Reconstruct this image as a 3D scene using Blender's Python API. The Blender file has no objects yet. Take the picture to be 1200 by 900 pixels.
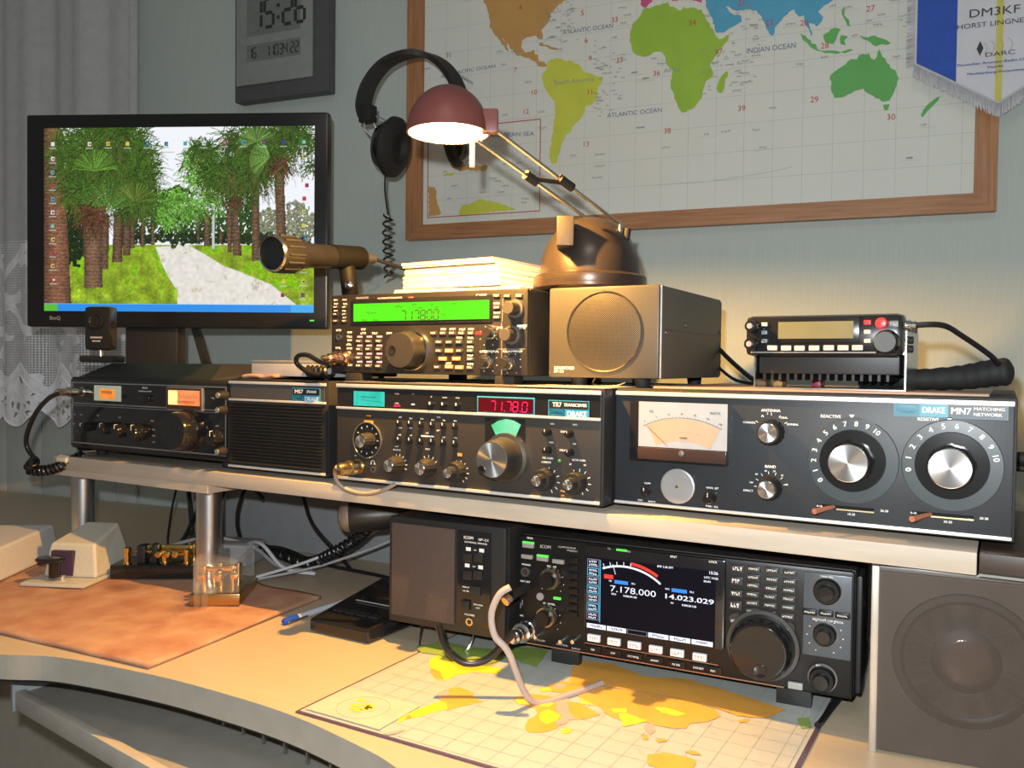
import bpy, bmesh, math, random
import numpy as np
from mathutils import Vector, Matrix
PI = math.pi
random.seed(7)
S = bpy.context.scene
COL = S.collection

# ------------------------------------------------------------------ camera
cd = bpy.data.cameras.new('camera'); cam = bpy.data.objects.new('camera', cd); COL.objects.link(cam)
cd.sensor_width = 36; cd.lens = 30.0046; cd.clip_start = .01
cam.matrix_world = Matrix(((0.865121,-0.021202,0.501115,0),(0.501437,0.014132,-0.865079,0),(0.011260,0.999675,0.022858,0.3220),(0,0,0,1)))
S.camera = cam
# ------------------------------------------------------------------ world, light, exposure
w = bpy.data.worlds.new('room'); S.world = w; w.use_nodes = True
w.node_tree.nodes['Background'].inputs[0].default_value = (1.0, .97, .88, 1)
w.node_tree.nodes['Background'].inputs[1].default_value = .16
def lamp(name, kind, loc, power, color, **k):
    d = bpy.data.lights.new(name, kind); d.energy = power; d.color = color
    for a, b in k.items(): setattr(d, a, b)
    o = bpy.data.objects.new(name, d); COL.objects.link(o); o.location = loc
    return o
# the camera's own flash, beside the lens
fl = lamp('camera_flash', 'SPOT', cam.matrix_world @ Vector((-.022, .046, .0)), 36, (.93, .98, 1.0), shadow_soft_size=.008, spot_size=math.radians(140), spot_blend=.25)
fl.rotation_euler = cam.matrix_world.to_euler()
# halogen desk lamp bulb (its housing is built further down)
LX, LY, LZ = -.476, .692, .546
lamp('halogen_light', 'POINT', (LX, LY, LZ + .0060), 33.0, (1.0, .50, .11), shadow_soft_size=.004)
# dim unseen fill above and behind the camera, standing in for room ambient
cl = lamp('room_fill_light', 'AREA', (.2, -.6, 1.75), 7, (1.0, .95, .84), size=.5)
vs = S.view_settings
vs.view_transform = 'Standard'; vs.look = 'None'; vs.gamma = 1; vs.exposure = 0.0; vs.use_curve_mapping = False

# ------------------------------------------------------------------ materials
MATS = {}
def mat(name, c, rough=.5, metal=0, emit=0, noise=.06, scale=40, bump=0, alpha=None, coat=0, spec=.5, trans=0, ior=1.45, stretch=None, c2=None, aniso=0):
    if name in MATS: return MATS[name]
    m = bpy.data.materials.new(name); m.use_nodes = True
    nt = m.node_tree; b = nt.nodes['Principled BSDF']; L = nt.links
    tc = nt.nodes.new('ShaderNodeTexCoord'); n = nt.nodes.new('ShaderNodeTexNoise'); n.inputs['Scale'].default_value = scale
    n.inputs['Detail'].default_value = 4
    if stretch:
        mp = nt.nodes.new('ShaderNodeMapping'); mp.inputs['Scale'].default_value = stretch
        L.new(tc.outputs['Object'], mp.inputs[0]); L.new(mp.outputs[0], n.inputs['Vector'])
    else: L.new(tc.outputs['Object'], n.inputs['Vector'])
    r = nt.nodes.new('ShaderNodeValToRGB')
    a = [max(0, x * (1 - noise)) for x in c]; d = c2 or [min(1, x * (1 + noise)) for x in c]
    if c2: a = c
    r.color_ramp.elements[0].color = (*a, 1); r.color_ramp.elements[1].color = (*d, 1)
    r.color_ramp.elements[0].position = .3; r.color_ramp.elements[1].position = .7
    L.new(n.outputs['Fac'], r.inputs[0]); L.new(r.outputs[0], b.inputs['Base Color'])
    b.inputs['Roughness'].default_value = rough; b.inputs['Metallic'].default_value = metal
    b.inputs['Specular IOR Level'].default_value = spec; b.inputs['IOR'].default_value = ior
    b.inputs['Coat Weight'].default_value = coat
    if trans: b.inputs['Transmission Weight'].default_value = trans
    if emit >= .8:
        for l in list(b.inputs['Base Color'].links): L.remove(l)
        b.inputs['Base Color'].default_value = (.0015, .0015, .0015, 1); b.inputs['Specular IOR Level'].default_value = .1
    if emit:
        L.new(r.outputs[0], b.inputs['Emission Color']); b.inputs['Emission Strength'].default_value = emit
    if alpha is not None: b.inputs['Alpha'].default_value = alpha
    if bump:
        bp = nt.nodes.new('ShaderNodeBump'); bp.inputs['Strength'].default_value = bump; bp.inputs['Distance'].default_value = .001
        L.new(n.outputs['Fac'], bp.inputs['Height']); L.new(bp.outputs[0], b.inputs['Normal'])
    if aniso:
        b.inputs['Anisotropic'].default_value = aniso
        t = nt.nodes.new('ShaderNodeTangent'); t.direction_type = 'RADIAL'; t.axis = 'Y'; L.new(t.outputs[0], b.inputs['Tangent'])
    MATS[name] = m; return m
def holes(name, c, rough, metal, k, size, see=True, c2=(.01,.01,.01), hexa=True):
    """perforated sheet: round holes on a grid, open (alpha) or dark"""
    m = mat(name, c, rough, metal); nt = m.node_tree; L = nt.links; b = nt.nodes['Principled BSDF']
    tc = nt.nodes.new('ShaderNodeTexCoord'); sx = nt.nodes.new('ShaderNodeSeparateXYZ'); L.new(tc.outputs['Object'], sx.inputs[0])
    def mth(op, x, y=None):
        n = nt.nodes.new('ShaderNodeMath'); n.operation = op
        for i, q in enumerate((x, y)):
            if q is None: continue
            if isinstance(q, (int, float)): n.inputs[i].default_value = q
            else: L.new(q, n.inputs[i])
        return n.outputs[0]
    X, Zc = sx.outputs['X'], sx.outputs['Z']
    if hexa: X, Zc = mth('ADD', X, Zc), mth('SUBTRACT', X, Zc)
    s = mth('MULTIPLY', mth('SINE', mth('MULTIPLY', X, k)), mth('SINE', mth('MULTIPLY', Zc, k)))
    hole = mth('GREATER_THAN', mth('ABSOLUTE', s), size)
    if see:
        L.new(mth('SUBTRACT', 1.0, hole), b.inputs['Alpha'])
    else:
        mx = nt.nodes.new('ShaderNodeMixRGB'); L.new(hole, mx.inputs[0]); mx.inputs[2].default_value = (*c2, 1)
        L.new(b.inputs['Base Color'].links[0].from_socket, mx.inputs[1]); L.new(mx.outputs[0], b.inputs['Base Color'])
    return m
def wood(name, a, bcol, scale=(3, 60, 60), rough=.45, bump=.1):
    return mat(name, a, rough, c2=bcol, scale=4, stretch=scale, bump=bump)

black = mat('black_paint', (.018, .018, .019), .42, bump=.05, scale=600)
blackg = mat('black_gloss', (.012, .012, .013), .16, coat=.3)
blackm = mat('black_rubber', (.012, .012, .012), .7)
cabinet = mat('cabinet_black', (.016, .015, .015), .55, bump=.4, scale=900)
panel_brown = mat('panel_charcoal', (.030, .027, .024), .5, bump=.05, scale=500)
panel_blue = mat('panel_slate_black', (.019, .023, .028), .45, bump=.05, scale=500)
chrome = mat('chrome', (.75, .75, .74), .16, 1)
trim_m = mat('trim_aluminium', (.88, .85, .80), .36, .55)
alu = mat('satin_aluminium', (.56, .56, .56), .32, 1)
spun = mat('spun_aluminium', (.78, .78, .78), .3, 1, aniso=.9)
brass = mat('brass', (.80, .55, .18), .2, 1)
white_i = mat('white_ink', (.78, .77, .72), .6)
grey_i = mat('grey_ink', (.35, .35, .34), .6)
orange_i = mat('orange_ink', (.85, .30, .04), .6)
red_i = mat('red_ink', (.6, .02, .03), .5)
blue_i = mat('blue_ink', (.03, .27, .42), .45)
purple_i = mat('purple_ink', (.42, .22, .45), .6)
ivory = mat('key_ivory', (.62, .58, .5), .5)
def glow(name, c, s, noise=.05, scale=60, c2=None): return mat('glow_' + name, c, .4, emit=s, noise=noise, scale=scale, c2=c2)

# ------------------------------------------------------------------ mesh helpers
STUFF = ('lettering', 'lcd_digits', 'small_print', 'desktop_icons', 'graticule', 'dial_scale', 'scale_marks')
class MB:
    def __init__(s): s.v = []; s.f = []; s.m = []; s.mats = []; s.sm = []
    def mi(s, m):
        if m not in s.mats: s.mats.append(m)
        return s.mats.index(m)
    def add(s, vs, fs, m, smooth=False):
        o = len(s.v); s.v += [tuple(x) for x in vs]; k = s.mi(m)
        for f in fs: s.f.append([o + i for i in f]); s.m.append(k); s.sm.append(smooth)
    def box(s, x0, x1, y0, y1, z0, z1, m, bev=0):
        b = bev
        if b <= 0:
            v = [(x, y, z) for x in (x0, x1) for y in (y0, y1) for z in (z0, z1)]
            s.add(v, [(0,1,3,2), (4,6,7,5), (0,4,5,1), (2,3,7,6), (0,2,6,4), (1,5,7,3)], m); return s
        bm = bmesh.new(); bmesh.ops.create_cube(bm, size=1)
        for q in bm.verts: q.co = Vector(((x0+x1)/2 + q.co.x*(x1-x0), (y0+y1)/2 + q.co.y*(y1-y0), (z0+z1)/2 + q.co.z*(z1-z0)))
        bmesh.ops.bevel(bm, geom=bm.edges[:], offset=b, segments=2, affect='EDGES', profile=.6)
        bm.verts.index_update(); s.add([q.co for q in bm.verts], [[q.index for q in f.verts] for f in bm.faces], m, True); bm.free(); return s
    def poly(s, pts, y, m, th=0, y2=None):
        """polygon in the x,z plane at depth y; th extrudes backwards"""
        bm = bmesh.new(); vs = [bm.verts.new((p[0], y, p[1])) for p in pts]; f = bm.faces.new(vs)
        if th:
            r = bmesh.ops.extrude_face_region(bm, geom=[f]); bmesh.ops.translate(bm, verts=[g for g in r['geom'] if isinstance(g, bmesh.types.BMVert)], vec=(0, th, 0))
        bmesh.ops.recalc_face_normals(bm, faces=bm.faces[:])
        if not th and bm.faces[0:1] if False else False: pass
        bmesh.ops.triangulate(bm, faces=bm.faces[:]); bm.verts.index_update()
        s.add([q.co for q in bm.verts], [[q.index for q in f.verts] for f in bm.faces], m); bm.free(); return s
    def rect(s, a, b, y, m):   # flat rectangle in x,z facing -y
        s.add([(a[0], y, a[1]), (b[0], y, a[1]), (b[0], y, b[1]), (a[0], y, b[1])], [(0, 1, 2, 3)], m); return s
    def lathe(s, o, ax, prof, m, n=24, smooth=True, flute=0, nf=0):
        """prof = (distance along axis, radius)"""
        ax = Vector(ax).normalized(); e1 = ax.orthogonal().normalized(); e2 = ax.cross(e1); o = Vector(o); vs = []; fs = []
        for (t, r) in prof:
            for i in range(n):
                a = 2*PI*i/n; rr = r * (1 - (flute if nf and (i * nf * 2 // n) % 2 else 0))
                vs.append(o + ax*t + (e1*math.cos(a) + e2*math.sin(a)) * max(rr, 1e-5))
        for j in range(len(prof) - 1):
            for i in range(n): k = (i+1) % n; fs.append((j*n+i, j*n+k, (j+1)*n+k, (j+1)*n+i))
        s.add(vs, fs, m, smooth)
        return s
    def cyl(s, a, b, r, m, r2=None, n=16):
        a = Vector(a); b = Vector(b); h = (b-a).length; r2 = r if r2 is None else r2
        s.lathe(a, b-a, [(0, 0), (0, r)], m, n, False); s.lathe(a, b-a, [(0, r), (h, r2)], m, n); s.lathe(a, b-a, [(h, r2), (h, 0)], m, n, False); return s
    def ring(s, c, r0, r1, y, m, n=40, a0=0, a1=2*PI, th=0):
        vs = []; fs = []
        for i in range(n+1):
            a = a0 + (a1-a0)*i/n
            vs += [(c[0]+r0*math.sin(a), y, c[1]+r0*math.cos(a)), (c[0]+r1*math.sin(a), y, c[1]+r1*math.cos(a))]
        for i in range(n): fs.append((2*i, 2*i+1, 2*i+3, 2*i+2))
        s.add(vs, fs, m); return s
    def disc(s, c, r, y, m, n=32): s.add([(c[0]+r*math.cos(2*PI*i/n), y, c[1]+r*math.sin(2*PI*i/n)) for i in range(n)], [list(range(n))], m); return s
    def line(s, a, b, wd, y, m):
        d = Vector((b[0]-a[0], b[1]-a[1])); d.normalize(); n = Vector((-d.y, d.x)) * wd/2
        s.add([(a[0]-n.x, y, a[1]-n.y), (b[0]-n.x, y, b[1]-n.y), (b[0]+n.x, y, b[1]+n.y), (a[0]+n.x, y, a[1]+n.y)], [(0,1,2,3)], m); return s
    def tube(s, pts, r, m, n=8):
        pts = [Vector(p) for p in pts]; vs = []; fs = []; up = None
        for i, p in enumerate(pts):
            t = (pts[min(i+1, len(pts)-1)] - pts[max(i-1, 0)]).normalized()
            if up is None: up = t.orthogonal().normalized()
            up = (up - t*up.dot(t)); up = up.normalized() if up.length > 1e-6 else t.orthogonal().normalized()
            q = t.cross(up); rr = r[i] if isinstance(r, (list, tuple)) else r
            for k in range(n): a = 2*PI*k/n; vs.append(p + (up*math.cos(a) + q*math.sin(a))*rr)
        for i in range(len(pts)-1):
            for k in range(n): j = (k+1) % n; fs.append((i*n+k, i*n+j, (i+1)*n+j, (i+1)*n+k))
        fs.append(list(range(n))[::-1]); fs.append([(len(pts)-1)*n+k for k in range(n)])
        s.add(vs, fs, m, True); return s
    def build(s, name, parent=None, label=None):
        me = bpy.data.meshes.new(name); me.from_pydata(s.v, [], s.f)
        for m in s.mats: me.materials.append(m)
        me.polygons.foreach_set('material_index', s.m); me.polygons.foreach_set('use_smooth', s.sm); me.update()
        bm = bmesh.new(); bm.from_mesh(me)
        bm.to_mesh(me); bm.free()
        o = bpy.data.objects.new(name, me); COL.objects.link(o)
        if name in STUFF: o['kind'] = 'stuff'
        if parent: o.parent = parent
        if label: o['label'] = label
        if any(s.sm):
            try: me.set_sharp_from_angle(angle=math.radians(38))
            except Exception: pass
        return o
def smooth_path(pts, n=8):
    P = [Vector(p) for p in pts]; out = []
    for i in range(len(P)-1):
        p0, p1, p2, p3 = P[max(i-1, 0)], P[i], P[i+1], P[min(i+2, len(P)-1)]
        for k in range(n):
            t = k/n; out.append(.5*((2*p1) + (p2-p0)*t + (2*p0-5*p1+4*p2-p3)*t*t + (-p0+3*p1-3*p2+p3)*t**3))
    out.append(P[-1]); return out
def coil_path(pts, R, turns, per=10):
    P = smooth_path(pts, 20); L = [0]
    for i in range(1, len(P)): L.append(L[-1] + (P[i]-P[i-1]).length)
    out = []; up = None; N = turns*per
    for i in range(N+1):
        s = L[-1]*i/N; j = max(k for k in range(len(L)) if L[k] <= s + 1e-9); j = min(j, len(P)-2)
        t = (s-L[j]) / max(L[j+1]-L[j], 1e-9); p = P[j].lerp(P[j+1], t); d = (P[j+1]-P[j]).normalized()
        if up is None: up = d.orthogonal().normalized()
        up = (up - d*up.dot(d)).normalized(); q = d.cross(up); a = 2*PI*i/per
        out.append(p + (up*math.cos(a) + q*math.sin(a))*R)
    return out
def tag(o, label, cat, group=None):
    o['label'] = label; o['category'] = cat
    if group: o['group'] = group
    return o
def thing(name, label, cat, loc=(0, 0, 0), yaw=0, group=None):
    o = bpy.data.objects.new(name, None); COL.objects.link(o); o.empty_display_size = .02
    o.location = loc; o.rotation_euler = (0, 0, yaw); return tag(o, label, cat, group)
def struct(o): o['kind'] = 'structure'; return o

# lettering: flat print on a face
_tc = {}
def glyphs(st):
    if st not in _tc:
        c = bpy.data.curves.new('lettering', 'FONT'); c.body = st; c.resolution_u = 3; c.offset = 0.0
        o = bpy.data.objects.new('lettering', c); me = o.to_mesh()
        v = [tuple(x.co) for x in me.vertices]; f = [list(p.vertices) for p in me.polygons]
        o.to_mesh_clear(); bpy.data.objects.remove(o); bpy.data.curves.remove(c)
        xs = [p[0] for p in v] or [0]; ys = [p[1] for p in v] or [0]
        _tc[st] = (v, f, min(xs), max(xs), min(ys), max(ys))
    return _tc[st]
def text(mb, st, c, h, m, w=None, y=-.0006, rot=0, al='c', bold=0):
    """st centred at c=(x,z), letters h tall (cap height), optional total width w"""
    v, f, x0, x1, y0, y1 = glyphs(st)
    sc = h / .73; sx = sc if w is None else w / max(x1-x0, 1e-6)
    cx = {'c': (x0+x1)/2, 'l': x0, 'r': x1}[al]; ca, sa = math.cos(rot), math.sin(rot)
    out = []
    for p in v:
        a = (p[0]-cx)*sx; b = (p[1]-.365)*sc; out.append((c[0] + a*ca - b*sa, y, c[1] + a*sa + b*ca))
    mb.add(out, f, m)
    if h < .0062:   # heavier strokes for small print
        e = h*.09; mb.add([(p[0]+e*ca, p[1]-.00008, p[2]+e*sa+e*.3) for p in out], f, m)
def marks(mb, c, w, h, m, y=-.0006, seed=None):
    """a short line of lettering too small to be read: little separate strokes"""
    r = random.Random(seed if seed is not None else int(abs(c[0]*1e5) + abs(c[1])*3e5)); x = c[0]-w/2
    while x < c[0]+w/2 - h*.25:
        q = h * r.uniform(.35, .75); q = min(q, c[0]+w/2-x); t = r.random()
        if t < .5: mb.rect((x, c[1]-h/2), (x+q*.35, c[1]+h/2), y, m); mb.rect((x+q*.35, c[1]-h/2 + (h*.55 if t < .25 else 0)), (x+q, c[1]-h/2 + (h if t < .25 else h*.4)), y, m)
        else: mb.rect((x, c[1]+h*.12), (x+q, c[1]+h/2), y, m); mb.rect((x+q*.3, c[1]-h/2), (x+q*.75, c[1]+h*.12), y, m)
        x += q + h*.2
def ticks(mb, c, r0, r1, n, a0, a1, m, wd=.0006, y=-.0006):
    for i in range(n):
        a = math.radians(a0 + (a1-a0)*i/max(n-1, 1)); mb.line((c[0]+r0*math.sin(a), c[1]+r0*math.cos(a)), (c[0]+r1*math.sin(a), c[1]+r1*math.cos(a)), wd, y, m)
def knob(root, c, L, r, body=None, cap=None, rb=None, name='knob', flutes=14, skirt=None, pointer=None, capr=.8, label=None, dimple=None):
    """knob standing off the panel by L towards -y; own mesh, its cap a sub-part"""
    body = body or blackm; rb = rb or r*1.12
    mb = MB(); n = 48 if r > .01 else 32
    if skirt: mb.lathe((c[0], 0, c[1]), (0, -1, 0), [(.0002, 0), (.0002, skirt[0]), (L*.18, skirt[0]*.97), (L*.2, rb)], skirt[1], n)
    mb.lathe((c[0], 0, c[1]), (0, -1, 0), [(0, rb*.9), (L*.25, rb), (L*.9, r), (L, r*.93)], body, n, True, .05 if flutes else 0, flutes)
    mb.lathe((c[0], 0, c[1]), (0, -1, 0), [(L, r*.93), (L, 0)], body, n, False)
    if pointer: mb.box(c[0]-.0004, c[0]+.0004, -L-.0003, -L*.3, c[1]+r*.3, c[1]+r*1.02, pointer)
    k = mb.build(name, root, label)
    if cap:
        q = MB(); q.lathe((c[0], 0, c[1]), (0, -1, 0), [(L, r*capr), (L+.0006, r*capr), (L+.0008, r*capr*.96)], chrome if cap is spun else cap, n); q.lathe((c[0], 0, c[1]), (0, -1, 0), [(L+.0008, r*capr*.96), (L+.0008, 0)], cap, n, False)
        q.build('knob_cap', k)
    if dimple:
        q = MB(); q.lathe((dimple[0], 0, dimple[1]), (0, -1, 0), [(L+.0006, dimple[2]), (L+.0016, dimple[2]), (L+.0012, dimple[2]*.75), (L+.0009, 0)], blackg, 20); q.build('finger_dimple', k)
    return k
def toggle(root, c, L=.006, r=.0028, m=None, name='small_knob'):
    mb = MB(); mb.lathe((c[0], 0, c[1]), (0, -1, 0), [(0, r), (L*.8, r*.9), (L, r*.7), (L, 0)], m or blackg, 16); mb.rect((c[0]-.0003, c[1]+r*.2), (c[0]+.0003, c[1]+r*.85), -L-.0002, white_i); return mb.build(name, root)
def jack(root, c, r, m=None):
    mb = MB(); mb.lathe((c[0], 0, c[1]), (0, -1, 0), [(0, r), (.0012, r), (.0012, r*.6), (.0002, r*.55)], m or chrome, 20); mb.disc(c, r*.56, -.0003, black); return mb.build('jack', root)
def plug(root, c, L, r, m, name='microphone_plug', droop=0):
    mb = MB(); ax = Vector((0, -1, -droop))
    mb.lathe((c[0], 0, c[1]), ax, [(0, r), (L*.15, r), (L*.17, r*.88), (L*.5, r*.88), (L*.52, r), (L*.6, r), (L*.62, r*.82), (L*.9, r*.7), (L, r*.5), (L, 0)], m, 20)
    return mb.build(name, root)
def feet(root, xs, ys, h, r=.007, m=None):
    for x in xs:
        for y in ys: MB().cyl((x, y, 0), (x, y, -h), r, m or blackm, r*.85).build('foot', root)
def key(mb, c, w, h, m, d=.0015, mk=None, r=.0004):
    mb.box(c[0]-w/2, c[0]+w/2, -d, 0, c[1]-h/2, c[1]+h/2, m, r)
    if mk: marks(mb, c, w*.7, h*.45, mk, -d-.0002)

# ================================================================== THE SETTING
W0, WY = Vector((-1.0108, 1.3419, 0)), math.radians(8)
wallm = mat('wall_paint', (.46, .52, .49), .8, noise=.04, scale=14, bump=.25, stretch=(30, 30, 1.2))
wallp = mat('wall_board_paint', (.44, .47, .455), .8, noise=.04, scale=14, bump=.15, stretch=(30, 30, 1.2))
fl_ = MB().box(-3.2, 3.2, -2.6, 2.2, -.78, -.74, mat('carpet', (.16, .13, .11), .95, noise=.3, scale=200, bump=.5)).build('floor'); struct(fl_)
wb = MB().box(-2.6, 3.4, 0, .08, -.74, 1.86, wallm).build('wall_back'); wb.location = W0; wb.rotation_euler = (0, 0, WY); struct(wb)
_u = -.750
for i in range(11):   # boards with open joints on the left part of the wall
    b = MB().box(_u-.117, _u-.002, -.008, -.0005, -.74, 1.86, wallp, .002).build('wall_board', wb); _u -= .119
MB().box(-.748, -.690, -.012, -.0005, -.74, 1.86, wallp, .003).build('corner_strip', wb)

# ---- desk: top with curved front edge
deskm = mat('desk_laminate', (.46, .38, .27), .42, noise=.04, scale=3, bump=.02, stretch=(4, 40, 4))
fascia = mat('desk_edge_band', (.37, .34, .285), .45)
desk = thing('desk', 'beech laminate corner desk with a curved grey front edge, under everything', 'desk')
front = [(-2.4, .30), (-1.9, .32), (-1.5, .365), (-1.2, .435), (-1.05, .480)] + [(-.9418, .5203), (-.8786, .5485), (-.7549, .5671), (-.6505, .5716), (-.5559, .568), (-.4652, .5521), (-.4131, .5372)] + [(-.33, .50), (-.24, .44), (-.17, .36), (-.12, .26), (-.09, .12), (-.08, -.1), (-.08, -.3)]
front = [(p.x, p.y) for p in smooth_path([(a, b, 0) for a, b in front], 10)]
back = [(1.0, -.3), (1.0, W0.y + .1405*(1.0+1.0108) - .012), (-2.4, W0.y - .1405*1.39 - .014)]
def slab(poly, z0, z1, mt, ms):
    bm = bmesh.new(); top = [bm.verts.new((x, y, z1)) for x, y in poly]; bot = [bm.verts.new((x, y, z0)) for x, y in poly]
    ft = bm.faces.new(top); fb = bm.faces.new(bot[::-1])
    n = len(poly); side = []
    for i in range(n): side.append(bm.faces.new((top[(i+1) % n], top[i], bot[i], bot[(i+1) % n])))
    for f in side: f.material_index = 1
    bmesh.ops.recalc_face_normals(bm, faces=bm.faces[:]); bmesh.ops.triangulate(bm, faces=[ft, fb])
    mb = MB(); bm.verts.index_update()
    for f in bm.faces: pass
    o = len(mb.v); mb.v = [tuple(v.co) for v in bm.verts]; k0, k1 = mb.mi(mt), mb.mi(ms)
    for f in bm.faces: mb.f.append([v.index for v in f.verts]); mb.m.append(k1 if f.material_index else k0); mb.sm.append(False)
    bm.free(); return mb
slab(front + back, -.027, 0, deskm, fascia).build('desktop', desk)
# dark rubber seam under the edge band
mb = MB(); mb.tube([(x, y+.004, -.0285) for x, y in front], .0022, blackm, 6); mb.build('edge_gasket', desk)
legm = mat('desk_leg_board', (.30, .285, .25), .6, noise=.1, scale=8)
MB().box(-1.75, -1.72, .5, 1.1, -.74, -.027, legm).build('side_board', desk)
MB().box(.3, .33, .2, 1.2, -.74, -.027, legm).build('side_board', desk)
MB().box(-1.72, .3, .95, .97, -.5, -.028, mat('modesty_panel', (.60, .54, .45), .5)).build('back_panel', desk)
# pull-out keyboard tray under the curve
tray = thing('keyboard_tray', 'grey pull-out keyboard tray with a pale front lip hanging under the desk', 'tray')
trm = mat('tray_metal', (.30, .33, .34), .45); trb = mat('tray_board', (.28, .265, .23), .5)
tp = [(-1.0047, 0.5717, -0.072), (-1.0229, 0.6253, -0.072), (-0.6844, 0.5378, -0.072)]
tA, tB = Vector(tp[0]), Vector((-.48, .50, -.072)); d = (tB - tA); d.z = 0; d.normalize(); nrm = Vector((-d.y, d.x, 0))
def oriented(o, p, dr): o.location = p; o.rotation_euler = (0, 0, math.atan2(dr.y, dr.x)); return o
oriented(MB().box(0, .75, .012, .30, -.012, -.002, trb).build('tray_board', tray), tA, d)
oriented(MB().box(0, .75, 0, .012, -.020, .002, mat('tray_lip', (.46, .42, .36), .5), .002).build('front_lip', tray), tA, d)
oriented(MB().box(0, .75, .28, .30, -.002, .040, trm).build('rear_rail', tray), tA, d)
mb = MB()
mb.box(-.006, 0, -.002, .16, -.022, .034, trm, .001)
for k in range(4): mb.lathe((-.0065, .03 + k*.035, .018), (-1, 0, 0), [(0, .0045), (.0003, .0045), (.0003, 0)], black, 12, False)
oriented(mb.build('runner_bracket', tray, 'perforated steel side bracket'), tA, d)
for k in range(12):
    oriented(MB().box(.20+k*.035, .203+k*.035, .10, .103, .002, .042, alu).build('rib', tray), tA, d)

# ---- the raised shelf
shelf_wood = wood('shelf_board', (.42, .36, .29), (.48, .42, .34), (3, 30, 30), .5, .15)
shelf = thing('raised_shelf', 'long pale wooden shelf board on tubular metal posts carrying the row of radios', 'shelf', (-1.228, .757, .161))
MB().box(0, 1.211, 0, .34, 0, .018, shelf_wood, .001).build('top_board', shelf)
slab([(-.05, .004), (.335, .0), (.335, .33), (-.05, .33)], -.011, 0, shelf_wood, shelf_wood).build('lower_board', shelf)
mb = MB(); mb.lathe((.015, .002, .013), (1, 0, 0), [(0, 0), (0, .007), (.02, .006), (.024, 0)], wood('wood_splinter', (.66, .55, .36), (.7, .6, .45)), 7); mb.build('splintered_corner', shelf)
post = MB().cyl((0, 0, 0), (0, 0, -.15), .0172, alu, n=28).cyl((0, 0, -.146), (0, 0, -.15), .023, alu, n=28).build('post', shelf)
post.location = (.277, .052, -.011)
for p in [(-.020, .060), (.02, .30), (1.10, .30), (.70, .30)]:
    c = post.copy(); COL.objects.link(c); c.parent = shelf; c.location = (p[0], p[1], -.011 if p[0] < .33 else 0)
    if p[0] >= .33: c.scale = (1, 1, .161/.15)

# dark wooden block at the right end (carries the right end of the shelf row)
t = thing('wooden_block', 'dark brown wooden block at the right end of the shelf, above the big speaker', 'wood block', (-.0155, .757, .1612))
MB().box(0, .12, 0, .25, .002, .0178, wood('dark_wood', (.025, .016, .012), (.045, .03, .022)), .001).build('block', t)
MB().box(0, .12, -.002, .25, 0, .002, mat('metal_strip', (.2, .22, .2), .4, .6)).build('edge_strip', t)

# ---- sheer curtain with lace hem
cur = thing('lace_curtain', 'grey-white sheer curtain with a scalloped lace hem hanging at the left', 'curtain', W0, WY)
sheer = mat('sheer_voile', (.74, .73, .76), .9, alpha=.42)
def lace_mat():
    m = mat('lace', (.86, .86, .92), .9, noise=.12, scale=60); nt = m.node_tree; L = nt.links; b = nt.nodes['Principled BSDF']
    uv = nt.nodes.new('ShaderNodeUVMap'); sx = nt.nodes.new('ShaderNodeSeparateXYZ'); L.new(uv.outputs[0], sx.inputs[0])
    def mth(op, x, y=None, z=None):
        n = nt.nodes.new('ShaderNodeMath'); n.operation = op
        for i, q in enumerate((x, y, z)):
            if q is None: continue
            if isinstance(q, (int, float)): n.inputs[i].default_value = q
            else: L.new(q, n.inputs[i])
        return n.outputs[0]
    x, y = sx.outputs[0], sx.outputs[1]
    net = mth('MAXIMUM', mth('GREATER_THAN', mth('SINE', mth('MULTIPLY', x, 2*PI/.0058)), .25), mth('GREATER_THAN', mth('SINE', mth('MULTIPLY', y, 2*PI/.0058)), .25))
    # zig-zag bands and scrolls worked solid
    zz = mth('ADD', y, mth('MULTIPLY', mth('PINGPONG', x, .06), 1.0))
    band = mth('LESS_THAN', mth('ABSOLUTE', mth('SUBTRACT', zz, .135)), .014)
    band2 = mth('LESS_THAN', mth('ABSOLUTE', mth('SUBTRACT', zz, .40)), .011)
    band3 = mth('LESS_THAN', mth('ABSOLUTE', mth('SUBTRACT', mth('ADD', y, mth('MULTIPLY', mth('SINE', mth('MULTIPLY', x, 52)), .03)), .25)), .012)
    vor = nt.nodes.new('ShaderNodeTexVoronoi'); vor.feature = 'DISTANCE_TO_EDGE'; vor.inputs['Scale'].default_value = 55; L.new(uv.outputs[0], vor.inputs['Vector'])
    leaf = nt.nodes.new('ShaderNodeTexNoise'); leaf.inputs['Scale'].default_value = 16; L.new(uv.outputs[0], leaf.inputs['Vector'])
    lf = mth('GREATER_THAN', leaf.outputs['Fac'], .58)
    low = mth('MULTIPLY', mth('LESS_THAN', zz, .122), mth('LESS_THAN', vor.outputs['Distance'], .22))
    top = mth('GREATER_THAN', y, .43)
    upper = mth('MULTIPLY', mth('GREATER_THAN', zz, .122), net)
    solid = mth('MAXIMUM', mth('MAXIMUM', band, band2), mth('MAXIMUM', band3, mth('MAXIMUM', top, lf)))
    a = mth('MAXIMUM', mth('MULTIPLY', solid, .92), mth('MAXIMUM', mth('MULTIPLY', low, .95), mth('MULTIPLY', upper, .72)))
    L.new(mth('ADD', mth('MULTIPLY', a, .92), .05), b.inputs['Alpha'])
    return m
lacem = lace_mat()
def fold(u): return -.075 + .013*math.sin(u*34) + .006*math.sin(u*77+1)
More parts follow.
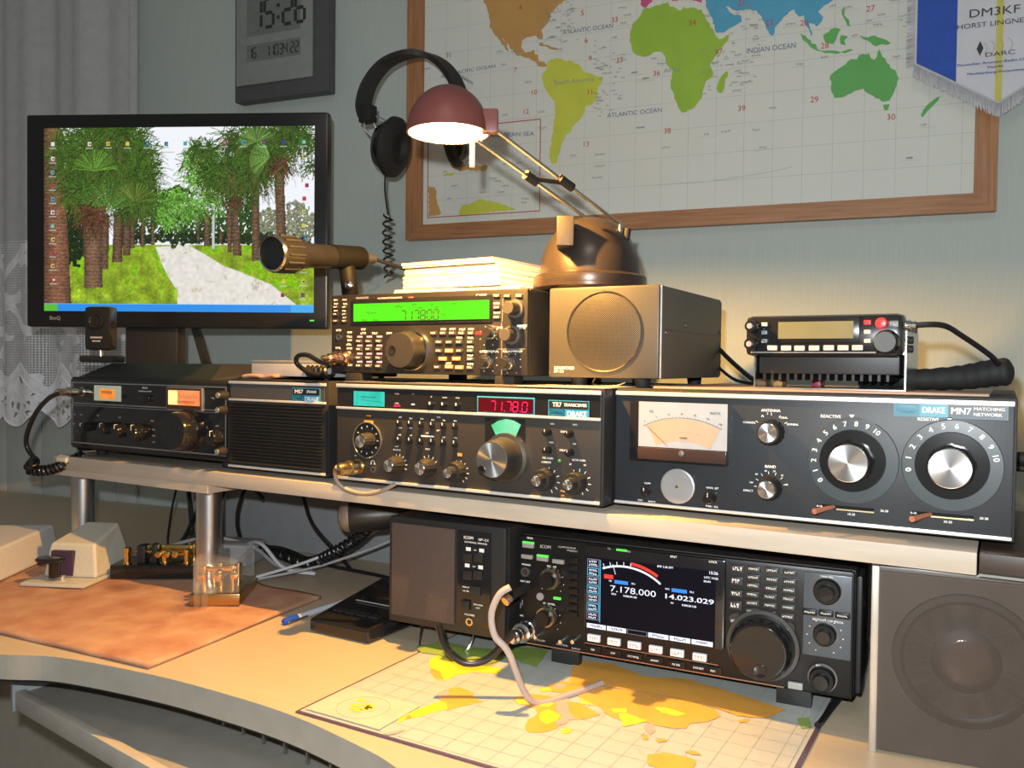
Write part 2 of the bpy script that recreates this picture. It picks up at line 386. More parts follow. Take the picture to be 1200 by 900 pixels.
def curtain(u0, u1, z0f, z1f, m, name, nz=24, uvs=False):
    nu = 260; vs = []; fs = []; uvl = []
    for i in range(nu+1):
        u = u0 + (u1-u0)*i/nu; a, b = z0f(u), z1f(u)
        for j in range(nz+1):
            z = a + (b-a)*j/nz; vs.append((u, fold(u), z)); uvl.append((u, z-.165))
    for i in range(nu):
        for j in range(nz): k = i*(nz+1)+j; fs.append((k, k+nz+1, k+nz+2, k+1))
    mb = MB(); mb.add(vs, fs, m, True); o = mb.build(name, cur)
    if uvs:
        l = o.data.uv_layers.new(name='UVMap')
        for lp in o.data.loops: l.data[lp.index].uv = uvl[lp.vertex_index]
    return o
CE = -.600
curtain(-1.9, CE-.018, lambda u: .59, lambda u: 1.8, sheer, 'sheer_panel')
hemz = lambda u: .168 + .040*(1-abs(math.cos((u+.975)/.122*PI))) + .02*(u+.975)
curtain(-1.9, CE, hemz, lambda u: .592, lacem, 'lace_hem', 40, True)
mb = MB(); P = [(u, fold(u)-.001, hemz(u)) for u in np.linspace(-1.9, CE, 400)]; mb.tube(P, .0022, mat('lace_cord', (.88, .88, .93), .9), 5); mb.build('scalloped_edging', cur)
mb = MB()
for k in range(9):
    zb = .30 + k*.0; 
for off in (.149, .121): mb.tube([(u, fold(u)-.0015, .165 + off - abs(((u) % .12 + .12) % .12 if ((u) % .12) < .06 else .12 - (u) % .12)) for u in np.linspace(-1.5, CE, 500)], .0014, MATS['lace_cord'], 4)
mb.build('worked_cord', cur)
MB().box(CE-.020, CE-.002, fold(CE)-.001, fold(CE)+.001, .59, 1.8, mat('curtain_selvedge', (.62, .62, .64), .9, alpha=.6)).build('selvedge', cur)

# ---- digital wall clock
ck = thing('wall_clock', 'grey digital wall clock with two LCD windows above the monitor', 'clock', W0, WY)
o3 = [(-0.3954, 0.8606), (-0.1712, 0.8625), (-0.1777, 1.0744), (-0.4019, 1.0911)]
cx0, cx1 = -.402, -.172
mb = MB(); mb.box(cx0, cx1, -.028, -.001, .861, 1.20, mat('clock_case', (.085, .085, .09), .5), .003); mb.build('case', ck)
mb = MB(); mb.box(cx0+.008, cx1-.034, -.0335, -.0285, .892, 1.19, mat('clock_face', (.26, .28, .27), .5), .0015); mb.build('face_plate', ck)
lcdm = mat('lcd_grey', (.17, .19, .175), .3); lcdk = mat('lcd_segment', (.03, .035, .035), .4)
def seg7(mb, st, c, h, wch, m, y, th=None, slant=0):
    """seven segment digits; c = left middle"""
    segs = {'0': 'abcdef', '1': 'bc', '2': 'abged', '3': 'abgcd', '4': 'fgbc', '5': 'afgcd', '6': 'afgedc', '7': 'abc', '8': 'abcdefg', '9': 'abcdfg'}
    x = c[0]; t = th or h*.12
    for ch in st:
        if ch in ':.':
            for zz in ((.2, -.2) if ch == ':' else (-.45,)): mb.rect((x, c[1]+zz*h-t/2), (x+t, c[1]+zz*h+t/2), y, m)
            x += t*2.2; continue
        if ch == ' ': x += wch; continue
        w_ = wch*.72
        q = {'a': ((0, .5), (1, .5)), 'g': ((0, 0), (1, 0)), 'd': ((0, -.5), (1, -.5)), 'f': ((0, 0), (0, .5)), 'b': ((1, 0), (1, .5)), 'e': ((0, -.5), (0, 0)), 'c': ((1, -.5), (1, 0))}
        for s_ in segs.get(ch, ''):
            (ax, az), (bx, bz) = q[s_]; e = t*.35
            A = Vector((x+ax*w_ + slant*az*h, c[1]+az*h*.94)); B = Vector((x+bx*w_ + slant*bz*h, c[1]+bz*h*.94)); dd = (B-A).normalized()*e
            mb.line(A+dd, B-dd, t, y, m)
        x += wch
mb = MB(); mb.rect((-.367, .990), (-.234, 1.075), -.0337, lcdm); mb.rect((-.367, .938), (-.234, .973), -.0337, lcdm); mb.build('lcd_window', ck)
mb = MB(); seg7(mb, '15:26', (-.352, 1.032), .060, .030, lcdk, -.0340); seg7(mb, '16', (-.362, .9555), .022, .011, lcdk, -.0340); seg7(mb, '11034', (-.318, .9555), .022, .011, lcdk, -.0340); seg7(mb, '22', (-.2575, .9555), .022, .011, lcdk, -.0340); mb.build('lcd_digits', ck)

# ---- framed world map
mp = thing('framed_wall_map', 'large world map of amateur radio zones in a pine frame on the wall', 'map', W0, WY)
paper = mat('map_paper', (.66, .69, .64), .5, noise=.02, scale=5, spec=.3)
pine = wood('pine_frame', (.30, .13, .055), (.44, .22, .10), (60, 60, 3), .45, .2)
pineh = wood('pine_frame_flat', (.30, .13, .055), (.44, .22, .10), (3, 60, 60), .45, .2)
MB().box(.01, .99, -.008, -.001, .57, 1.27, paper).build('sheet', mp)
fz0, fz1 = .559, 1.30; fw = .030
def mitre(pts, m, nm): MB().poly(pts, -.018, m, .0175).build(nm, mp)
mitre([(0, fz0), (fw+.003, fz0+fw-.002), (fw+.003, fz1-fw), (0, fz1)], pine, 'frame_bar')
mitre([(1.0, fz0), (1.0-fw, fz0+fw-.002), (1.0-fw, fz1-fw), (1.0, fz1)], pine, 'frame_bar')
mitre([(0, fz0), (1.0, fz0), (1.0-fw, fz0+fw-.002), (fw+.003, fz0+fw-.002)], pineh, 'frame_bar')
mitre([(0, fz1), (1.0, fz1), (1.0-fw, fz1-fw), (fw+.003, fz1-fw)], pineh, 'frame_bar')
def ink(n, c): return mat('print_' + n, c, .55, noise=.05, scale=30, spec=.3)
lo, ly, lg, lb, lgr, lp = ink('orange', (.52, .30, .10)), ink('yellow', (.55, .60, .08)), ink('lime', (.30, .50, .06)), ink('blue', (.09, .36, .56)), ink('green', (.13, .42, .12)), ink('pink', (.55, .10, .25))
gridm = ink('grid', (.45, .50, .48)); navy = ink('navy', (.12, .15, .30)); mred = ink('red', (.50, .06, .06)); mgrey = ink('grey', (.28, .29, .28))
Y1, Y2, Y3 = -.0083, -.0086, -.0089
def land(parent, pts, m, nm='landmass', y=Y2, jit=.0019, seed=1):
    r = random.Random(seed); out = []
    n = len(pts)
    for i in range(n):   # ragged coast between traced points
        a, b = Vector(pts[i]), Vector(pts[(i+1) % n]); k = max(1, int((b-a).length/.0045)); out.append(a)
        for j in range(1, k): out.append(a.lerp(b, j/k) + Vector((r.uniform(-1, 1), r.uniform(-1, 1)))*min(jit, (b-a).length*.10))
    MB().poly(out, y, m).build(nm, parent)
mb = MB()
for k in range(1, 21): mb.line((.033+k*.046, .59), (.033+k*.046, 1.26), .0006, Y1, gridm)
for k in range(1, 15): mb.line((.035, .588+k*.046), (.97, .588+k*.046), .0006, Y1, gridm)
mb.build('graticule', mp)
for seed, (pts, m) in enumerate([
    ([(0.0446, 1.1514), (0.095, 1.0906), (0.1442, 1.0469), (0.1557, 0.9938), (0.1623, 0.9849), (0.1669, 0.9646), (0.1693, 0.9446), (0.1803, 0.9293), (0.1911, 0.9181), (0.202, 0.901), (0.2089, 0.8955), (0.204, 0.9106), (0.1932, 0.9237), (0.2019, 0.9148), (0.2148, 0.8994), (0.2213, 0.89), (0.2361, 0.8832), (0.2487, 0.8797), (0.2613, 0.8704), (0.2655, 0.8637), (0.2821, 0.861), (0.2787, 0.8683), (0.2675, 0.8716), (0.2653, 0.8834), (0.259, 0.8853), (0.2577, 0.894), (0.2507, 0.891), (0.2402, 0.8904), (0.2325, 0.9011), (0.2336, 0.9126), (0.244, 0.9182), (0.2607, 0.9187), (0.267, 0.9113), (0.274, 0.9104), (0.2739, 0.9189), (0.2709, 0.9269), (0.2851, 0.9403), (0.289, 0.9551), (0.3011, 0.9648), (0.3172, 0.9739), (0.3252, 0.9803), (0.3488, 1.0031), (0.3642, 1.0307), (0.3321, 1.0623), (0.3074, 1.1044), (0.2246, 1.1347), (0.1297, 1.1599)], lo),
    ([(0.282, 0.866), (0.2901, 0.8727), (0.3023, 0.8738), (0.3146, 0.8678), (0.3267, 0.8663), (0.3469, 0.8525), (0.351, 0.8445), (0.3689, 0.8367), (0.3886, 0.8288), (0.3848, 0.8199), (0.3791, 0.8111), (0.3773, 0.7963), (0.3696, 0.7839), (0.3558, 0.7816), (0.3528, 0.7686), (0.3481, 0.7615), (0.3403, 0.7547), (0.3323, 0.7478), (0.3304, 0.7404), (0.3204, 0.7337), (0.3145, 0.7227), (0.3106, 0.7116), (0.3067, 0.7004), (0.3048, 0.6859), (0.2934, 0.6853), (0.2895, 0.6979), (0.2913, 0.717), (0.294, 0.736), (0.2965, 0.7588), (0.2987, 0.7816), (0.2972, 0.7971), (0.2868, 0.8097), (0.2784, 0.8241), (0.2733, 0.8382), (0.2748, 0.8495), (0.2822, 0.8544)], ly),
    ([(0.4576, 0.9376), (0.475, 0.9393), (0.5008, 0.944), (0.5053, 0.9349), (0.5225, 0.9261), (0.5287, 0.9315), (0.5583, 0.9231), (0.5648, 0.9076), (0.5733, 0.8918), (0.5818, 0.8762), (0.5881, 0.8691), (0.6044, 0.8752), (0.6025, 0.8652), (0.5925, 0.854), (0.5804, 0.839), (0.5743, 0.8314), (0.5788, 0.81), (0.5665, 0.801), (0.5626, 0.7868), (0.5607, 0.7745), (0.5525, 0.7648), (0.5442, 0.7573), (0.5273, 0.7535), (0.5208, 0.7639), (0.5141, 0.7836), (0.5074, 0.7992), (0.5093, 0.8138), (0.5112, 0.8263), (0.5003, 0.8382), (0.498, 0.8512), (0.4914, 0.8605), (0.4783, 0.8621), (0.4632, 0.8555), (0.4499, 0.8593), (0.4387, 0.8714), (0.434, 0.8871), (0.436, 0.9041), (0.4424, 0.9183), (0.4533, 0.9275)], lg),
    ([(0.5872, 0.7966), (0.5932, 0.8084), (0.6013, 0.8149), (0.6034, 0.8113), (0.5984, 0.7912), (0.5937, 0.7793), (0.5875, 0.7808), (0.5853, 0.7885)], lg),
    ([(0.5474, 1.0811), (0.5444, 1.0066), (0.5617, 0.9663), (0.5621, 0.9413), (0.5666, 0.924), (0.5773, 0.9017), (0.5838, 0.88), (0.5961, 0.8792), (0.6103, 0.8868), (0.6243, 0.8931), (0.6233, 0.9027), (0.6079, 0.909), (0.5975, 0.9216), (0.6036, 0.9207), (0.6139, 0.913), (0.632, 0.9125), (0.6481, 0.9081), (0.6562, 0.8968), (0.6624, 0.8817), (0.6686, 0.8667), (0.6745, 0.8631), (0.677, 0.8757), (0.6878, 0.8863), (0.6992, 0.8988), (0.7069, 0.9017), (0.7148, 0.8886), (0.7224, 0.8895), (0.7246, 0.8732), (0.7326, 0.8562), (0.7352, 0.8558), (0.7303, 0.8764), (0.738, 0.8734), (0.7418, 0.8689), (0.7492, 0.8758), (0.751, 0.8835), (0.7433, 0.8925), (0.7525, 0.9011), (0.7711, 0.9083), (0.7854, 0.9356), (0.8068, 0.9673), (0.8531, 0.9903), (0.8417, 1.0269), (0.7306, 1.0712), (0.629, 1.0864)], lb),
    ([(0.7161, 0.8616), (0.7289, 0.8507), (0.7424, 0.837), (0.7444, 0.83), (0.7348, 0.836), (0.7251, 0.8472)], lgr),
    ([(0.7515, 0.8537), (0.7682, 0.8633), (0.7776, 0.8601), (0.7722, 0.847), (0.7668, 0.8378), (0.7555, 0.8413)], lgr),
    ([(0.7444, 0.8328), (0.7651, 0.8281), (0.7838, 0.825), (0.793, 0.827), (0.7967, 0.825), (0.7839, 0.8211), (0.7615, 0.8247), (0.7444, 0.8296)], lgr),
    ([(0.7778, 0.8502), (0.7889, 0.8468), (0.7835, 0.8416), (0.7855, 0.8335), (0.778, 0.8364)], lgr),
    ([(0.7788, 0.8914), (0.7836, 0.8927), (0.7827, 0.881), (0.7903, 0.8721), (0.7923, 0.862), (0.7867, 0.8647), (0.7809, 0.8793)], lgr),
    ([(0.8054, 0.8465), (0.8183, 0.8417), (0.8273, 0.8436), (0.8418, 0.8359), (0.8509, 0.8289), (0.8474, 0.8267), (0.8384, 0.8286), (0.8294, 0.8263), (0.8184, 0.8363), (0.811, 0.8399)], lgr),
    ([(0.7633, 0.7888), (0.7695, 0.794), (0.7805, 0.8006), (0.7933, 0.8109), (0.8025, 0.8097), (0.806, 0.816), (0.8206, 0.8165), (0.8225, 0.8092), (0.828, 0.8054), (0.8316, 0.8101), (0.8349, 0.8213), (0.8395, 0.8091), (0.8461, 0.7986), (0.8589, 0.7855), (0.8637, 0.7734), (0.8611, 0.7621), (0.856, 0.7491), (0.8509, 0.74), (0.8401, 0.7392), (0.831, 0.7459), (0.8218, 0.7528), (0.8125, 0.7628), (0.7998, 0.7602), (0.7852, 0.7527), (0.7703, 0.7523), (0.7656, 0.7628), (0.7654, 0.7747)], lgr),
    ([(0.8413, 0.734), (0.851, 0.7342), (0.8483, 0.7247), (0.844, 0.7259)], lgr),
    ([(0.8956, 0.7131), (0.8987, 0.7205), (0.9064, 0.7294), (0.9126, 0.7347), (0.922, 0.7389), (0.919, 0.7323), (0.9113, 0.7244), (0.9035, 0.7165), (0.8973, 0.7094)], lgr),
    ([(0.4458, 0.9886), (0.4744, 0.9799), (0.4736, 0.9481), (0.4619, 0.9391), (0.453, 0.9468)], lp),
    ([(0.5006, 0.9589), (0.5135, 0.9569), (0.5179, 0.9428), (0.5073, 0.9444)], lp),
    ([(0.5055, 1.0593), (0.5393, 1.0617), (0.5447, 0.9857), (0.5599, 0.9499), (0.5581, 0.9335), (0.5497, 0.9381), (0.5336, 0.9422)], lp),
    ([(0.2671, 0.9036), (0.2857, 0.8974), (0.3021, 0.8914), (0.3013, 0.8877), (0.2858, 0.8924), (0.2672, 0.8997)], lo)]): land(mp, pts, m, seed=seed)
# the small red-framed inset, low on the left
ia = [(0.0429, 0.6007), (0.2717, 0.7674), (0.2724, 0.6024), (0.0411, 0.7798)]
ix0, ix1, iz0, iz1 = ia[0][0], ia[1][0], (ia[0][1]+ia[2][1])/2, (ia[1][1]+.0)
mb = MB()
for a, b in (((ix0, iz0), (ix1, iz0)), ((ix0, iz1), (ix1, iz1)), ((ix0, iz0), (ix0, iz1)), ((ix1, iz0), (ix1, iz1))): mb.line(a, b, .0016, Y3, mred)
mb.build('inset_border', mp)
for seed, (pts, m) in enumerate([
    ([(0.1084, 0.6006), (0.1162, 0.621), (0.1322, 0.6224), (0.148, 0.6301), (0.1795, 0.6234), (0.2003, 0.6174), (0.226, 0.6065), (0.2005, 0.6051), (0.1589, 0.6041)], ly),
    ([(0.045, 0.662), (0.0572, 0.6587), (0.0617, 0.6511), (0.063, 0.6314), (0.072, 0.6075), (0.0456, 0.6031)], lo),
    ([(0.075, 0.6819), (0.094, 0.6829), (0.1021, 0.6833), (0.0941, 0.678), (0.0778, 0.6782)], ly),
    ([(0.102, 0.6992), (0.1367, 0.6951), (0.1683, 0.6908), (0.1658, 0.6824), (0.1421, 0.6832), (0.1262, 0.6878), (0.1102, 0.6841)], lo),
    ([(0.0884, 0.7003), (0.11, 0.7001), (0.1154, 0.6948), (0.0939, 0.6926)], lo)]): land(mp, pts, m, seed=seed+30)
mb = MB()
def tab(mb, st, A, B, h, m, y=Y3):
    d = Vector((B[0]-A[0], B[1]-A[1])); text(mb, st, ((A[0]+B[0])/2, (A[1]+B[1])/2), h, m, d.length, y, math.atan2(d.y, d.x))
for st, (A, B), h in [('ATLANTIC OCEAN', [(0.3119, 0.9176), (0.4048, 0.9171)], .008), ('PACIFIC OCEAN', [(0.0983, 0.8713), (0.1809, 0.8742)], .0065), ('ATLANTIC OCEAN', [(0.3962, 0.7614), (0.4934, 0.7621)], .008), ('INDIAN OCEAN', [(0.6332, 0.844), (0.7102, 0.8439)], .009), ('CARIBBEAN SEA', [(0.1625, 0.747), (0.2596, 0.743)], .008)]: mb = MB(); tab(mb, st, A, B, h, navy); mb.build('ocean_name', mp)
for st, (A, B), h in [('South America', [(0.2968, 0.8297), (0.3718, 0.8289)], .0085), ('Africa', [(0.4953, 0.8281), (0.5244, 0.8281)], .008)]: mb = MB(); tab(mb, st, A, B, h, mgrey); mb.build('continent_name', mp)
for st, p in zip('4 5 33 6 31 9 35 7 10 11 12 13 34 21 22 26 27 37 28 36 29 39 30 38'.split(), [(0.2295, 0.974), (0.3484, 0.9474), (0.4074, 0.9271), (0.3562, 0.8978), (0.0844, 0.9059), (0.3638, 0.8655), (0.4173, 0.856), (0.2212, 0.8616), (0.2591, 0.8173), (0.3646, 0.8067), (0.2436, 0.7841), (0.3587, 0.7151)] + [(0.5431, 0.9031), (0.623, 0.9249), (0.6682, 0.8858), (0.7226, 0.8783), (0.821, 0.8865), (0.5876, 0.8484), (0.7545, 0.8374), (0.4833, 0.8253), (0.7401, 0.7535), (0.6267, 0.751), (0.8539, 0.7145), (0.5034, 0.7252)]): mb = MB(); text(mb, st, p, .0095, mred, None, Y3); mb.build('zone_number', mp)
mb = MB(); rr = random.Random(4)
for p in [(0.3255, 0.9556), (0.2896, 0.911), (0.3137, 0.9326), (0.4217, 0.9455), (0.4307, 0.9313), (0.4233, 0.9183), (0.4082, 0.8954), (0.1981, 0.8741), (0.2472, 0.8365), (0.2191, 0.895), (0.2013, 0.7816), (0.2728, 0.7804), (0.3903, 0.8481), (0.3924, 0.8351), (0.4451, 0.8305), (0.4642, 0.8183), (0.3833, 0.7881), (0.335, 0.6962), (0.2753, 0.7512), (0.4564, 0.7344), (0.1892, 0.8987), (0.0701, 0.8915), (0.0749, 0.8679), (0.2913, 0.9414), (0.2957, 0.9121), (0.3062, 0.8879)] + [(0.6192, 0.8391), (0.6485, 0.8347), (0.6314, 0.8278), (0.6318, 0.8072), (0.6138, 0.7944), (0.6292, 0.7927), (0.6185, 0.7807), (0.5813, 0.8297), (0.6064, 0.8242), (0.6196, 0.8127), (0.4646, 0.818), (0.4437, 0.8308), (0.4562, 0.7347), (0.5017, 0.6968), (0.57, 0.7128), (0.6017, 0.715), (0.6502, 0.713), (0.6766, 0.746), (0.6619, 0.6829), (0.7177, 0.8121), (0.7548, 0.8187), (0.8595, 0.8066), (0.881, 0.6483), (0.6457, 0.8848), (0.6477, 0.8613), (0.7015, 0.8784), (0.8368, 0.8742), (0.8196, 0.8672), (0.8317, 0.8594), (0.7988, 0.8474), (0.8506, 0.8965), (0.7657, 0.8984), (0.7881, 0.8928), (0.4917, 0.8405), (0.4785, 0.8506)] + [(0.9007, 0.6975), (0.8816, 0.6483), (0.856, 0.8934)] + [(0.202, 0.6915), (0.1368, 0.6855), (0.0804, 0.6863), (0.0891, 0.6347), (0.0997, 0.6583), (0.179, 0.6672), (0.1895, 0.6608), (0.205, 0.6512), (0.2301, 0.6917), (0.2476, 0.702), (0.2435, 0.6252), (0.2411, 0.6183), (0.1584, 0.6424), (0.1949, 0.64), (0.04, 0.885), (0.0747, 0.8663)]:
    marks(mb, p, rr.uniform(.009, .015), .0032, mgrey, Y3)
    if rr.random() < .6: mb.line((p[0]-.014, p[1]-.004), (p[0]+.016, p[1]-.0042), .0005, Y3, gridm)
for u, z, w_, h_ in [(.33, .80, .34, .10)]: pass
for i in range(260):   # country marks printed on the continents
    b = rr.choice([(.26, .34, .90, .98), (.37, .43, .76, .90), (.56, .66, .78, .93), (.86, .95, .80, .87), (.68, .78, .92, .99)])
    marks(mb, (rr.uniform(b[0], b[1]), rr.uniform(b[2], b[3])), rr.uniform(.004, .009), .0024, mgrey, Y3)
for p in [(0.3839, 0.6943), (0.3842, 0.6739), (0.3797, 0.6539)]: marks(mb, p, .018, .003, mgrey, Y3)
mb.build('small_print', mp)
mb = MB(); ring_pts = [(0.4818, 0.6337), (0.5249, 0.6334), (0.5671, 0.6334), (0.6084, 0.636), (0.6566, 0.6408), (0.6842, 0.6436), (0.7076, 0.648)]
for a, b in zip(ring_pts, ring_pts[1:]): mb.line(a, b, .0010, Y3, gridm)
mb.build('printed_arc', mp)

# ---- pennant
pn = thing('pennant', 'blue and white fringed club pennant hanging over the right edge of the map', 'pennant', W0, WY)
psat = mat('pennant_white', (.60, .62, .68), .45, noise=.04, scale=30); pblue = mat('pennant_blue', (.01, .07, .42), .45, noise=.1, scale=60); pyel = mat('pennant_yellow', (.55, .52, .12), .5); fringe = mat('fringe_thread', (.55, .56, .60), .9)
pp = [(0.8828, 0.9023), (0.8852, 0.7839), (0.9408, 0.7468), (0.9967, 0.714), (1.0722, 0.737), (1.0692, 0.8735), (0.9378, 0.8938), (0.9907, 0.7196), (0.9996, 0.7163), (0.9872, 0.8861), (0.996, 0.8848)]
a0, a1, a2, a3 = pp[0], pp[1], pp[3], (pp[3][0]*2 - pp[1][0], pp[1][1])
topz = 1.30
lowz = lambda u: a1[1] + (a2[1]-a1[1]) * (1 - abs(u-a2[0])/(a2[0]-a1[0]))
def pstrip(u0, u1, m, y, nm):
    us = [u0] + ([a2[0]] if u0 < a2[0] < u1 else []) + [u1]
    MB().poly([(u0, topz), (u1, topz)] + [(u, lowz(u)) for u in us[::-1]], y, m, .0012).build(nm, pn)
bu = pp[2][0]; yu0, yu1 = pp[7][0], pp[8][0]
pstrip(a1[0], a3[0], psat, -.031, 'white_field'); pstrip(a1[0], bu, pblue, -.0318, 'blue_field')
pstrip(a2[0]-.0045, a2[0]+.0045, pyel, -.0316, 'centre_ribbon')
mb = MB()
for st, (A, B), h in [('DM3KF', [(0.9568, 0.85), (1.022, 0.8486)], .0125), ('HORST LINGNER', [(0.9409, 0.8321), (1.0348, 0.8314)], .0075)]: tab(mb, st, A, B, h, mgrey if 0 else ink('black', (.05, .05, .06)), -.0324)
A, B = [(0.9789, 0.7866), (1.017, 0.7868)]; tab(mb, 'DARC', A, B, .0065, MATS['print_black'], -.0324)
mb.build('lettering', pn)
mb = MB()
for st, (A, B), h in [('Deutscher Amateur-Radio-Club', [(0.942, 0.7753), (1.036, 0.7745)], .0036), ('Distrikt', [(0.9817, 0.7679), (1.0023, 0.7681)], .0034), ('Mecklenburg-Vorpommern', [(0.9556, 0.7609), (1.0363, 0.7597)], .0036)]: tab(mb, st, A, B, h, ink('darkblue', (.03, .08, .35)), -.0324)
mb.build('lettering', pn)
c = (0.9716, 0.7968); mb = MB(); mb.poly([(c[0]-.0045, c[1]), (c[0], c[1]-.011), (c[0]+.0045, c[1]), (c[0], c[1]+.011)], -.0324, MATS['print_black'])
for k, q in enumerate([(0.9764, 0.7962), (0.9852, 0.7968), (0.9952, 0.7971), (1.0058, 0.7974)]): mb.ring((q[0]-.006, q[1]), .010+k*.001, .0106+k*.001, -.0324, mgrey, 12, math.radians(35), math.radians(140))
mb.build('club_emblem', pn)
mb = MB(); rr = random.Random(9)
def thread(u, z, du, dz): mb.add([(u-.0005, -.031, z), (u+.0005, -.0325, z), (u+du+.0005, -.0315, z-dz), (u+du-.0005, -.031, z-dz)], [(0, 1, 2, 3)], fringe)
u = a1[0]-.002
while u < a3[0]+.002:
    for _ in range(2): thread(u + rr.uniform(-.0006, .0006), lowz(u)+.002, rr.uniform(-.0015, .0015), rr.uniform(.018, .024))
    u += .0011
z = a1[1]
while z < topz:
    for sgn, uu in ((-1, a1[0]), (1, a3[0])): mb.add([(uu, -.031, z), (uu, -.0325, z+.0012), (uu+sgn*.013, -.0315, z-.002+rr.uniform(-.001, .001)), (uu+sgn*.013, -.031, z-.003)], [(0, 1, 2, 3)], fringe)
    z += .0016
o = mb.build('fringe', pn); o['kind'] = 'stuff'
mb = MB()
for sgn, uu in ((-1, a1[0]), (1, a3[0])): mb.box(uu-.0015, uu+.0015, -.0335, -.031, a1[1], topz, fringe)
for sgn in (-1, 1): mb.tube([(a2[0]+sgn*(a2[0]-a1[0]), -.0325, a1[1]), (a2[0], -.0325, a2[1])], .0016, fringe, 5)
mb.build('braid', pn)

# ================================================================== THE ROW OF RADIOS ON THE SHELF
def device(nm, label, cat, place, W, H, dep, face, cab, side=.002, top=.002, bev=.0015, fd=.003, facelabel=None):
    t = thing(nm, label, cat, place[0], place[1])
    MB().box(-side, W+side, fd, dep, -top, H+top, cab, bev).build('cabinet', t)
    MB().box(0, W, 0, fd, 0, H, face, min(bev, fd*.4)).build('front_panel', t)
    return t
def trimbar(t, x0, x1, z, h, m=None, d=.0022, nm='trim_strip'):
    return MB().box(x0, x1, -d, .0005, z-h/2, z+h/2, m or trim_m, .0006).build(nm, t)
cyan = glow('cyan', (.03, .55, .42), 1.0, c2=(.06, .75, .58)); amber = glow('amber', (1.0, .28, .06), 1.3, scale=90, c2=(1.0, .50, .18), noise=0)
redled = glow('red', (1.0, .02, .10), 1.6); greenled = glow('green', (.12, 1.0, .10), 1.2)
def badge(t, a, b, top_text, blue_left=True):
    """black and blue name badge from a (lower left) to b (upper right)"""
    x0, z0 = a; x1, z1 = b; zm = (z0+z1)/2; mb = MB()
    mb.box(x0, x1, -.0012, 0, z0, z1, blue_i); mb.build('badge', t)
    mb = MB(); mb.rect((x0+.0008, zm), (x1-.0008, z1-.0008), -.0014, black); mb.rect((x0+.0008, z0+.0008), (x0+(x1-x0)*.42, zm-.0004), -.0014, mat('badge_navy', (.01, .08, .13), .4))
    o = mb.build('badge_inset', t)
    mb = MB(); cx, cz = x0+(x1-x0)*.22, (z0+zm)/2; R = (x1-x0)*.17; hz = (zm-z0)*.34
    for f in (1, .55):
        P = [(cx+R*f*math.cos(a_), -.0017, cz+hz*f*math.sin(a_)) for a_ in np.linspace(0, 2*PI, 25)]; mb.tube(P, .00022, blue_i, 4)
    mb.build('badge_emblem', t)
    mb = MB()
    text(mb, 'DRAKE', (x0+(x1-x0)*.71, (z0+zm)/2), (zm-z0)*.62, white_i, (x1-x0)*.46, -.0017)
    for st, fx, fw_ in top_text: text(mb, st, (x0+(x1-x0)*fx, (zm+z1)/2), (z1-zm)*(.55 if len(st) < 5 else .38), white_i, (x1-x0)*fw_, -.0017)
    mb.build('lettering', t)

# ---------------- T: transceiver with red digits
HT = .1105
t = device('radio_transceiver', 'black transceiver with red digits 71.78.0 and green dial, middle of the shelf row', 'radio', ((-0.6730, 0.7566, 0.1870), -0.0080), .336, HT, .30, panel_brown, cabinet)
feet(t, (.03, .306), (.03, .27), .006); 
trimbar(t, 0, .336, HT-.002, .0042); trimbar(t, 0, .336, (-0.0011, 0.0828)[1], .0028); trimbar(t, 0, .336, .0018, .0032)
MB().box(.001, .335, -.0006, .0002, (-0.0011, 0.0828)[1]+.0015, HT-.004, blackg).build('smoked_window', t)
a, b = [(0.026, 0.085), (0.0706, 0.1036)]; MB().box(a[0], b[0], -.0012, 0, a[1]+.001, b[1]-.001, cyan).build('signal_meter', t)
mb = MB(); mb.line((a[0]+.012, a[1]+.008), (b[0]-.003, a[1]+.006), .0004, -.0016, black); marks(mb, ((a[0]+b[0])/2, a[1]+.011), .02, .0016, black, -.0016); mb.line((a[0]+.006, a[1]+.003), (a[0]+.006, b[1]-.003), .0003, -.0016, black); mb.build('scale_marks', t)
p = (0.2104, 0.0919); q = (0.2592, 0.0936); a, b = [(0.1943, 0.0839), (0.2632, 0.1018)]
mb = MB(); mb.box(a[0], b[0], -.0012, 0, a[1], b[1], blue_i, .0005); mb.build('display_border', t)
MB().box(a[0]+.0014, b[0]-.0014, -.0014, 0, a[1]+.0014, b[1]-.0014, mat('red_filter', (.05, .002, .006), .15)).build('display_window', t)
mb = MB(); seg7(mb, '71.78.0', (p[0]+.001, p[1]), .0105, (q[0]-p[0])/6.1, redled, -.0018, .0013, .08); mb.build('red_digits', t)['kind'] = 'stuff'
a, b = [(0.2787, 0.0833), (0.3236, 0.1002)]; badge(t, a, b, [('TR7', .22, .22), ('TRANSCEIVER', .67, .56)])
mb = MB()
for st, p, h in [('BAND', (0.0479, 0.0751), .0017)]: text(mb, st, p, h, orange_i)
text(mb, 'PULL', (0.296, 0.0103), .0018, orange_i); text(mb, 'OFF', (0.2955, 0.0059), .0018, orange_i); mb.rect(*[(0.0415, 0.0644), (0.0546, 0.0697)], -.0006, orange_i); mb.rect(*[(0.1699, 0.0371), (0.1757, 0.0404)], -.0006, orange_i)
mb.build('lettering', t)
mb = MB()
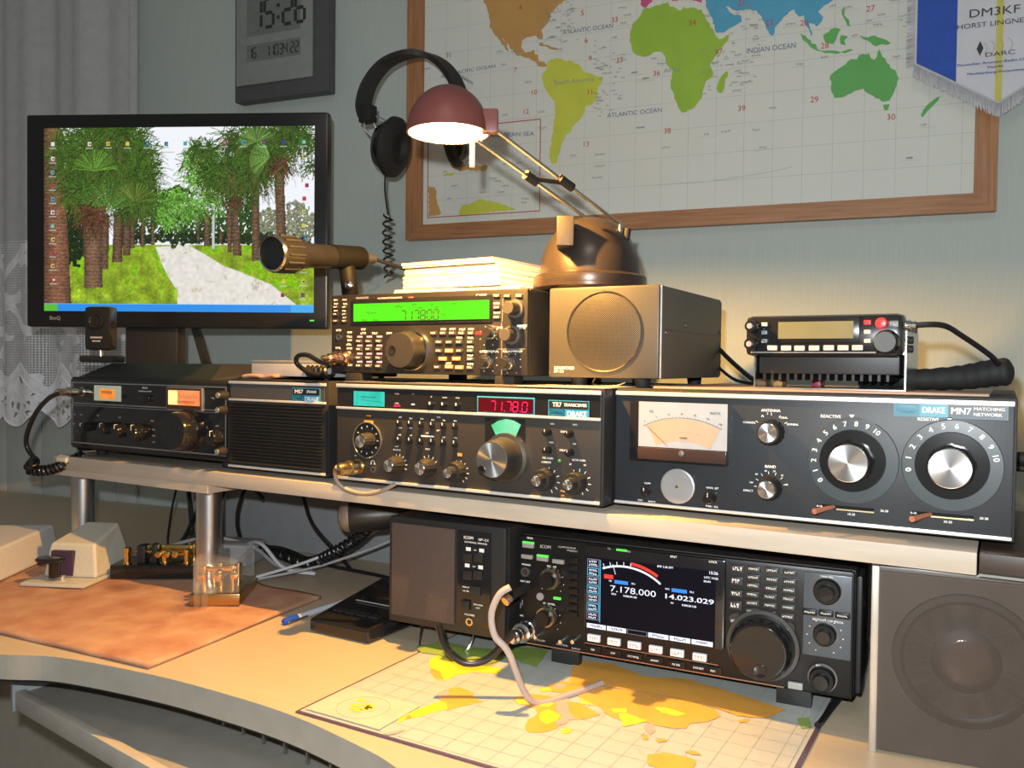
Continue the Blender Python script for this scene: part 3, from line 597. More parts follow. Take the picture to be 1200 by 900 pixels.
T_ = [('AUX', (0.0884, 0.0426), .0016), ('PROGRAM', (0.0885, 0.0387), .0016), ('MODE', (0.1307, 0.0421), .0017), ('MIC', (0.0293, 0.0286), .0015), ('GAIN', (0.2957, 0.0693), .0021), ('DELAY', (0.2959, 0.051), .0021), ('VOX', (0.283, 0.0764), .0016), ('ANTI', (0.308, 0.0768), .0016), ('VOX', (0.2823, 0.0579), .0016), ('CW', (0.3079, 0.0578), .0016), ('MIC GAIN', (0.2784, 0.042), .0020), ('CARRIER', (0.277, 0.0379), .0020), ('RCVR GAIN', (0.313, 0.0422), .0020), ('AF', (0.3039, 0.0377), .0019), ('RF', (0.3197, 0.0378), .0019), ('POWER', (0.0878, 0.1011), .0014), ('STORE', (0.0879, 0.0905), .0014), ('UP', (0.1349, 0.0991), .0013), ('DOWN', (0.1525, 0.0988), .0013), ('STORE', (0.1692, 0.0988), .0013)]
for st, p, h in T_: text(mb, st, p, h, white_i)
for p in [(0.1105, 0.1014), (0.093, 0.0752), (0.1077, 0.0745), (0.1226, 0.0748), (0.1374, 0.0742), (0.1522, 0.0744), (0.1668, 0.0742), (0.0931, 0.0634), (0.1078, 0.0638), (0.1444, 0.0631), (0.1299, 0.0594), (0.0925, 0.0555), (0.1079, 0.0558), (0.152, 0.0559), (0.167, 0.0561), (0.1299, 0.0557), (0.1448, 0.0773)]: marks(mb, p, .0042, .0015, white_i)
mb.rect(*[(0.1084, 0.0892), (0.1131, 0.0908)], -.001, white_i); mb.rect(*[(0.1217, 0.0553), (0.139, 0.0569)], -.001, white_i)
for c, r0, r1, n, a0, a1 in [((0.0908, 0.0219), .0095, .0125, 7, -40, 110), ((0.1323, 0.0232), .0095, .0125, 5, -60, 60), ((0.1721, 0.0203), .0095, .0125, 10, -100, 150), ((0.2796, 0.0198), .0098, .013, 8, -60, 160), ((0.3135, 0.0209), .0098, .013, 8, -60, 160)]: ticks(mb, c, r0, r1, n, a0, a1, white_i, .0008)
mb.build('lettering', t)
p = (0.0884, 0.0877); MB().box(p[0]-.0045, p[0]+.0045, -.0008, 0, p[1]-.001, p[1]+.001, redled).build('indicator_light', t)
p = (0.2914, 0.04); mb = MB(); mb.lathe((p[0], 0, p[1]), (0, -1, 0), [(0, .0018), (.001, .0014), (.0015, 0)], mat('dim_green_lens', (.05, .3, .06), .2), 12); mb.build('indicator_light', t)
# band switch behind a clear numbered disc
bc = (0.0464, 0.0474)
mb = MB(); mb.lathe((bc[0], 0, bc[1]), (0, -1, 0), [(.0003, .0208), (.0022, .0206), (.0024, .0198), (.0018, .0195)], mat('dial_rim', (.35, .33, .30), .2, .8), 48); mb.disc(bc, .0196, -.0012, blackg, 40)
for k in range(12): a_ = k*PI/6; text(mb, '0123456789AB'[k], (bc[0]+.0155*math.sin(a_), bc[1]+.0155*math.cos(a_)), .0024, white_i, None, -.0016, -a_)
mb.build('band_dial', t)
knob(t, (0.0504, 0.0472), .018, .0085, blackm, spun, .0095)
knob(t, (0.0915, 0.023), .019, .0082, blackm, spun, .0100); knob(t, (0.1336, 0.0227), .019, .0082, blackm, spun, .0105)
for c in ((0.1722, 0.0212), (0.2779, 0.0214), (0.3123, 0.0205)):
    k = knob(t, c, .014, .0102, blackm, None, .011); knob(t, c, .023, .0062, blackm, spun, .007, name='inner_knob')
# toggles
for p in [(0.0924, 0.0701), (0.1077, 0.0703), (0.1226, 0.0703), (0.1375, 0.07), (0.1523, 0.07), (0.1672, 0.07), (0.0926, 0.0516), (0.1079, 0.0516), (0.1228, 0.0516), (0.1377, 0.0519), (0.1525, 0.052), (0.1674, 0.0516)]:
    mb = MB(); mb.box(p[0]-.0028, p[0]+.0028, -.0045, 0, p[1]-.0046, p[1]+.0006, blackg, .0006); mb.box(p[0]-.0004, p[0]+.0004, -.0049, -.0044, p[1]-.001, p[1]+.002, white_i); mb.build('push_button', t)
for p in [(0.135, 0.0922), (0.1516, 0.0921), (0.1693, 0.0921)]: mb = MB(); mb.box(p[0]-.0042, p[0]+.0042, -.003, 0, p[1]-.0022, p[1]+.0010, blackg, .0005); mb.box(p[0]-.0004, p[0]+.0004, -.0045, -.003, p[1]-.0015, p[1]+.0015, white_i); mb.build('slide_switch', t)
# fan shaped lit dial above the tuning knob
dc = (0.2303, 0.0542); mb = MB(); mb.box((0.2041, 0.0729)[0], (0.252, 0.075)[0], -.0008, 0, (0.2044, 0.0443)[1], (0.23, 0.0798)[1], blackg); mb.build('dial_window_shadow', t)  # black plate paints the knob's shadow together with the dark dial window
mb = MB(); mb.poly([(0.2122, 0.0719), (0.2204, 0.0766), (0.23, 0.079), (0.2396, 0.0778), (0.2478, 0.074), (0.2417, 0.0617), (0.2302, 0.0633), (0.2186, 0.0605)], -.0014, glow('dial_green', (.10, .75, .30), 1.0, c2=(.4, 1.0, .6), scale=30)); mb.build('lit_dial', t)
mb = MB(); ticks(mb, dc, .0245, .0262, 13, -28, 28, mat('dial_ink', (.02, .25, .1), .6), .0003, -.0017); mb.build('dial_scale', t)
kc = (0.2313, 0.0395)
k = knob(t, kc, .030, .0195, blackm, spun, .0215, skirt=(.0262, mat('knob_skirt', (.62, .58, .5), .25, 1)), flutes=0, capr=.93, dimple=(kc[0]-.0115, kc[1]-.0105, .0042), name='tuning_knob')
for p in [(0.2789, 0.0679), (0.3035, 0.0675), (0.2792, 0.0497), (0.3041, 0.0491)]: toggle(t, p, .009, .0040)
jack(t, (0.0545, 0.0142), .0036)
mb = MB(); p = (0.0544, 0.022); mb.ring(p, .0022, .0028, -.0006, white_i, 14, -PI/2, PI/2); mb.rect((p[0]-.0032, p[1]-.002), (p[0]-.0018, p[1]+.0004), -.0006, white_i); mb.rect((p[0]+.0018, p[1]-.002), (p[0]+.0032, p[1]+.0004), -.0006, white_i); mb.build('headphone_symbol', t)
mb = MB(); pc = (0.035, 0.0166); mb.lathe((pc[0], 0, pc[1]), (0, -1, 0), [(0, .0088), (.003, .0088), (.003, .007), (.012, .007), (.012, .0085), (.02, .0085), (.0205, .0072), (.034, .0070), (.038, .0055), (.04, 0)], mat('plug_brass', (.62, .48, .26), .28, 1), 24); mb.build('microphone_socket', t)
mb = MB(); P = [(-0.6381, 0.722, 0.2064), (-0.6467, 0.722, 0.201), (-0.6479, 0.722, 0.1876), (-0.6378, 0.722, 0.1789), (-0.6182, 0.722, 0.1758), (-0.599, 0.722, 0.1803), (-0.5849, 0.722, 0.188)]; P = [(x, .718 + i*.006, z) for i, (x, y, z) in enumerate(P)]; mb.tube(smooth_path(P, 6), .0024, mat('cable_beige', (.26, .21, .17), .45), 10)
tag(mb.build('microphone_cable', None), 'short brown cable curving from the plug of the middle transceiver over the shelf edge', 'cable')
# perforated top cover
MB().box(0, .336, .01, .29, HT+.002, HT+.0028, holes('perforated_cover', (.20, .19, .18), .6, 0, 900, .55, False)).build('top_grille', t)

# ---------------- M: antenna tuner with two big numbered dials
t = device('antenna_tuner', 'wide black antenna tuner with two big numbered dials, right end of the shelf', 'tuner', ((-0.3325, 0.7796, 0.1870), 0.0000), .3388, HT, .32, panel_blue, cabinet)
feet(t, (.04, .30), (.03, .28), .006)
trimbar(t, 0, .3388, HT-.0022, .0040); trimbar(t, 0, .3388, .0014, .0028)
a, b = [(0.0183, 0.0441), (0.113, 0.1013)]; mb = MB(); mb.box(a[0], b[0], -.010, .001, a[1], b[1], blackg, .0015); mb.build('meter_housing', t)
fa, fb = [(0.0279, 0.0581), (0.1137, 0.101)]
MB().box(fa[0], fb[0], -.0104, -.0095, fa[1], fb[1], mat('meter_face', (.33, .36, .39), .5, emit=.10)).build('meter_face', t)
mb = MB(); C_ = ((fa[0]+fb[0])/2, fa[1]-.055); R_ = fb[1]-C_[1]
mb.ring(C_, R_-.0145, R_-.0141, -.0106, black, 40, math.radians(-27), math.radians(27)); ticks(mb, C_, R_-.014, R_-.0125, 22, -26, 26, black, .0002, -.0106)
for k in range(7): a_ = math.radians(-25+k*8.3); text(mb, str([0, 5, 10, 20, 50, 100, 200][k]), (C_[0]+(R_-.0105)*math.sin(a_), C_[1]+(R_-.0105)*math.cos(a_)), .0016, black, None, -.0106, -a_)
mb.build('scale_marks', t)
mb = MB(); mb.ring(C_, R_-.036, R_-.0150, -.0105, mat('meter_peach', (.40, .30, .21), .5, emit=.10), 40, math.radians(-24), math.radians(26)); mb.build('coloured_scale', t)
mb = MB(); text(mb, '0.5', (0.0407, 0.0921), .0021, black, None, -.0107); text(mb, 'WATTS', (0.1022, 0.0923), .0021, black, None, -.0107); text(mb, 'VSWR', (0.0725, 0.0681), .0020, black, None, -.0107)
for p in [(0.0552, 0.0717), (0.0617, 0.0729), (0.071, 0.0737), (0.0783, 0.0732), (0.0874, 0.0721), (0.073, 0.0643)]: marks(mb, p, .005, .0012, mgrey, -.0107)
mb.build('lettering', t)
n0, n1 = [(0.0363, 0.078), (0.0568, 0.0605)]; mb = MB(); mb.line(n0, n1, .0006, -.0111, mat('needle_red', (.6, .08, .04), .5)); mb.build('needle', t)
MB().box(fa[0], fb[0], -.0130, -.0098, a[1]+.002, fa[1]-.0006, mat('smoked_plastic', (.05, .03, .025), .15), .001).build('meter_lower_cover', t)
p = (0.0717, 0.0537); mb = MB(); mb.lathe((p[0], 0, p[1]), (0, -1, 0), [(.0125, .003), (.0138, .0026), (.0142, 0)], mat('screw_grey', (.3, .3, .3), .3, .7), 16); mb.build('zero_screw', t)
p = (0.0651, 0.0214); k = knob(t, p, .004, .0166, mat('disc_grey', (.36, .36, .36), .4, .5), None, .0168, name='grey_disc', flutes=0)
mb = MB(); mb.lathe((p[0], 0, p[1]), (0, -1, 0), [(.004, .0018), (.0055, .0014), (.0058, 0)], brass, 12); mb.build('disc_pin', k)
toggle(t, (0.0334, 0.0141), .009, .0046); toggle(t, (0.0962, 0.0134), .010, .0062)
knob(t, (0.1515, 0.0773), .017, .0105, blackm, spun, .0120, flutes=16); knob(t, (0.1512, 0.027), .017, .0095, blackm, spun, .0110, flutes=16)
mb = MB()
for st, p, h in [('ANTENNA', (0.1499, 0.0964), .0026), ('BAND', (0.1505, 0.0459), .0026), ('COAX/DL', (0.131, 0.0848), .0019), ('1', (0.142, 0.0908), .0019), ('2', (0.1471, 0.0936), .0019), ('2/BAL', (0.1617, 0.0904), .0019), ('2/UNBAL', (0.1692, 0.0847), .0019), ('80', (0.1383, 0.0382), .0017), ('40', (0.1464, 0.0418), .0017), ('20', (0.1539, 0.042), .0017), ('15', (0.161, 0.0388), .0017), ('10', (0.1652, 0.0308), .0017), ('160', (0.1338, 0.0304), .0017), ('DIRECT', (0.1312, 0.0227), .0019), ('VSWR', (0.0339, 0.0216), .0018), ('FWD', (0.0269, 0.0045), .0016), ('WATTS', (0.0386, 0.0041), .0016), ('VSWR  SET', (0.0978, 0.0222), .0018), ('PUSH  ADJ', (0.0977, 0.005), .0018), ('REACTIVE', (0.2012, 0.0932), .0028), ('RESISTIVE', (0.2774, 0.0938), .0028), ('0-10', (0.1933, 0.0143), .0018), ('20-30', (0.2455, 0.015), .0020), ('10-20', (0.2196, 0.0096), .0020), ('0-10', (0.268, 0.0155), .0018), ('20-30', (0.3191, 0.016), .0020), ('10-20', (0.2936, 0.0106), .0020)]: text(mb, st, p, h, white_i)
ticks(mb, (0.1506, 0.0784), .0135, .0160, 5, -60, 60, white_i, .0006); ticks(mb, (0.1508, 0.0271), .0120, .0145, 7, -90, 75, white_i, .0006)
for p in [(0.2184, 0.0933), (0.293, 0.0939)]: mb.add([(p[0]-.0022, -.0006, p[1]+.002), (p[0], -.0006, p[1]-.0022), (p[0]+.0022, -.0006, p[1]+.002)], [(0, 1, 2)], white_i)
mb.build('lettering', t)
for c, cap, R, a0, step, rr_ in [((0.219, 0.0557), (0.2197, 0.0561), .0370, -126, 16.3, .0268), ((0.2945, 0.0568), (0.2954, 0.057), .0375, -100, 17.6, .0275)]:
    c = (cap[0], (c[1]+cap[1])/2)
    mb = MB(); mb.lathe((c[0], 0, c[1]), (0, -1, 0), [(.0002, R), (.0016, R), (.002, R-.0008), (.0021, rr_)], mat('dial_disc', (.052, .064, .071), .3, coat=.3), 64, False)
    mb.build('dial_disc', t)
    mb = MB(); 
    for k in range(11): a_ = math.radians(a0 + k*step); rad = (R+rr_)/2; text(mb, str(k), (c[0]+rad*math.sin(a_), c[1]+rad*math.cos(a_)), .0046, white_i, None, -.0024, -a_)
    mb.build('dial_scale', t)
    mb = MB(); mb.lathe((c[0], 0, c[1]), (0, -1, 0), [(.0022, rr_), (.006, rr_-.0006), (.0062, .015)], blackg, 64); mb.build('dial_ring', t)
    knob(t, (cap[0], c[1]), .026, .0162, blackg, spun, .0185, flutes=8, capr=.98, name='tuning_knob')
for a, b, lv in [([(0.2073, 0.0151), (0.2377, 0.0142)], 0, (0.195, 0.0126)), ([(0.2811, 0.0159), (0.3121, 0.0154)], 0, (0.2707, 0.0136))]:
    z = (a[0][1]+a[1][1])/2
    mb = MB(); mb.box(lv[0]-.004, a[1][0], -.0004, .0005, z-.0022, z+.0016, blackg); mb.box(a[0][0], a[1][0], -.0008, 0, z-.0024, z-.0012, mat('slot_brass', (.75, .62, .35), .3, .8)); mb.build('lever_slot', t)
    mb = MB(); mb.tube([(lv[0]+.010, 0, z), (lv[0]+.004, -.010, z-.001), (lv[0]-.002, -.022, z-.002)], [.0016, .0020, .0026], mat('lever_copper', (.40, .16, .09), .4)); mb.build('lever', t)
a, b = [(0.2513, 0.0973), (0.3344, 0.1059)]; mb = MB(); mb.rect((a[0], a[1]-.002), (b[0], b[1]+.002), -.0006, mat('badge_line', (.10, .22, .26), .5)); mb.rect((a[0]+.0006, a[1]-.0014), (b[0]-.0006, b[1]+.0014), -.0008, mat('badge_ground', (.03, .045, .055), .4))
mb.rect((a[0]+.0006, a[1]-.0014), (a[0]+(b[0]-a[0])*.235, b[1]+.0014), -.0009, mat('badge_teal', (.03, .16, .22), .4)); mb.rect((a[0]+(b[0]-a[0])*.235, a[1]-.0014), (a[0]+(b[0]-a[0])*.49, b[1]+.0014), -.0009, mat('badge_sky', (.05, .26, .36), .4)); mb.build('badge', t)
zc = (a[1]+b[1])/2; Wb = b[0]-a[0]; mb = MB(); text(mb, 'DRAKE', (a[0]+Wb*.36, zc), .0052, white_i, Wb*.20, -.0012); text(mb, 'MN7', (a[0]+Wb*.60, zc), .0056, white_i, Wb*.17, -.0012); text(mb, 'MATCHING', (a[0]+Wb*.84, zc+.0021), .0026, white_i, Wb*.26, -.0012); text(mb, 'NETWORK', (a[0]+Wb*.83, zc-.0024), .0026, white_i, Wb*.24, -.0012); mb.build('lettering', t)
mb = MB()
for f in (1, .6): mb.tube([(a[0]+Wb*.12+Wb*.095*f*math.cos(q), -.0012, zc+.003*f*math.sin(q)) for q in np.linspace(0, 2*PI, 25)], .0003, MATS['badge_sky'], 4)
mb.build('badge_emblem', t)
mb = MB(); mb.tube([(.3408, .12, .055), (.362, .12, .055)], .006, blackm, 12); mb.tube([(.3408, .12, .046), (.372, .12, .046)], .003, blackm, 10); mb.build('side_plug', t)

# ---------------- S: loudspeaker with louvres
t = device('louvred_speaker', 'black louvred loudspeaker with a small blue badge, between two radios on the shelf', 'speaker', ((-0.8619, 0.7654, 0.1870), 0.0000), .1642, HT, .28, black, cabinet, side=.001)
feet(t, (.02, .145), (.03, .25), .006)
trimbar(t, 0, .164, HT-.0022, .0034); zt = (0.077, 0.0864)[1]; trimbar(t, 0, .164, zt, .0028); trimbar(t, 0, .164, .0016, .003)
MB().box(.003, .162, -.0008, .0002, zt+.002, HT-.004, mat('nameplate_grey', (.055, .055, .06), .3)).build('name_strip', t)
nS = 19
for k in range(nS):
    z = .0055 + (zt-.0075)*(k+.5)/nS; h = (zt-.0075)/nS
    mb = MB(); mb.add([(.004, -.0005, z-h*.5), (.160, -.0005, z-h*.5), (.160, -.0042, z+h*.12), (.004, -.0042, z+h*.12), (.004, -.0005, z+h*.28), (.160, -.0005, z+h*.28)], [(0, 1, 2, 3), (3, 2, 5, 4)], mat('louvre_black', (.030, .029, .027), .4)); mb.build('louvre', t)
a, b = [(0.1104, 0.0867), (0.1554, 0.1038)]; badge(t, a, b, [('MS7', .25, .3), ('SPEAKER', .7, .36)])

# ---------------- L: older station radio, far left
t = device('valve_radio', 'older black radio with two amber lit meters, at the left end of the shelf', 'radio', ((-1.1954, 0.7636, 0.1950), 0.0000), .3290, .0985, .30, blackg, cabinet, top=.003)
feet(t, (.03, .30), (.03, .27), .0135, .009)
silver = mat('hairline_silver', (.42, .42, .42), .3, .8)
zm = (0.0059, 0.0633)[1]
mb = MB()
for z in (.0055, zm, .0935): mb.box(.003, .3295, -.0008, 0, z-.0008, z+.0008, silver)
mb.box(.003, .3295, -.0006, 0, zm-.0036, zm-.0028, silver)
for x in (.0035, .329): mb.box(x-.0006, x+.0006, -.0008, 0, .0055, .0935, silver)
mb.build('silver_border', t)['kind'] = 'stuff'
a, b = [(0.0577, 0.0676), (0.1167, 0.0904)]; MB().box(a[0], b[0], -.0015, 0, a[1]+.001, b[1], mat('meter_mint', (.52, .58, .45), .4, emit=.15)).build('meter_plate', t)
a, b = [(0.0719, 0.0714), (0.1051, 0.0855)]; MB().box(a[0], b[0], -.0022, -.001, a[1], b[1], glow('amber_dim', (.90, .20, .02), 1.0, c2=(1.0, .36, .07), scale=140, noise=0)).build('amber_meter', t)
mb = MB(); marks(mb, ((a[0]+b[0])/2, (a[1]+b[1])/2+.002), (b[0]-a[0])*.7, .004, mat('meter_brown', (.25, .08, .02), .5), -.0025); mb.build('scale_marks', t)
a, b = [(0.2164, 0.0596), (0.2873, 0.0929)]; mb = MB(); mb.box(a[0], b[0], -.003, 0, a[1]+.0012, b[1]-.001, silver, .0008); mb.build('meter_bezel', t)
MB().box(a[0]+.0015, b[0]-.0015, -.0034, -.002, a[1]+.0026, b[1]-.0024, mat('meter_brown_edge', (.05, .025, .015), .3)).build('meter_recess', t)
a, b = [(0.2219, 0.0658), (0.2836, 0.0889)]; MB().box(a[0], b[0], -.0039, -.003, a[1]+.002, b[1]-.001, glow('amber_pink', (1.0, .24, .07), 1.0, c2=(1.0, .36, .14), scale=60, noise=0)).build('lit_scale', t)
MB().box(a[0]+.0005, a[0]+(b[0]-a[0])*.30, -.0041, -.0039, a[1]+.003, b[1]-.002, glow('lamp_hot', (1.0, .60, .15), 2.5)).build('dial_lamp', t)
mb = MB()
for k in range(12): mb.rect((a[0]+(b[0]-a[0])*(.36+k*.05), (a[1]+b[1])/2), (a[0]+(b[0]-a[0])*(.36+k*.05)+.0006, (a[1]+b[1])/2+(.006 if k % 3 == 0 else .0035)), -.0042, MATS['meter_brown'])
marks(mb, ((a[0]+b[0])/2+.004, a[1]+.0065), (b[0]-a[0])*.6, .003, MATS['meter_brown'], -.0042); mb.build('scale_marks', t)
mb = MB(); text(mb, 'DRAKE', (0.1695, 0.0892), .0026, white_i); marks(mb, (0.1695, 0.0844), .028, .0016, white_i)
for p in [(0.0102, 0.0463), (0.0267, 0.0465), (0.066, 0.0467), (0.1151, 0.0457), (0.185, 0.0441), (0.1881, 0.0324), (0.1882, 0.0238), (0.1882, 0.0156), (0.2832, 0.0438), (0.3135, 0.0432), (0.3052, 0.0788), (0.0451, 0.0335), (0.0084, 0.0325)]: marks(mb, p, .006, .0022, grey_i)
mb.build('lettering', t)
p = (0.1717, 0.0752); mb = MB(); mb.box(p[0]-.009, p[0]+.009, -.006, 0, p[1]-.0045, p[1]+.004, blackg, .001); mb.build('slide_switch', t)
for c in [(0.3298, 0.0837), (0.329, 0.0647), (0.3285, 0.0118)]: knob(t, c, .014, .0044, blackm, mat('cap_grey', (.45, .45, .45), .3, .7), .006)
for c, r in [((0.0458, 0.0295), .006), ((0.0909, 0.0297), .0078), ((0.1233, 0.0283), .0088), ((0.1595, 0.0276), .0105), ((0.3164, 0.028), .0095), ((0.0107, 0.0288), .003)][:5]: knob(t, c, .015, r, blackg, None, r*1.15, pointer=white_i)
kc = (0.2606, 0.0352); knob(t, kc, .028, .0245, blackg, None, .026, flutes=0, skirt=(.029, blackg), name='tuning_knob', dimple=(kc[0]+.006, kc[1]+.002, .003))
mb = MB(); pc = (0.0328, 0.0805); mb.lathe((pc[0], 0, pc[1]), (0, -1, 0), [(0, .0075), (.004, .0072), (.004, .0055), (.014, .0055), (.0145, .0072), (.024, .0070), (.0245, .0055), (.040, .0048), (.044, .003), (.044, 0)], mat('plug_nickel', (.58, .54, .48), .25, 1), 20); mb.build('microphone_socket', t)
cabm = mat('cable_black', (.010, .010, .011), .30)
P = [(x, .716 + .004*i, z) for i, (x, y, z) in enumerate([(-1.1427, 0.725, 0.2755), (-1.177, 0.725, 0.2673), (-1.2144, 0.725, 0.2464), (-1.2444, 0.725, 0.2152), (-1.2532, 0.725, 0.1921), (-1.2381, 0.725, 0.1729)])]
mb = MB(); mb.tube(smooth_path(P, 8), .0034, cabm, 10)
P2 = [P[-1], *[(x, .74+.01*i, z) for i, (x, y, z) in enumerate([(-1.2609, 0.75, 0.1575), (-1.2327, 0.75, 0.1569), (-1.2051, 0.75, 0.1665), (-1.176, 0.75, 0.1809)])]]
mb.tube(coil_path(P2, .0060, 17), .0026, cabm, 7)
tag(mb.build('coiled_cable', None), 'black coiled microphone cable looping at the left end of the shelf', 'cable')
mb = MB(); mb.lathe((0, 0, 0), (0, 1, .0), [(0, .012), (.004, .021), (.05, .022), (.09, .015), (.094, 0)], blackm, 24)
o = mb.build('hand_microphone', None); tag(o, 'rounded black hand microphone lying behind the left end of the left radio', 'microphone'); o.location = (-1.232, .80, .202)

# ================================================================== ON TOP OF THE ROW
# ---------------- K: transceiver with the green display
HK, WK = .094, .2728
facek = mat('face_graphite', (.018, .0165, .0155), .42, bump=.05, scale=500)
t = device('radio_transceiver', 'black transceiver with a bright green display reading 7.178.00, under the paper stack', 'radio', ((-0.7149, 0.7920, 0.3097), 0.0100), WK, HK, .26, facek, cabinet, side=0, top=0, bev=.003, fd=.006)
for x in (.035, .245):
    MB().box(x-.012, x+.012, -.001, .022, -.0124, 0, blackm, .002).build('foot', t); MB().box(x-.010, x+.010, .22, .24, -.0124, 0, blackm, .002).build('foot', t)
a, b = [(0.0366, 0.0606), (0.2258, 0.0835)]; mb = MB(); mb.box(a[0]-.004, b[0]+.004, -.0012, 0, a[1]-.003, b[1]+.004, blackg, .001); mb.build('display_bezel', t)
MB().box(a[0], b[0], -.0020, -.0010, a[1]+.001, b[1]-.001, glow('lime', (.09, .88, .01), 1.15, c2=(.13, 1.0, .02), scale=8)).build('green_display', t)
lk = mat('lcd_dark_green', (.012, .05, .005), .6)
mb = MB(); p = (0.1076, 0.0674); q = (0.1621, 0.0664); seg7(mb, '717800', p, .0118, (q[0]-p[0])/6.0, lk, -.0023, .0017, .06); seg7(mb, '.', (q[0]-.021, p[1]), .0118, .005, lk, -.0023, .0011)
for p, w_ in zip([(0.1046, 0.0776), (0.1261, 0.0794), (0.1511, 0.0792), (0.1593, 0.0757), (0.1807, 0.079), (0.1667, 0.0679), (0.1346, 0.0756), (0.0536, 0.0627), (0.0706, 0.0625)], [.011, .006, .004, .006, .007, .006, .006, .008, .008]): marks(mb, p, w_, .0022, lk, -.0023)
mb.build('lcd_digits', t)
mb = MB(); c = (0.0666, 0.0197); 
for R, x0_, x1_, s_ in [(.060, -14, 15, .0003), (.0535, -12, -6, .0007), (.052, -9, 5, .0007)]: mb.ring(c, R-s_, R, -.0023, lk, 20, math.radians(x0_), math.radians(x1_))
mb.build('dial_scale', t)
mb = MB(); text(mb, 'KENWOOD', (0.0485, 0.0896), .0026, grey_i); text(mb, 'ALL MODE HF TRANSCEIVER', (0.0895, 0.0884), .0018, white_i, .036); text(mb, 'DSP', (0.215, 0.0877), .0030, white_i, .013); text(mb, 'TS-570', (0.1196, 0.088), .0018, orange_i)
for p in [(0.0075, 0.0882), (0.0215, 0.0881), (0.0078, 0.0836), (0.0224, 0.0832), (0.0075, 0.0796), (0.0216, 0.0793), (0.0076, 0.075), (0.0213, 0.0747), (0.0076, 0.071), (0.0213, 0.0707), (0.0217, 0.0668), (0.0077, 0.0628), (0.0217, 0.0626)]: marks(mb, p, .0065, .0020, white_i)
for p in [(0.0124, 0.0513), (0.0117, 0.0299), (0.03, 0.0485), (0.0294, 0.0437), (0.0301, 0.0391), (0.0288, 0.0341), (0.0297, 0.0293), (0.0285, 0.0244), (0.03, 0.0095), (0.0512, 0.052), (0.0505, 0.0475), (0.0677, 0.0473), (0.0892, 0.0471), (0.0445, 0.0093), (0.0594, 0.0094), (0.0738, 0.0096)]: marks(mb, p, .0080, .0026, white_i)
for p in [(0.2347, 0.0876), (0.2479, 0.0869), (0.2624, 0.0867), (0.2348, 0.0783), (0.2349, 0.0738), (0.2353, 0.0681), (0.235, 0.0631), (0.1658, 0.0511), (0.1778, 0.051), (0.1908, 0.0506), (0.2027, 0.0507), (0.1871, 0.0412), (0.2017, 0.0411), (0.2015, 0.0312), (0.2016, 0.0216), (0.2018, 0.0122), (0.1735, 0.0131), (0.2386, 0.0519), (0.2669, 0.0512)]: marks(mb, p, .0080, .0022, white_i)
for p in [(0.2258, 0.0262), (0.2552, 0.0263)]: marks(mb, p, .024, .0022, white_i)
mb.build('lettering', t)
# keypad and buttons, each a piece
kb_grey = mat('button_graphite', (.045, .042, .040), .5); kb_or = mat('button_amber', (.50, .25, .08), .5)
def btn(root, c, w_, h_, m=kb_grey, ink_=white_i, d=.0018, nm='button', tall=.5):
    mb = MB(); mb.box(c[0]-w_/2, c[0]+w_/2, -d, .0005, c[1]-h_/2, c[1]+h_/2, m, .0005); 
    if ink_: marks(mb, c, w_*.72, h_*tall, ink_, -d-.0002)
    return mb.build(nm, root)
for col in [(0.0441, 0.1041), (0.0585, 0.1036), (0.0737, 0.1031)]:
    for rw in [(-0.0109, 0.0382), (-0.0109, 0.0286), (-0.0108, 0.0185), (-0.0107, 0.0089)]: btn(t, (col[0], rw[1]), .0086, .0040, kb_grey)
mb = MB()
for col in [(0.0454, 0.1041), (0.0598, 0.1036), (0.075, 0.103)]:
    for rw in [(-0.011, 0.0433), (-0.0109, 0.0328), (-0.0108, 0.0232), (-0.0107, 0.0136)]: mb.rect((col[0]-.0042, rw[1]-.0012), (col[0]+.0042, rw[1]+.0012), -.0006, purple_i); marks(mb, (col[0], rw[1]), .007, .0012, white_i, -.0008)
mb.build('lettering', t)
for p in [(0.0075, 0.0796), (0.0216, 0.0793), (0.0076, 0.071), (0.0217, 0.0707), (0.0077, 0.0628), (0.0217, 0.0626)]: btn(t, (p[0], p[1]), .0075, .0034, facek)
for p in [(0.1524, 0.0469), (0.1651, 0.0468), (0.1776, 0.0467), (0.1899, 0.0466), (0.2021, 0.0465), (0.1595, 0.0368), (0.1733, 0.0367), (0.1867, 0.0367), (0.2015, 0.0366), (0.1597, 0.0269), (0.1872, 0.027), (0.2016, 0.027), (0.2017, 0.0179), (0.1576, 0.0084), (0.2014, 0.0085)]: btn(t, p, .0088, .0040)
for p in [(0.1734, 0.0269), (0.1649, 0.0179), (0.1833, 0.0181), (0.1736, 0.009), (0.1874, 0.0084)]: btn(t, p, .0105, .0042, kb_or)
for p in [(0.2347, 0.0868), (0.2479, 0.0861), (0.2624, 0.0857), (0.2349, 0.074), (0.235, 0.0634)]: btn(t, p, .0085, .0036)
jack(t, (0.0122, 0.0431), .0036)
mb = MB(); pc = (0.0227, 0.0175); mb.lathe((pc[0], 0, pc[1]), (0, -1, 0), [(0, .0092), (.006, .0090), (.008, .0074), (.012, .0074), (.013, .0082), (.020, .0078), (.021, .006), (.030, .0055), (.032, .0035), (.040, .0032), (.042, 0)], mat('plug_copper', (.72, .50, .36), .2, 1), 24); mb.build('microphone_socket', t)
kc = (0.1236, 0.0269)
knob(t, kc, .026, .0205, facek, mat('knob_face', (.032, .029, .027), .45), .0222, skirt=(.0242, chrome), flutes=40, capr=.97, name='tuning_knob', dimple=(kc[0]-.0095, kc[1]+.0002, .0048))
gf = mat('knob_soft_grey', (.055, .050, .046), .45)
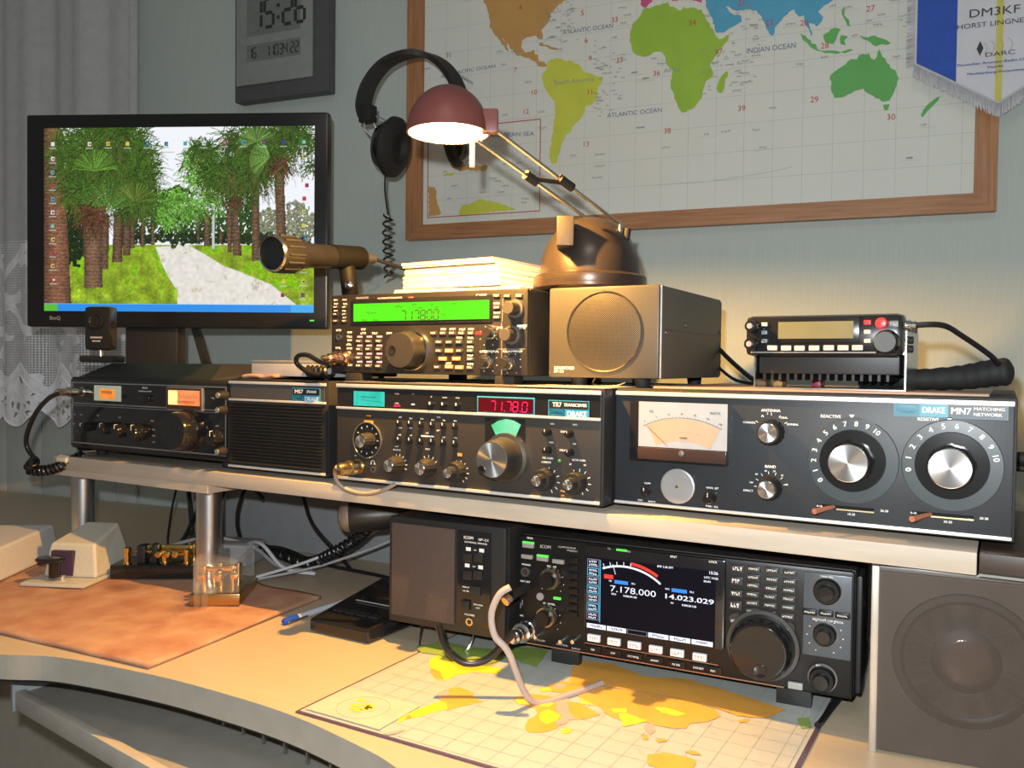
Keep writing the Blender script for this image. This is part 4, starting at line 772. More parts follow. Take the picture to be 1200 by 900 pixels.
for c, r in [((0.2583, 0.0721), .0068), ((0.2546, 0.044), .0070)]: knob(t, c, .017, r, facek, gf, r*1.08, capr=.97, flutes=0, skirt=(r*1.5, mat('skirt_line', (.15, .14, .13), .4, .6)))
for c in ((0.2299, 0.0467), (0.2233, 0.0144), (0.2505, 0.0132)): knob(t, c, .008, .0078, chrome, None, .0085, flutes=0); knob(t, c, .014, .0052, facek, None, .0055, name='inner_knob', flutes=8)
mb = MB()
for c in [(0.2249, 0.0431), (0.2252, 0.0145), (0.2547, 0.013)]: ticks(mb, c, .0105, .0118, 8, -150, 150, white_i, .0007)
mb.line((0.2412, 0.0571), (0.242, 0.0005), .0004, -.0006, grey_i); mb.line((0.2347, 0.0288), (0.2705, 0.0289), .0004, -.0006, grey_i); mb.line((0.2423, 0.083), (0.2419, 0.0583), .0004, -.0006, grey_i); mb.rect(*[(0.2602, 0.0524), (0.2721, 0.0549)], -.0006, white_i)
mb.build('dial_scale', t)
mb = MB(); mb.rect(*[(0.2087, 0.0446), (0.2164, 0.0479)], -.0006, red_i); mb.build('red_mark', t)

# plug cable and coil resting by the green-display radio
mb = MB(); pts = [(-0.6786, 0.752, 0.3208), (-0.6944, 0.752, 0.3216), (-0.7077, 0.752, 0.3245), (-0.7268, 0.752, 0.3305), (-0.7461, 0.752, 0.3294), (-0.7516, 0.752, 0.3201), (-0.7362, 0.752, 0.31), (-0.7184, 0.752, 0.3062)]; pts = [(x, y+.004*i, max(z, .304)) for i, (x, y, z) in enumerate(pts)]
mb.tube(smooth_path(pts, 6), .0030, cabm, 10)
mb.tube(coil_path([(p_[0], .80, .3105) for p_ in [(-0.7585, 0.8, 0.3053), (-0.7414, 0.8, 0.3077), (-0.7218, 0.8, 0.3059)]], .0062, 5), .0028, cabm, 7)
tag(mb.build('coiled_cable', None), 'black coiled microphone cable at the lower left corner of the green-display radio', 'cable')

# ---------------- P: bronze speaker with the round grille
bronze = mat('bronze_grey_paint', (.056, .052, .044), .40, bump=.08, scale=600)
bronzed = mat('bronze_side', (.080, .073, .060), .5, bump=.1, scale=600)
WP, HP, DP = .1245, .096, .2334
t = thing('round_grille_speaker', 'bronze-grey box loudspeaker with a round perforated grille, under the desk lamp', 'speaker', (-0.4290, 0.8186, 0.3088), 0.0145)
MB().box(0, WP, .006, DP-.008, 0, HP, bronzed, .002).build('cabinet', t); MB().box(0, WP, 0, .006, 0, HP, bronze, .0028).build('front_panel', t)
MB().box(.001, WP-.001, DP-.008, DP, .002, HP-.002, black, .002).build('back_panel', t)
MB().box(WP-.0012, WP+.0006, .0058, .0072, .001, HP-.001, trim_m).build('edge_trim', t)
gc = (0.0644, 0.0488); mb = MB(); mb.lathe((gc[0], 0, gc[1]), (0, -1, 0), [(0, .0425), (.0014, .0425), (.0022, .0418), (.0014, .0410), (0, .0405)], mat('ring_bronze', (.34, .30, .23), .22, .9), 72); mb.build('grille_ring', t)
mb = MB(); mb.disc(gc, .0405, -.0002, mat('grille_recess_shade', (.012, .011, .009), .8), 48); mb.build('grille_recess_shade', t)  # dark disc on the uncut panel stands in for recess shade
mb = MB(); mb.lathe((gc[0], 0, gc[1]), (0, -1, 0), [(.0004, .0405), (.0014, .034), (.0030, .018), (.0034, 0)], holes('speaker_mesh', (.11, .10, .085), .38, .6, 1400, .50, True), 64); mb.build('grille', t)
mb = MB(); text(mb, 'KENWOOD', (0.0192, 0.0102), .0036, white_i, .0235); text(mb, 'SP-23', (0.0128, 0.0064), .0028, white_i, .0115); mb.build('lettering', t)
mb = MB(); mb.box(WP-.0002, WP+.0003, .020, DP-.008, .0505, .0513, black); mb.build('side_seam', t)
for y, z in ((.085, .058), (.222, .056), (.222, .041), (.022, .048)): mb = MB(); mb.lathe((WP, y, z), (1, 0, 0), [(0, .0026), (.0010, .0022), (.0014, 0)], mat('screw_black', (.12, .12, .12), .2, .8), 14); mb.build('screw', t)
for x in (.028, .100):
    for y in (.02, .20): MB().cyl((x, y, 0), (x, y, -.0085), .009, blackm, .008, 20).build('foot', t)
mb = MB(); mb.tube(smooth_path([(.05, .012, -.001), (.05, .008, -.007), (.075, .006, -.0075), (.085, .010, -.004)], 5), .0010, chrome, 6); mb.build('wire_bail', t)
mb = MB(); P = [(-.31, 1.045, .345), (-.285, 1.03, .325), (-.25, 1.00, .305), (-.22, .98, .302)]; mb.tube(smooth_path(P, 6), .003, cabm); mb.tube(smooth_path([(-.31, 1.045, .322), (-.28, 1.02, .306), (-.23, .97, .302)], 6), .002, cabm)
tag(mb.build('speaker_cable', None), 'pair of black cables running from the bronze speaker behind the mobile radio', 'cable')

# thin sheets lying on the cabinets
o = MB().box(-.432, -.334, .757, .93, .2996, .3007, mat('clear_sheet', (.70, .66, .55), .15, .3), .0003).build('sheet', None); tag(o, 'thin pale glossy sheet lying under the bronze speaker', 'sheet')
o = MB().box(-.3060, -.012, .81, 1.06, .2996, .3016, wood('thin_board', (.30, .20, .15), (.38, .27, .2)), .0005).build('board', None); tag(o, 'thin brown board lying on the antenna tuner under the mobile radio', 'board')

# ---------------- R: small mobile radio on its bracket
t = thing('mobile_radio', 'small mobile radio with a blank olive display and a red button, on a metal bracket', 'radio', (-0.2190, 0.8245, 0.3300), -0.0349)
oz = .33
mb = MB(); mb.box(0, .140, 0, .028, .003, .041, blackg, .006); mb.build('control_head', t)
mb = MB(); mb.box(.006, .134, .028, .15, -.014, .036, black, .002); mb.build('body', t)
for k in range(16): MB().box(.010+k*.0075, .0125+k*.0075, .030, .15, -.020, -.014, black).build('heat_sink_fin', t)
a, b = [(0.0255, 0.015), (0.1039, 0.0385)]; MB().box(a[0], b[0], -.0012, .001, a[1], b[1]+.0005, blackg, .0008).build('display_bezel', t)
a, b = [(0.0321, 0.0185), (0.099, 0.0347)]; MB().box(a[0], b[0], -.0018, 0, a[1]+.0005, b[1], mat('lcd_olive', (.17, .165, .085), .25)).build('blank_display', t)
for c in ((0.0084, 0.031), (0.008, 0.014)): knob(t, c, .011, .0058, blackg, None, .0066, flutes=10); knob(t, c, .014, .0028, MATS['disc_grey'], None, .003, name='inner_knob', flutes=0)
for p in [(0.019, 0.0328), (0.1107, 0.0247), (0.1109, 0.0167)]: btn(t, p, .0056, .0036, ivory, grey_i)
for p in [(0.019, 0.0251), (0.0192, 0.0171)]: btn(t, p, .0050, .0036, mat('button_blue_grey', (.25, .30, .36), .4), black)
btn(t, (0.1105, 0.0331), .0060, .0042, red_i, black)
btn(t, (0.1319, 0.0314), .0085, .0060, mat('button_dark_grey', (.10, .11, .12), .4), grey_i)
for p in [(0.0268, 0.0105), (0.0396, 0.0103), (0.0519, 0.0102), (0.065, 0.0103), (0.0779, 0.0105), (0.0904, 0.0105), (0.1027, 0.0106)]: btn(t, p, .0092, .0046, ivory, grey_i, .0022)
c = (0.1223, 0.0322); mb = MB(); mb.lathe((c[0], 0, c[1]), (0, -1, 0), [(0, .0052), (.003, .0050), (.0042, .0038), (.0045, 0)], mat('button_red', (.80, .04, .05), .25, emit=.15), 24); mb.build('red_button', t)
knob(t, (0.127, 0.0153), .012, .0095, blackg, mat('knob_slate', (.06, .075, .085), .5), .0112, flutes=0, capr=.95, name='tuning_knob')
MB().box(.006, .118, -.0006, .001, (0.0345, 0.0068)[1]-.0012, (0.0345, 0.0068)[1]+.0002, mat('lip_line', (.2, .2, .2), .3)).build('lower_lip', t)
br = mat('bracket_steel', (.55, .55, .55), .25, 1)
zb = .3018 - oz
MB().box(.0035, .005, .02, .10, zb, .012, br).build('bracket_arm', t); MB().box(.1390, .1405, .02, .10, zb, .026, br).build('bracket_arm', t); MB().box(.0035, .1405, .02, .10, zb-.0002, zb+.001, br).build('bracket_base', t)
for z in (.018, .010): mb = MB(); mb.lathe((.1405, .03, z), (1, 0, 0), [(0, .0035), (.004, .0033), (.0045, 0)], blackm, 14); mb.build('knurled_screw', t)
mb = MB(); mb.lathe((.140, .018, .031), (1, 0, 0), [(0, .0045), (.004, .0045), (.0042, .0035), (.008, .0035)], chrome, 14); mb.build('cable_socket', t)
MB().box(.009, .018, .07, .09, zb+.001, -.020, mat('fuse_brown', (.42, .22, .06), .5), .001).build('terminal_block', t)
MB().box(.045, .054, .08, .10, zb+.001, -.020, mat('fuse_red', (.28, .02, .05), .4), .001).build('fuse_holder', t)
mb = MB(); P = [(-.072, .838, .361), (-.05, .845, .361), (-.035, .87, .352), (-.012, .90, .334), (-.004, .915, .322)]; mb.tube(smooth_path(P, 8), .0026, cabm, 8)
tag(mb.build('radio_cable', None), 'black cable arching from the right side of the mobile radio to the sleeve', 'cable')
mb = MB(); P = smooth_path([(-.13, .935, .310), (-.08, .93, .3115), (-.04, .925, .314), (-.012, .92, .319), (.006, .918, .321)], 8); n = len(P); mb.tube(P, [.0075 + .0055*math.sin(PI*.55*i/(n-1)) + .0005*math.sin(i*2.1) if i < n-3 else .011 - .0035*(i-n+3) for i in range(n)], blackm, 14)
tag(mb.build('cable_sleeve', None), 'fat black corrugated cable sleeve lying on the tuner right of the mobile radio', 'cable sleeve')

# ---------------- the desk lamp
lx, ly_, lz = -.418, .898, .4062
t = thing('desk_lamp', 'lit halogen desk lamp with a domed base and a twin-rod arm, on the bronze speaker', 'lamp', (lx, ly_, lz))
lb_ = mat('lamp_bronze', (.075, .058, .050), .30, .65, noise=.02); shd = mat('shade_oxblood', (.15, .045, .038), .42, .1, noise=.03)
K_ = 1.09
mb = MB(); mb.lathe((0, 0, 0), (0, 0, 1), [(a_, b_*K_) for a_, b_ in [(0, 0), (0, .056), (.002, .0585), (.005, .060), (.016, .0595), (.018, .057), (.0195, .053), (.023, .0528), (.036, .0515), (.050, .0475), (.064, .0405), (.074, .032), (.081, .022), (.0845, .011), (.0855, 0)]], lb_, 64); mb.build('domed_base', t)
mb = MB(); mb.lathe((0, 0, 0), (0, 0, 1), [(.0035, .0660), (.0065, .0663), (.0066, .0655)], mat('base_band', (.05, .035, .03), .3, .4), 64); mb.build('base_band', t)
up = lambda x, y, d: Vector((-0.9988, 0.5535, 0.7296)) if 0 else None
A1 = Vector((-0.3774, 0.8895, 0.48)) - Vector((lx, ly_, lz)); A0 = Vector((-0.4002, 0.8417, 0.4839)) - Vector((lx, ly_, lz))
H1 = Vector((-0.4433, 0.7227, 0.555)) - Vector((lx, ly_, lz)); H0 = Vector((-0.4515, 0.706, 0.5404)) - Vector((lx, ly_, lz))
mb = MB(); sl = Vector((-0.4098, 0.828, 0.4816)) - Vector((lx, ly_, lz)); sb = Vector((-0.4109, 0.8311, 0.45)) - Vector((lx, ly_, lz))
mb.box(-.009, .009, 0, .040, 0, sl.z-sb.z, mat('lamp_bracket', (.035, .030, .024), .5, .3), .0008); o = mb.build('arm_bracket', t); o.location = sb + Vector((0, -.012, 0)); o.rotation_euler = (0, 0, .45)
mb = MB(); mb.tube([A0, H0], .0019, chrome, 10); mb.build('arm_rod', t); mb = MB(); mb.tube([A1, H1], .0019, chrome, 10); mb.build('arm_rod', t)
J0, J1 = A0.lerp(H0, .52), A1.lerp(H1, .46)
mb = MB(); mb.tube([J0, J1], .0026, blackm, 10); dj = (A0-H0).normalized(); mb.tube([J0-dj*.008, J0+dj*.008], .0050, blackm, 12); mb.tube([J1-dj*.010, J1+dj*.010], .0050, blackm, 12); mb.build('arm_joint', t)
mb = MB(); mb.tube([A1+Vector((0, 0, -.010)), A1+Vector((0, 0, .003))], .003, chrome, 10); mb.tube([A1+Vector((.004, .006, -.016)), A1+Vector((.006, .006, -.004))], .0045, blackm, 10); mb.build('rod_pin', t)
hc = Vector((LX-lx, LY-ly_, LZ-lz))
RS = .0405; prof = []
for i in range(13): a_ = PI/2*i/12; prof.append((.0465*math.sin(a_) if i else 0, RS*math.cos(a_) if i < 12 else 0))
mb = MB(); mb.lathe(hc, (0, 0, 1), [(0, RS*.955)] + [(p_[0], p_[1]) for p_ in prof], shd, 56); mb.build('shade', t)
mb = MB(); mb.lathe(hc, (0, 0, 1), [(p_[0]*.95+.0003, p_[1]*.955) for p_ in prof], mat('shade_inside', (.40, .37, .32), .4, .3), 48); mb.build('reflector', t)
mb = MB(); mb.lathe(hc + Vector((0, 0, .0145)), (0, 0, 1), [(-.004, 0), (-.003, .004), (0, .0055), (.005, .005), (.010, .003), (.012, 0)], glow('filament', (1.0, .62, .28), 60, noise=0), 20); mb.build('bulb', t)
mb = MB(); q = hc + Vector((.026, .004, 0)); mb.tube([q + Vector((0, 0, .004)), q + Vector((0, 0, -.034))], .0026, mat('rod_white', (.75, .68, .60), .3), 12); mb.build('handle_rod', t)
mb = MB(); d_ = (H1-hc); mb.box(-.008, .008, -.006, .006, -.012, .011, shd, .002); o = mb.build('shade_bracket', t); o.location = hc + Vector((.0405, .012, .010)); o.rotation_euler = (0, 0, .5)

# ---------------- papers stacked on the green-display radio
pap = mat('paper_white', (.80, .76, .66), .7, noise=.03, scale=30); papd = mat('paper_cream', (.72, .64, .50), .7, noise=.08, scale=60)
z = .4042
specs = [('notebook', 'spiral notepad at the bottom of the paper stack, its wire comb to the right', -.660, .845, .178, .215, .0085, .02), ('notepad', 'thick white notepad in the middle of the paper stack', -.648, .848, .142, .200, .0150, -.03), ('notepad', 'white notepad with slightly curled cover, second from the top of the paper stack', -.647, .850, .139, .195, .0090, -.05), ('notepad', 'top sheets of the paper stack, pale card with a pinkish edge', -.649, .846, .137, .195, .0055, -.06)]
for k, (nm, lab, x, y, w_, d_, h_, ya) in enumerate(specs):
    t = thing(nm, lab, 'notepad', (x, y, z), ya)
    nl = max(2, int(h_/.0022))
    for j in range(nl):   # page blocks, edges not quite aligned
        e = random.uniform(-.0008, .0008); MB().box(e, w_+e, e, d_+e, h_*j/nl+.0001, h_*(j+1)/nl-.0002, pap if j % 3 else papd, .0003).build('page_block', t)
    if k == 3: MB().box(-.0006, w_+.0008, -.0006, d_, h_-.0001, h_+.0006, mat('card_pink', (.70, .42, .34), .6), .0002).build('cover', t)
    if k == 0:
        mb = MB()
        for j in range(24): yy = .008+j*.0085; mb.tube([(w_+.003+.0045*math.cos(q), yy, h_/2+.0046*math.sin(q)) for q in np.linspace(0, 2*PI, 11)], .0006, chrome, 5)
        mb.build('wire_comb', t)['kind'] = 'stuff'
    z += h_ + .0008

# ---------------- microphone on its stand, left of the green-display radio
t = thing('clamped_microphone', 'dark handheld microphone with a slotted nose clipped in a stand, in front of the monitor', 'microphone', (-.762, .868, .3242))
mo0 = Vector((-.762, .868, .3242)); F = Vector((-0.725, 0.7046, 0.4451)) - mo0; B_ = Vector((-0.7269, 0.8425, 0.456)) - mo0; ax = (B_-F); Lm = ax.length
mm = mat('mic_metal', (.030, .028, .028), .30, .6)
mb = MB(); mb.lathe(F, ax, [(0, .0185), (.0, .0207), (.003, .0212), (.014, .0216), (.032, .0212), (.040, .0190), (.048, .0165), (.060, .0148), (Lm*.98, .0128), (Lm, 0)], mm, 32); mb.build('body', t)
mb = MB(); mb.lathe(F, ax, [(-.0002, .0176), (.005, .0165), (.006, 0)], holes('mic_gauze', (.025, .025, .025), .5, .3, 3000, .5, False), 28); mb.build('front_gauze', t)
mb = MB(); mb.lathe(F, ax, [(-.0006, .0184), (-.0014, .0200), (.0012, .0212)], chrome, 32); mb.build('nose_ring', t)
e1 = ax.normalized().orthogonal().normalized(); e2 = ax.normalized().cross(e1)
for k in range(14):
    a_ = 2*PI*k/14; dr = e1*math.cos(a_)+e2*math.sin(a_); mb = MB(); mb.tube([F+ax.normalized()*.006+dr*.0209, F+ax.normalized()*.032+dr*.0207], .0019, black, 6); mb.build('slot', t)
K0 = F + ax*.93
mb = MB(); mb.tube([F+ax*.72, F+ax*1.12], .0150, mat('clip_black', (.005, .005, .005), .6, spec=.2), 20); mb.build('clip', t)
mb = MB(); mb.tube(smooth_path([K0+Vector((0, 0, -.010)), K0+Vector((.002, .004, -.040)), Vector((.010, .006, .04)), Vector((0, .0, .004))], 6), [.0105]*19, MATS['clip_black'], 14); mb.lathe((0, .0, 0), (0, 0, 1), [(0, 0), (0, .026), (.006, .026), (.008, .012)], blackm, 28); mb.build('stand', t)
mb = MB(); q = K0+Vector((.010, -.004, -.036)); mb.lathe(q, (.3, -1, 0), [(0, .005), (.006, .005), (.008, 0)], chrome, 14); mb.build('clamp_screw', t)
mb = MB(); q = F+ax*1.12; mb.tube([q, q+ax*.10, q+ax*.20], [.0085, .0075, .0065], mat('plug_dark', (.20, .19, .18), .3, .8), 14); mb.build('connector', t)
E_ = q+ax*.20
mb = MB(); mb.tube(smooth_path([E_, E_+Vector((.03, .03, -.012)), E_+Vector((.055, .07, -.030)), E_+Vector((.06, .13, -.07)), Vector((.10, .27, -.02))], 6), .0024, cabm, 8); mb.build('cable', t)

# ---------------- headphones on the wall by the map frame
hp0 = Vector((-0.8503, 1.1367, 0.736))
t = thing('headphones', 'black headphones hanging on the wall behind the lamp shade, left of the map frame', 'headphones', hp0)

arc = [Vector(p_) - hp0 for p_ in [(-0.9179, 1.0973, 0.7239), (-0.922, 1.0955, 0.7462), (-0.9142, 1.1009, 0.7799), (-0.8943, 1.1132, 0.811), (-0.868, 1.1289, 0.8267), (-0.8414, 1.1444, 0.8299), (-0.8157, 1.1589, 0.8176), (-0.7958, 1.1698, 0.7927), (-0.7843, 1.1757, 0.762)]]
P = smooth_path(arc, 8)
def strap(P, hw, th, m, nm, par):
    """flat bent band: width hw along Y, thickness th"""
    vs = []; fs = []; n = len(P)
    for i, p in enumerate(P):
        tg = (P[min(i+1, n-1)]-P[max(i-1, 0)]).normalized(); nn = tg.cross(Vector((.35, .94, 0))).normalized(); wv = Vector((.35, .94, 0))*hw
        for s1, s2 in ((-1, -1), (-1, 1), (1, 1), (1, -1)): vs.append(p + wv*s1 + nn*th*s2)
    for i in range(n-1):
        for k in range(4): fs.append((i*4+k, i*4+(k+1) % 4, (i+1)*4+(k+1) % 4, (i+1)*4+k))
    fs += [(0, 1, 2, 3), ((n-1)*4+3, (n-1)*4+2, (n-1)*4+1, (n-1)*4)]
    mb = MB(); mb.add(vs, fs, m, True); return mb.build(nm, par)
strap(P, .013, .0045, black, 'headband', t)
sd = MB().box(-.012, .012, -.010, .010, -.014, .014, blackm, .003).build('slider_block', t); sd.location = Vector((-0.9091, 1.0909, 0.7266)) - hp0
mb = MB(); mb.tube([Vector(p_)-hp0 for p_ in [(-0.9029, 1.0943, 0.7184), (-0.8978, 1.0968, 0.7045), (-0.8903, 1.1008, 0.6907), (-0.8828, 1.1049, 0.6797)]], .0016, alu, 6); mb.tube([Vector(p_)-hp0 for p_ in [(-0.9136, 1.0879, 0.7154), (-0.9133, 1.0878, 0.7015), (-0.9047, 1.0925, 0.6905), (-0.8961, 1.0973, 0.6851)]], .0014, alu, 6); mb.tube([Vector(p_)-hp0 for p_ in [(-0.8982, 1.0971, 0.724), (-0.886, 1.104, 0.7186), (-0.8798, 1.1073, 0.7075)]], .0014, alu, 6); mb.build('wire_yoke', t)
c1 = Vector((-0.883, 1.1162, 0.6768))-hp0; axc = Vector((.93, .20, -.20)).normalized()
mb = MB(); mb.lathe(c1 - axc*.022, axc, [(0, 0), (.001, .026), (.006, .036), (.016, .041), (.020, .042)], blackg, 36); o = mb.build('ear_cup', t); 
mb = MB(); mb.lathe(c1 - axc*.002, axc, [(0, .044), (.006, .049), (.014, .048), (.020, .040), (.021, .026), (.012, .020), (.010, 0)], blackm, 36); mb.build('ear_cushion', t)
c2 = Vector((-0.8002, 1.188, 0.7001))-hp0; axd = Vector((-.85, -.35, -.15)).normalized()
mb = MB(); mb.lathe(c2 - axd*.022, axd, [(0, 0), (.001, .026), (.006, .036), (.016, .041), (.020, .042)], blackg, 36); mb.build('ear_cup', t)
mb = MB(); mb.lathe(c2 - axd*.002, axd, [(0, .044), (.006, .049), (.014, .048), (.020, .040), (.021, .026), (.012, .020), (.010, 0)], blackm, 36); mb.build('ear_cushion', t)
mb = MB(); mb.tube([Vector(p_)-hp0 for p_ in [(-0.783, 1.1764, 0.762), (-0.7777, 1.1789, 0.7397), (-0.7822, 1.1758, 0.7229)]], .003, black, 8); mb.build('wire_yoke', t)
mb = MB(); mb.tube(smooth_path([Vector(p_)-hp0 for p_ in [(-0.8881, 1.1121, 0.6347), (-0.8888, 1.1111, 0.6095), (-0.8858, 1.1121, 0.5815), (-0.883, 1.1133, 0.5648)]], 5), .0016, cabm, 6); mb.tube(coil_path([Vector(p_)-hp0 for p_ in [(-0.883, 1.1133, 0.5648), (-0.8836, 1.1121, 0.5326), (-0.8816, 1.1123, 0.4976), (-0.8797, 1.1125, 0.4626)]], .0075, 7, 14), .0017, cabm, 6); mb.build('coiled_cord', t)
nl = (-0.8859, 1.2, 0.8508); o = MB().cyl((0, 0, 0), (0, -.10, .004), .0022, alu).build('wall_hook', None); o.location = (nl[0]+.01, W0.y+.1405*(nl[0]+.01-W0.x)+.0, nl[2]-.004); tag(o, 'thin steel hook on the wall that carries the headphones', 'hook')

# ================================================================== THE MONITOR
t = thing('monitor', 'black widescreen monitor showing a palm-lined garden path wallpaper', 'monitor', (-1.3941, 0.8103, 0.3700), 0.4538)
MW, MH = .505, .345
mb = MB(); mb.box(.004, MW, 0, .022, .005, MH+.005, mat('monitor_bezel', (.010, .010, .011), .28), .004); mb.build('bezel', t)
MB().box(.03, MW-.03, .022, .055, .03, MH-.02, black, .012).build('back_shell', t)
s0, s1, q0, q1 = .0345, .4835, .031, .3275
def wallpaper():
    Wd, Hd = 440, 275; r = np.random.RandomState(3); im = np.zeros((Hd, Wd, 3)); yy, xx = np.mgrid[0:Hd, 0:Wd]; S_ = (xx+.5)/Wd; T_ = 1-(yy+.5)/Hd
    def vn(n):
        g = r.rand(n+2, int(n*1.6)+3); fy = (yy/Hd)*n; fx = (xx/Wd)*n*1.6; iy = fy.astype(int); ix = fx.astype(int); a = fy-iy; b = fx-ix
        return g[iy, ix]*(1-a)*(1-b) + g[iy+1, ix]*a*(1-b) + g[iy, ix+1]*(1-a)*b + g[iy+1, ix+1]*a*b
    n1, n2, n3 = vn(60), vn(24), vn(120)
    def fillm(m, c, amp=0, n=None):
        n = n1 if n is None else n; f = 1 + amp*(n[m]-.5)*2; im[m] = np.array(c)[None, :]*f[:, None]
    def inpoly(P):
        m = np.zeros((Hd, Wd), bool); k = len(P)
        for i in range(k):
            (x1, y1), (x2, y2) = P[i], P[(i+1) % k]
            if y1 == y2: continue
            c = ((T_ > min(y1, y2)) & (T_ <= max(y1, y2))) & (S_ < x1 + (T_-y1)*(x2-x1)/(y2-y1)); m ^= c
        return m
    im[:] = (.93, .94, .96)
    hz = .365
    m = T_ < hz; fillm(m, (.55, .66, .16), .25, n2); im[m] *= (.85+.3*n3[m])[:, None]
    m = (T_ < hz) & (n2 > .62) & (T_ > .12); im[m] *= (.80, .93, .55)
    fillm(inpoly([(0.419, 0.352), (0.536, 0.366), (0.598, 0.316), (0.67, 0.251), (0.742, 0.213), (0.844, 0.152), (0.954, 0.022), (0.5, 0.023), (0.499, 0.118), (0.467, 0.188), (0.44, 0.266)]), (.88, .86, .83), .05, n1)
    pm = inpoly([(0.419, 0.352), (0.536, 0.366), (0.598, 0.316), (0.67, 0.251), (0.742, 0.213), (0.844, 0.152), (0.954, 0.022), (0.5, 0.023), (0.499, 0.118), (0.467, 0.188), (0.44, 0.266)]); k = pm & (n2 > .72) & (n3 > .5); im[k] *= (.88, .87, .80)
    def blob(cx, cy, rx, ry, c, amp=.5, thr=.42):
        m = (((S_-cx)/rx)**2 + ((T_-cy)/ry)**2 + (n1-.5)*1.1 < 1) & (n3 > thr*.6); fillm(m, c, amp, n3)
    for p, rx, ry in zip([(0.413, 0.499), (0.476, 0.468), (0.54, 0.498), (0.602, 0.482), (0.665, 0.466), (0.496, 0.437), (0.437, 0.576), (0.501, 0.605), (0.748, 0.496), (0.83, 0.465), (0.941, 0.464), (0.349, 0.5), (0.098, 0.471), (0.094, 0.376), (0.891, 0.495)], [.05]*8+[.05, .06, .06, .05, .07, .07, .05], [.08]*8+[.10, .07, .08, .10, .16, .10, .08]): blob(p[0], p[1], rx, ry, (.16, .26, .10))
    for p in [(0.345, 0.399), (0.388, 0.394), (0.453, 0.406), (0.516, 0.398), (0.569, 0.398), (0.642, 0.393), (0.705, 0.397), (0.746, 0.393), (0.313, 0.407), (0.818, 0.392), (0.889, 0.389), (0.95, 0.389)]: blob(p[0], p[1], .05, .030, (.13, .19, .09), .5, .25)
    for p in [(0.83, 0.495), (0.932, 0.524), (0.972, 0.464), (0.891, 0.465)]: blob(p[0], p[1], .05, .07, (.45, .46, .36), .5)
    for p in [(0.122, 0.517), (0.116, 0.376), (0.117, 0.658)]: blob(p[0], p[1], .06, .12, (.10, .16, .07), .5, .2)
    def trunk(P, c):
        m = inpoly(P); x0 = min(p[0] for p in P); x1 = max(p[0] for p in P); sh = .72 + .5*np.sin(np.clip((S_-x0)/(x1-x0), 0, 1)*PI)
        st = .85 + .3*((np.sin(T_*330 + n1*4) > 0))*.6; im[m] = np.array(c)[None, :]*(sh*st*(.8+.4*n3))[m][:, None]
    br_ = (.36, .28, .21)
    for P in [[(0.365, 0.515), (0.378, 0.515), (0.377, 0.352), (0.364, 0.352)], [(0.402, 0.484), (0.412, 0.484), (0.416, 0.363), (0.402, 0.363)], [(0.324, 0.554), (0.34, 0.554), (0.341, 0.344), (0.324, 0.344)], [(0.295, 0.562), (0.324, 0.562), (0.326, 0.305), (0.297, 0.305)], [(0.264, 0.547), (0.295, 0.547), (0.296, 0.269), (0.257, 0.269)], [(0.21, 0.532), (0.245, 0.532), (0.244, 0.234), (0.214, 0.226)], [(0.572, 0.513), (0.579, 0.513), (0.581, 0.387), (0.573, 0.387)], [(0.598, 0.543), (0.617, 0.543), (0.62, 0.356), (0.597, 0.356)], [(0.679, 0.557), (0.696, 0.557), (0.701, 0.325), (0.684, 0.325)], [(0.653, 0.436), (0.662, 0.436), (0.665, 0.371), (0.656, 0.371)], [(0.694, 0.588), (0.717, 0.587), (0.737, 0.305), (0.704, 0.305)], [(0.768, 0.707), (0.799, 0.706), (0.803, 0.282), (0.774, 0.275)], [(0.851, 0.794), (0.887, 0.816), (0.898, 0.412), (0.864, 0.404)]]: trunk(P, br_)
    trunk([(0.148, 0.579), (0.211, 0.579), (0.222, 0.131), (0.153, 0.126)], (.42, .32, .24)); trunk([(-0.0, 1.0), (0.071, 0.998), (0.104, 0.039), (-0.001, 0.032)], (.45, .31, .23))
    fillm(inpoly([(0.627, 0.55), (0.636, 0.55), (0.636, 0.341), (0.627, 0.341)]), (.75, .78, .76))
    def stroke(x0, y0, x1, y1, sag, wd, c):
        n = 26; tt = np.linspace(0, 1, n); X = (x0+(x1-x0)*tt)*Wd; Yv = (y0+(y1-y0)*tt - sag*tt*tt)
        Y_ = (1-Yv)*Hd
        for dx in range(-wd, wd+1):
            for dy in (0, 1) if wd else (0,):
                xi = (X+dx).astype(int); yi = (Y_+dy).astype(int); ok = (xi >= 0) & (xi < Wd) & (yi >= 0) & (yi < Hd)
                im[yi[ok], xi[ok]] = c
    def crown(cx, cy, R, n, base, dead=0):
        for k in range(n):
            a = r.rand()*2*PI; L_ = R*(.45+.55*r.rand()); f = .5+.9*r.rand(); c = np.array(base)*f*1.25
            if dead and r.rand() < dead: c = np.array((.34, .27, .16))*f; a = -PI/2 + (r.rand()-.5)*1.6
            ox, oy = (r.rand()-.5)*R*.9, (r.rand()-.5)*R*.9
            stroke(cx+ox, cy+oy, cx+ox+L_*math.cos(a)*.66, cy+oy+L_*math.sin(a), R*.35*r.rand(), 0, c)
    def fan(cx, cy, R, a0, a1, base):
        for k in range(46):
            a = a0+(a1-a0)*k/45; c = np.array(base)*(.6+.7*r.rand()); stroke(cx, cy, cx+R*.66*math.cos(a), cy+R*math.sin(a), R*.12, 0, c)
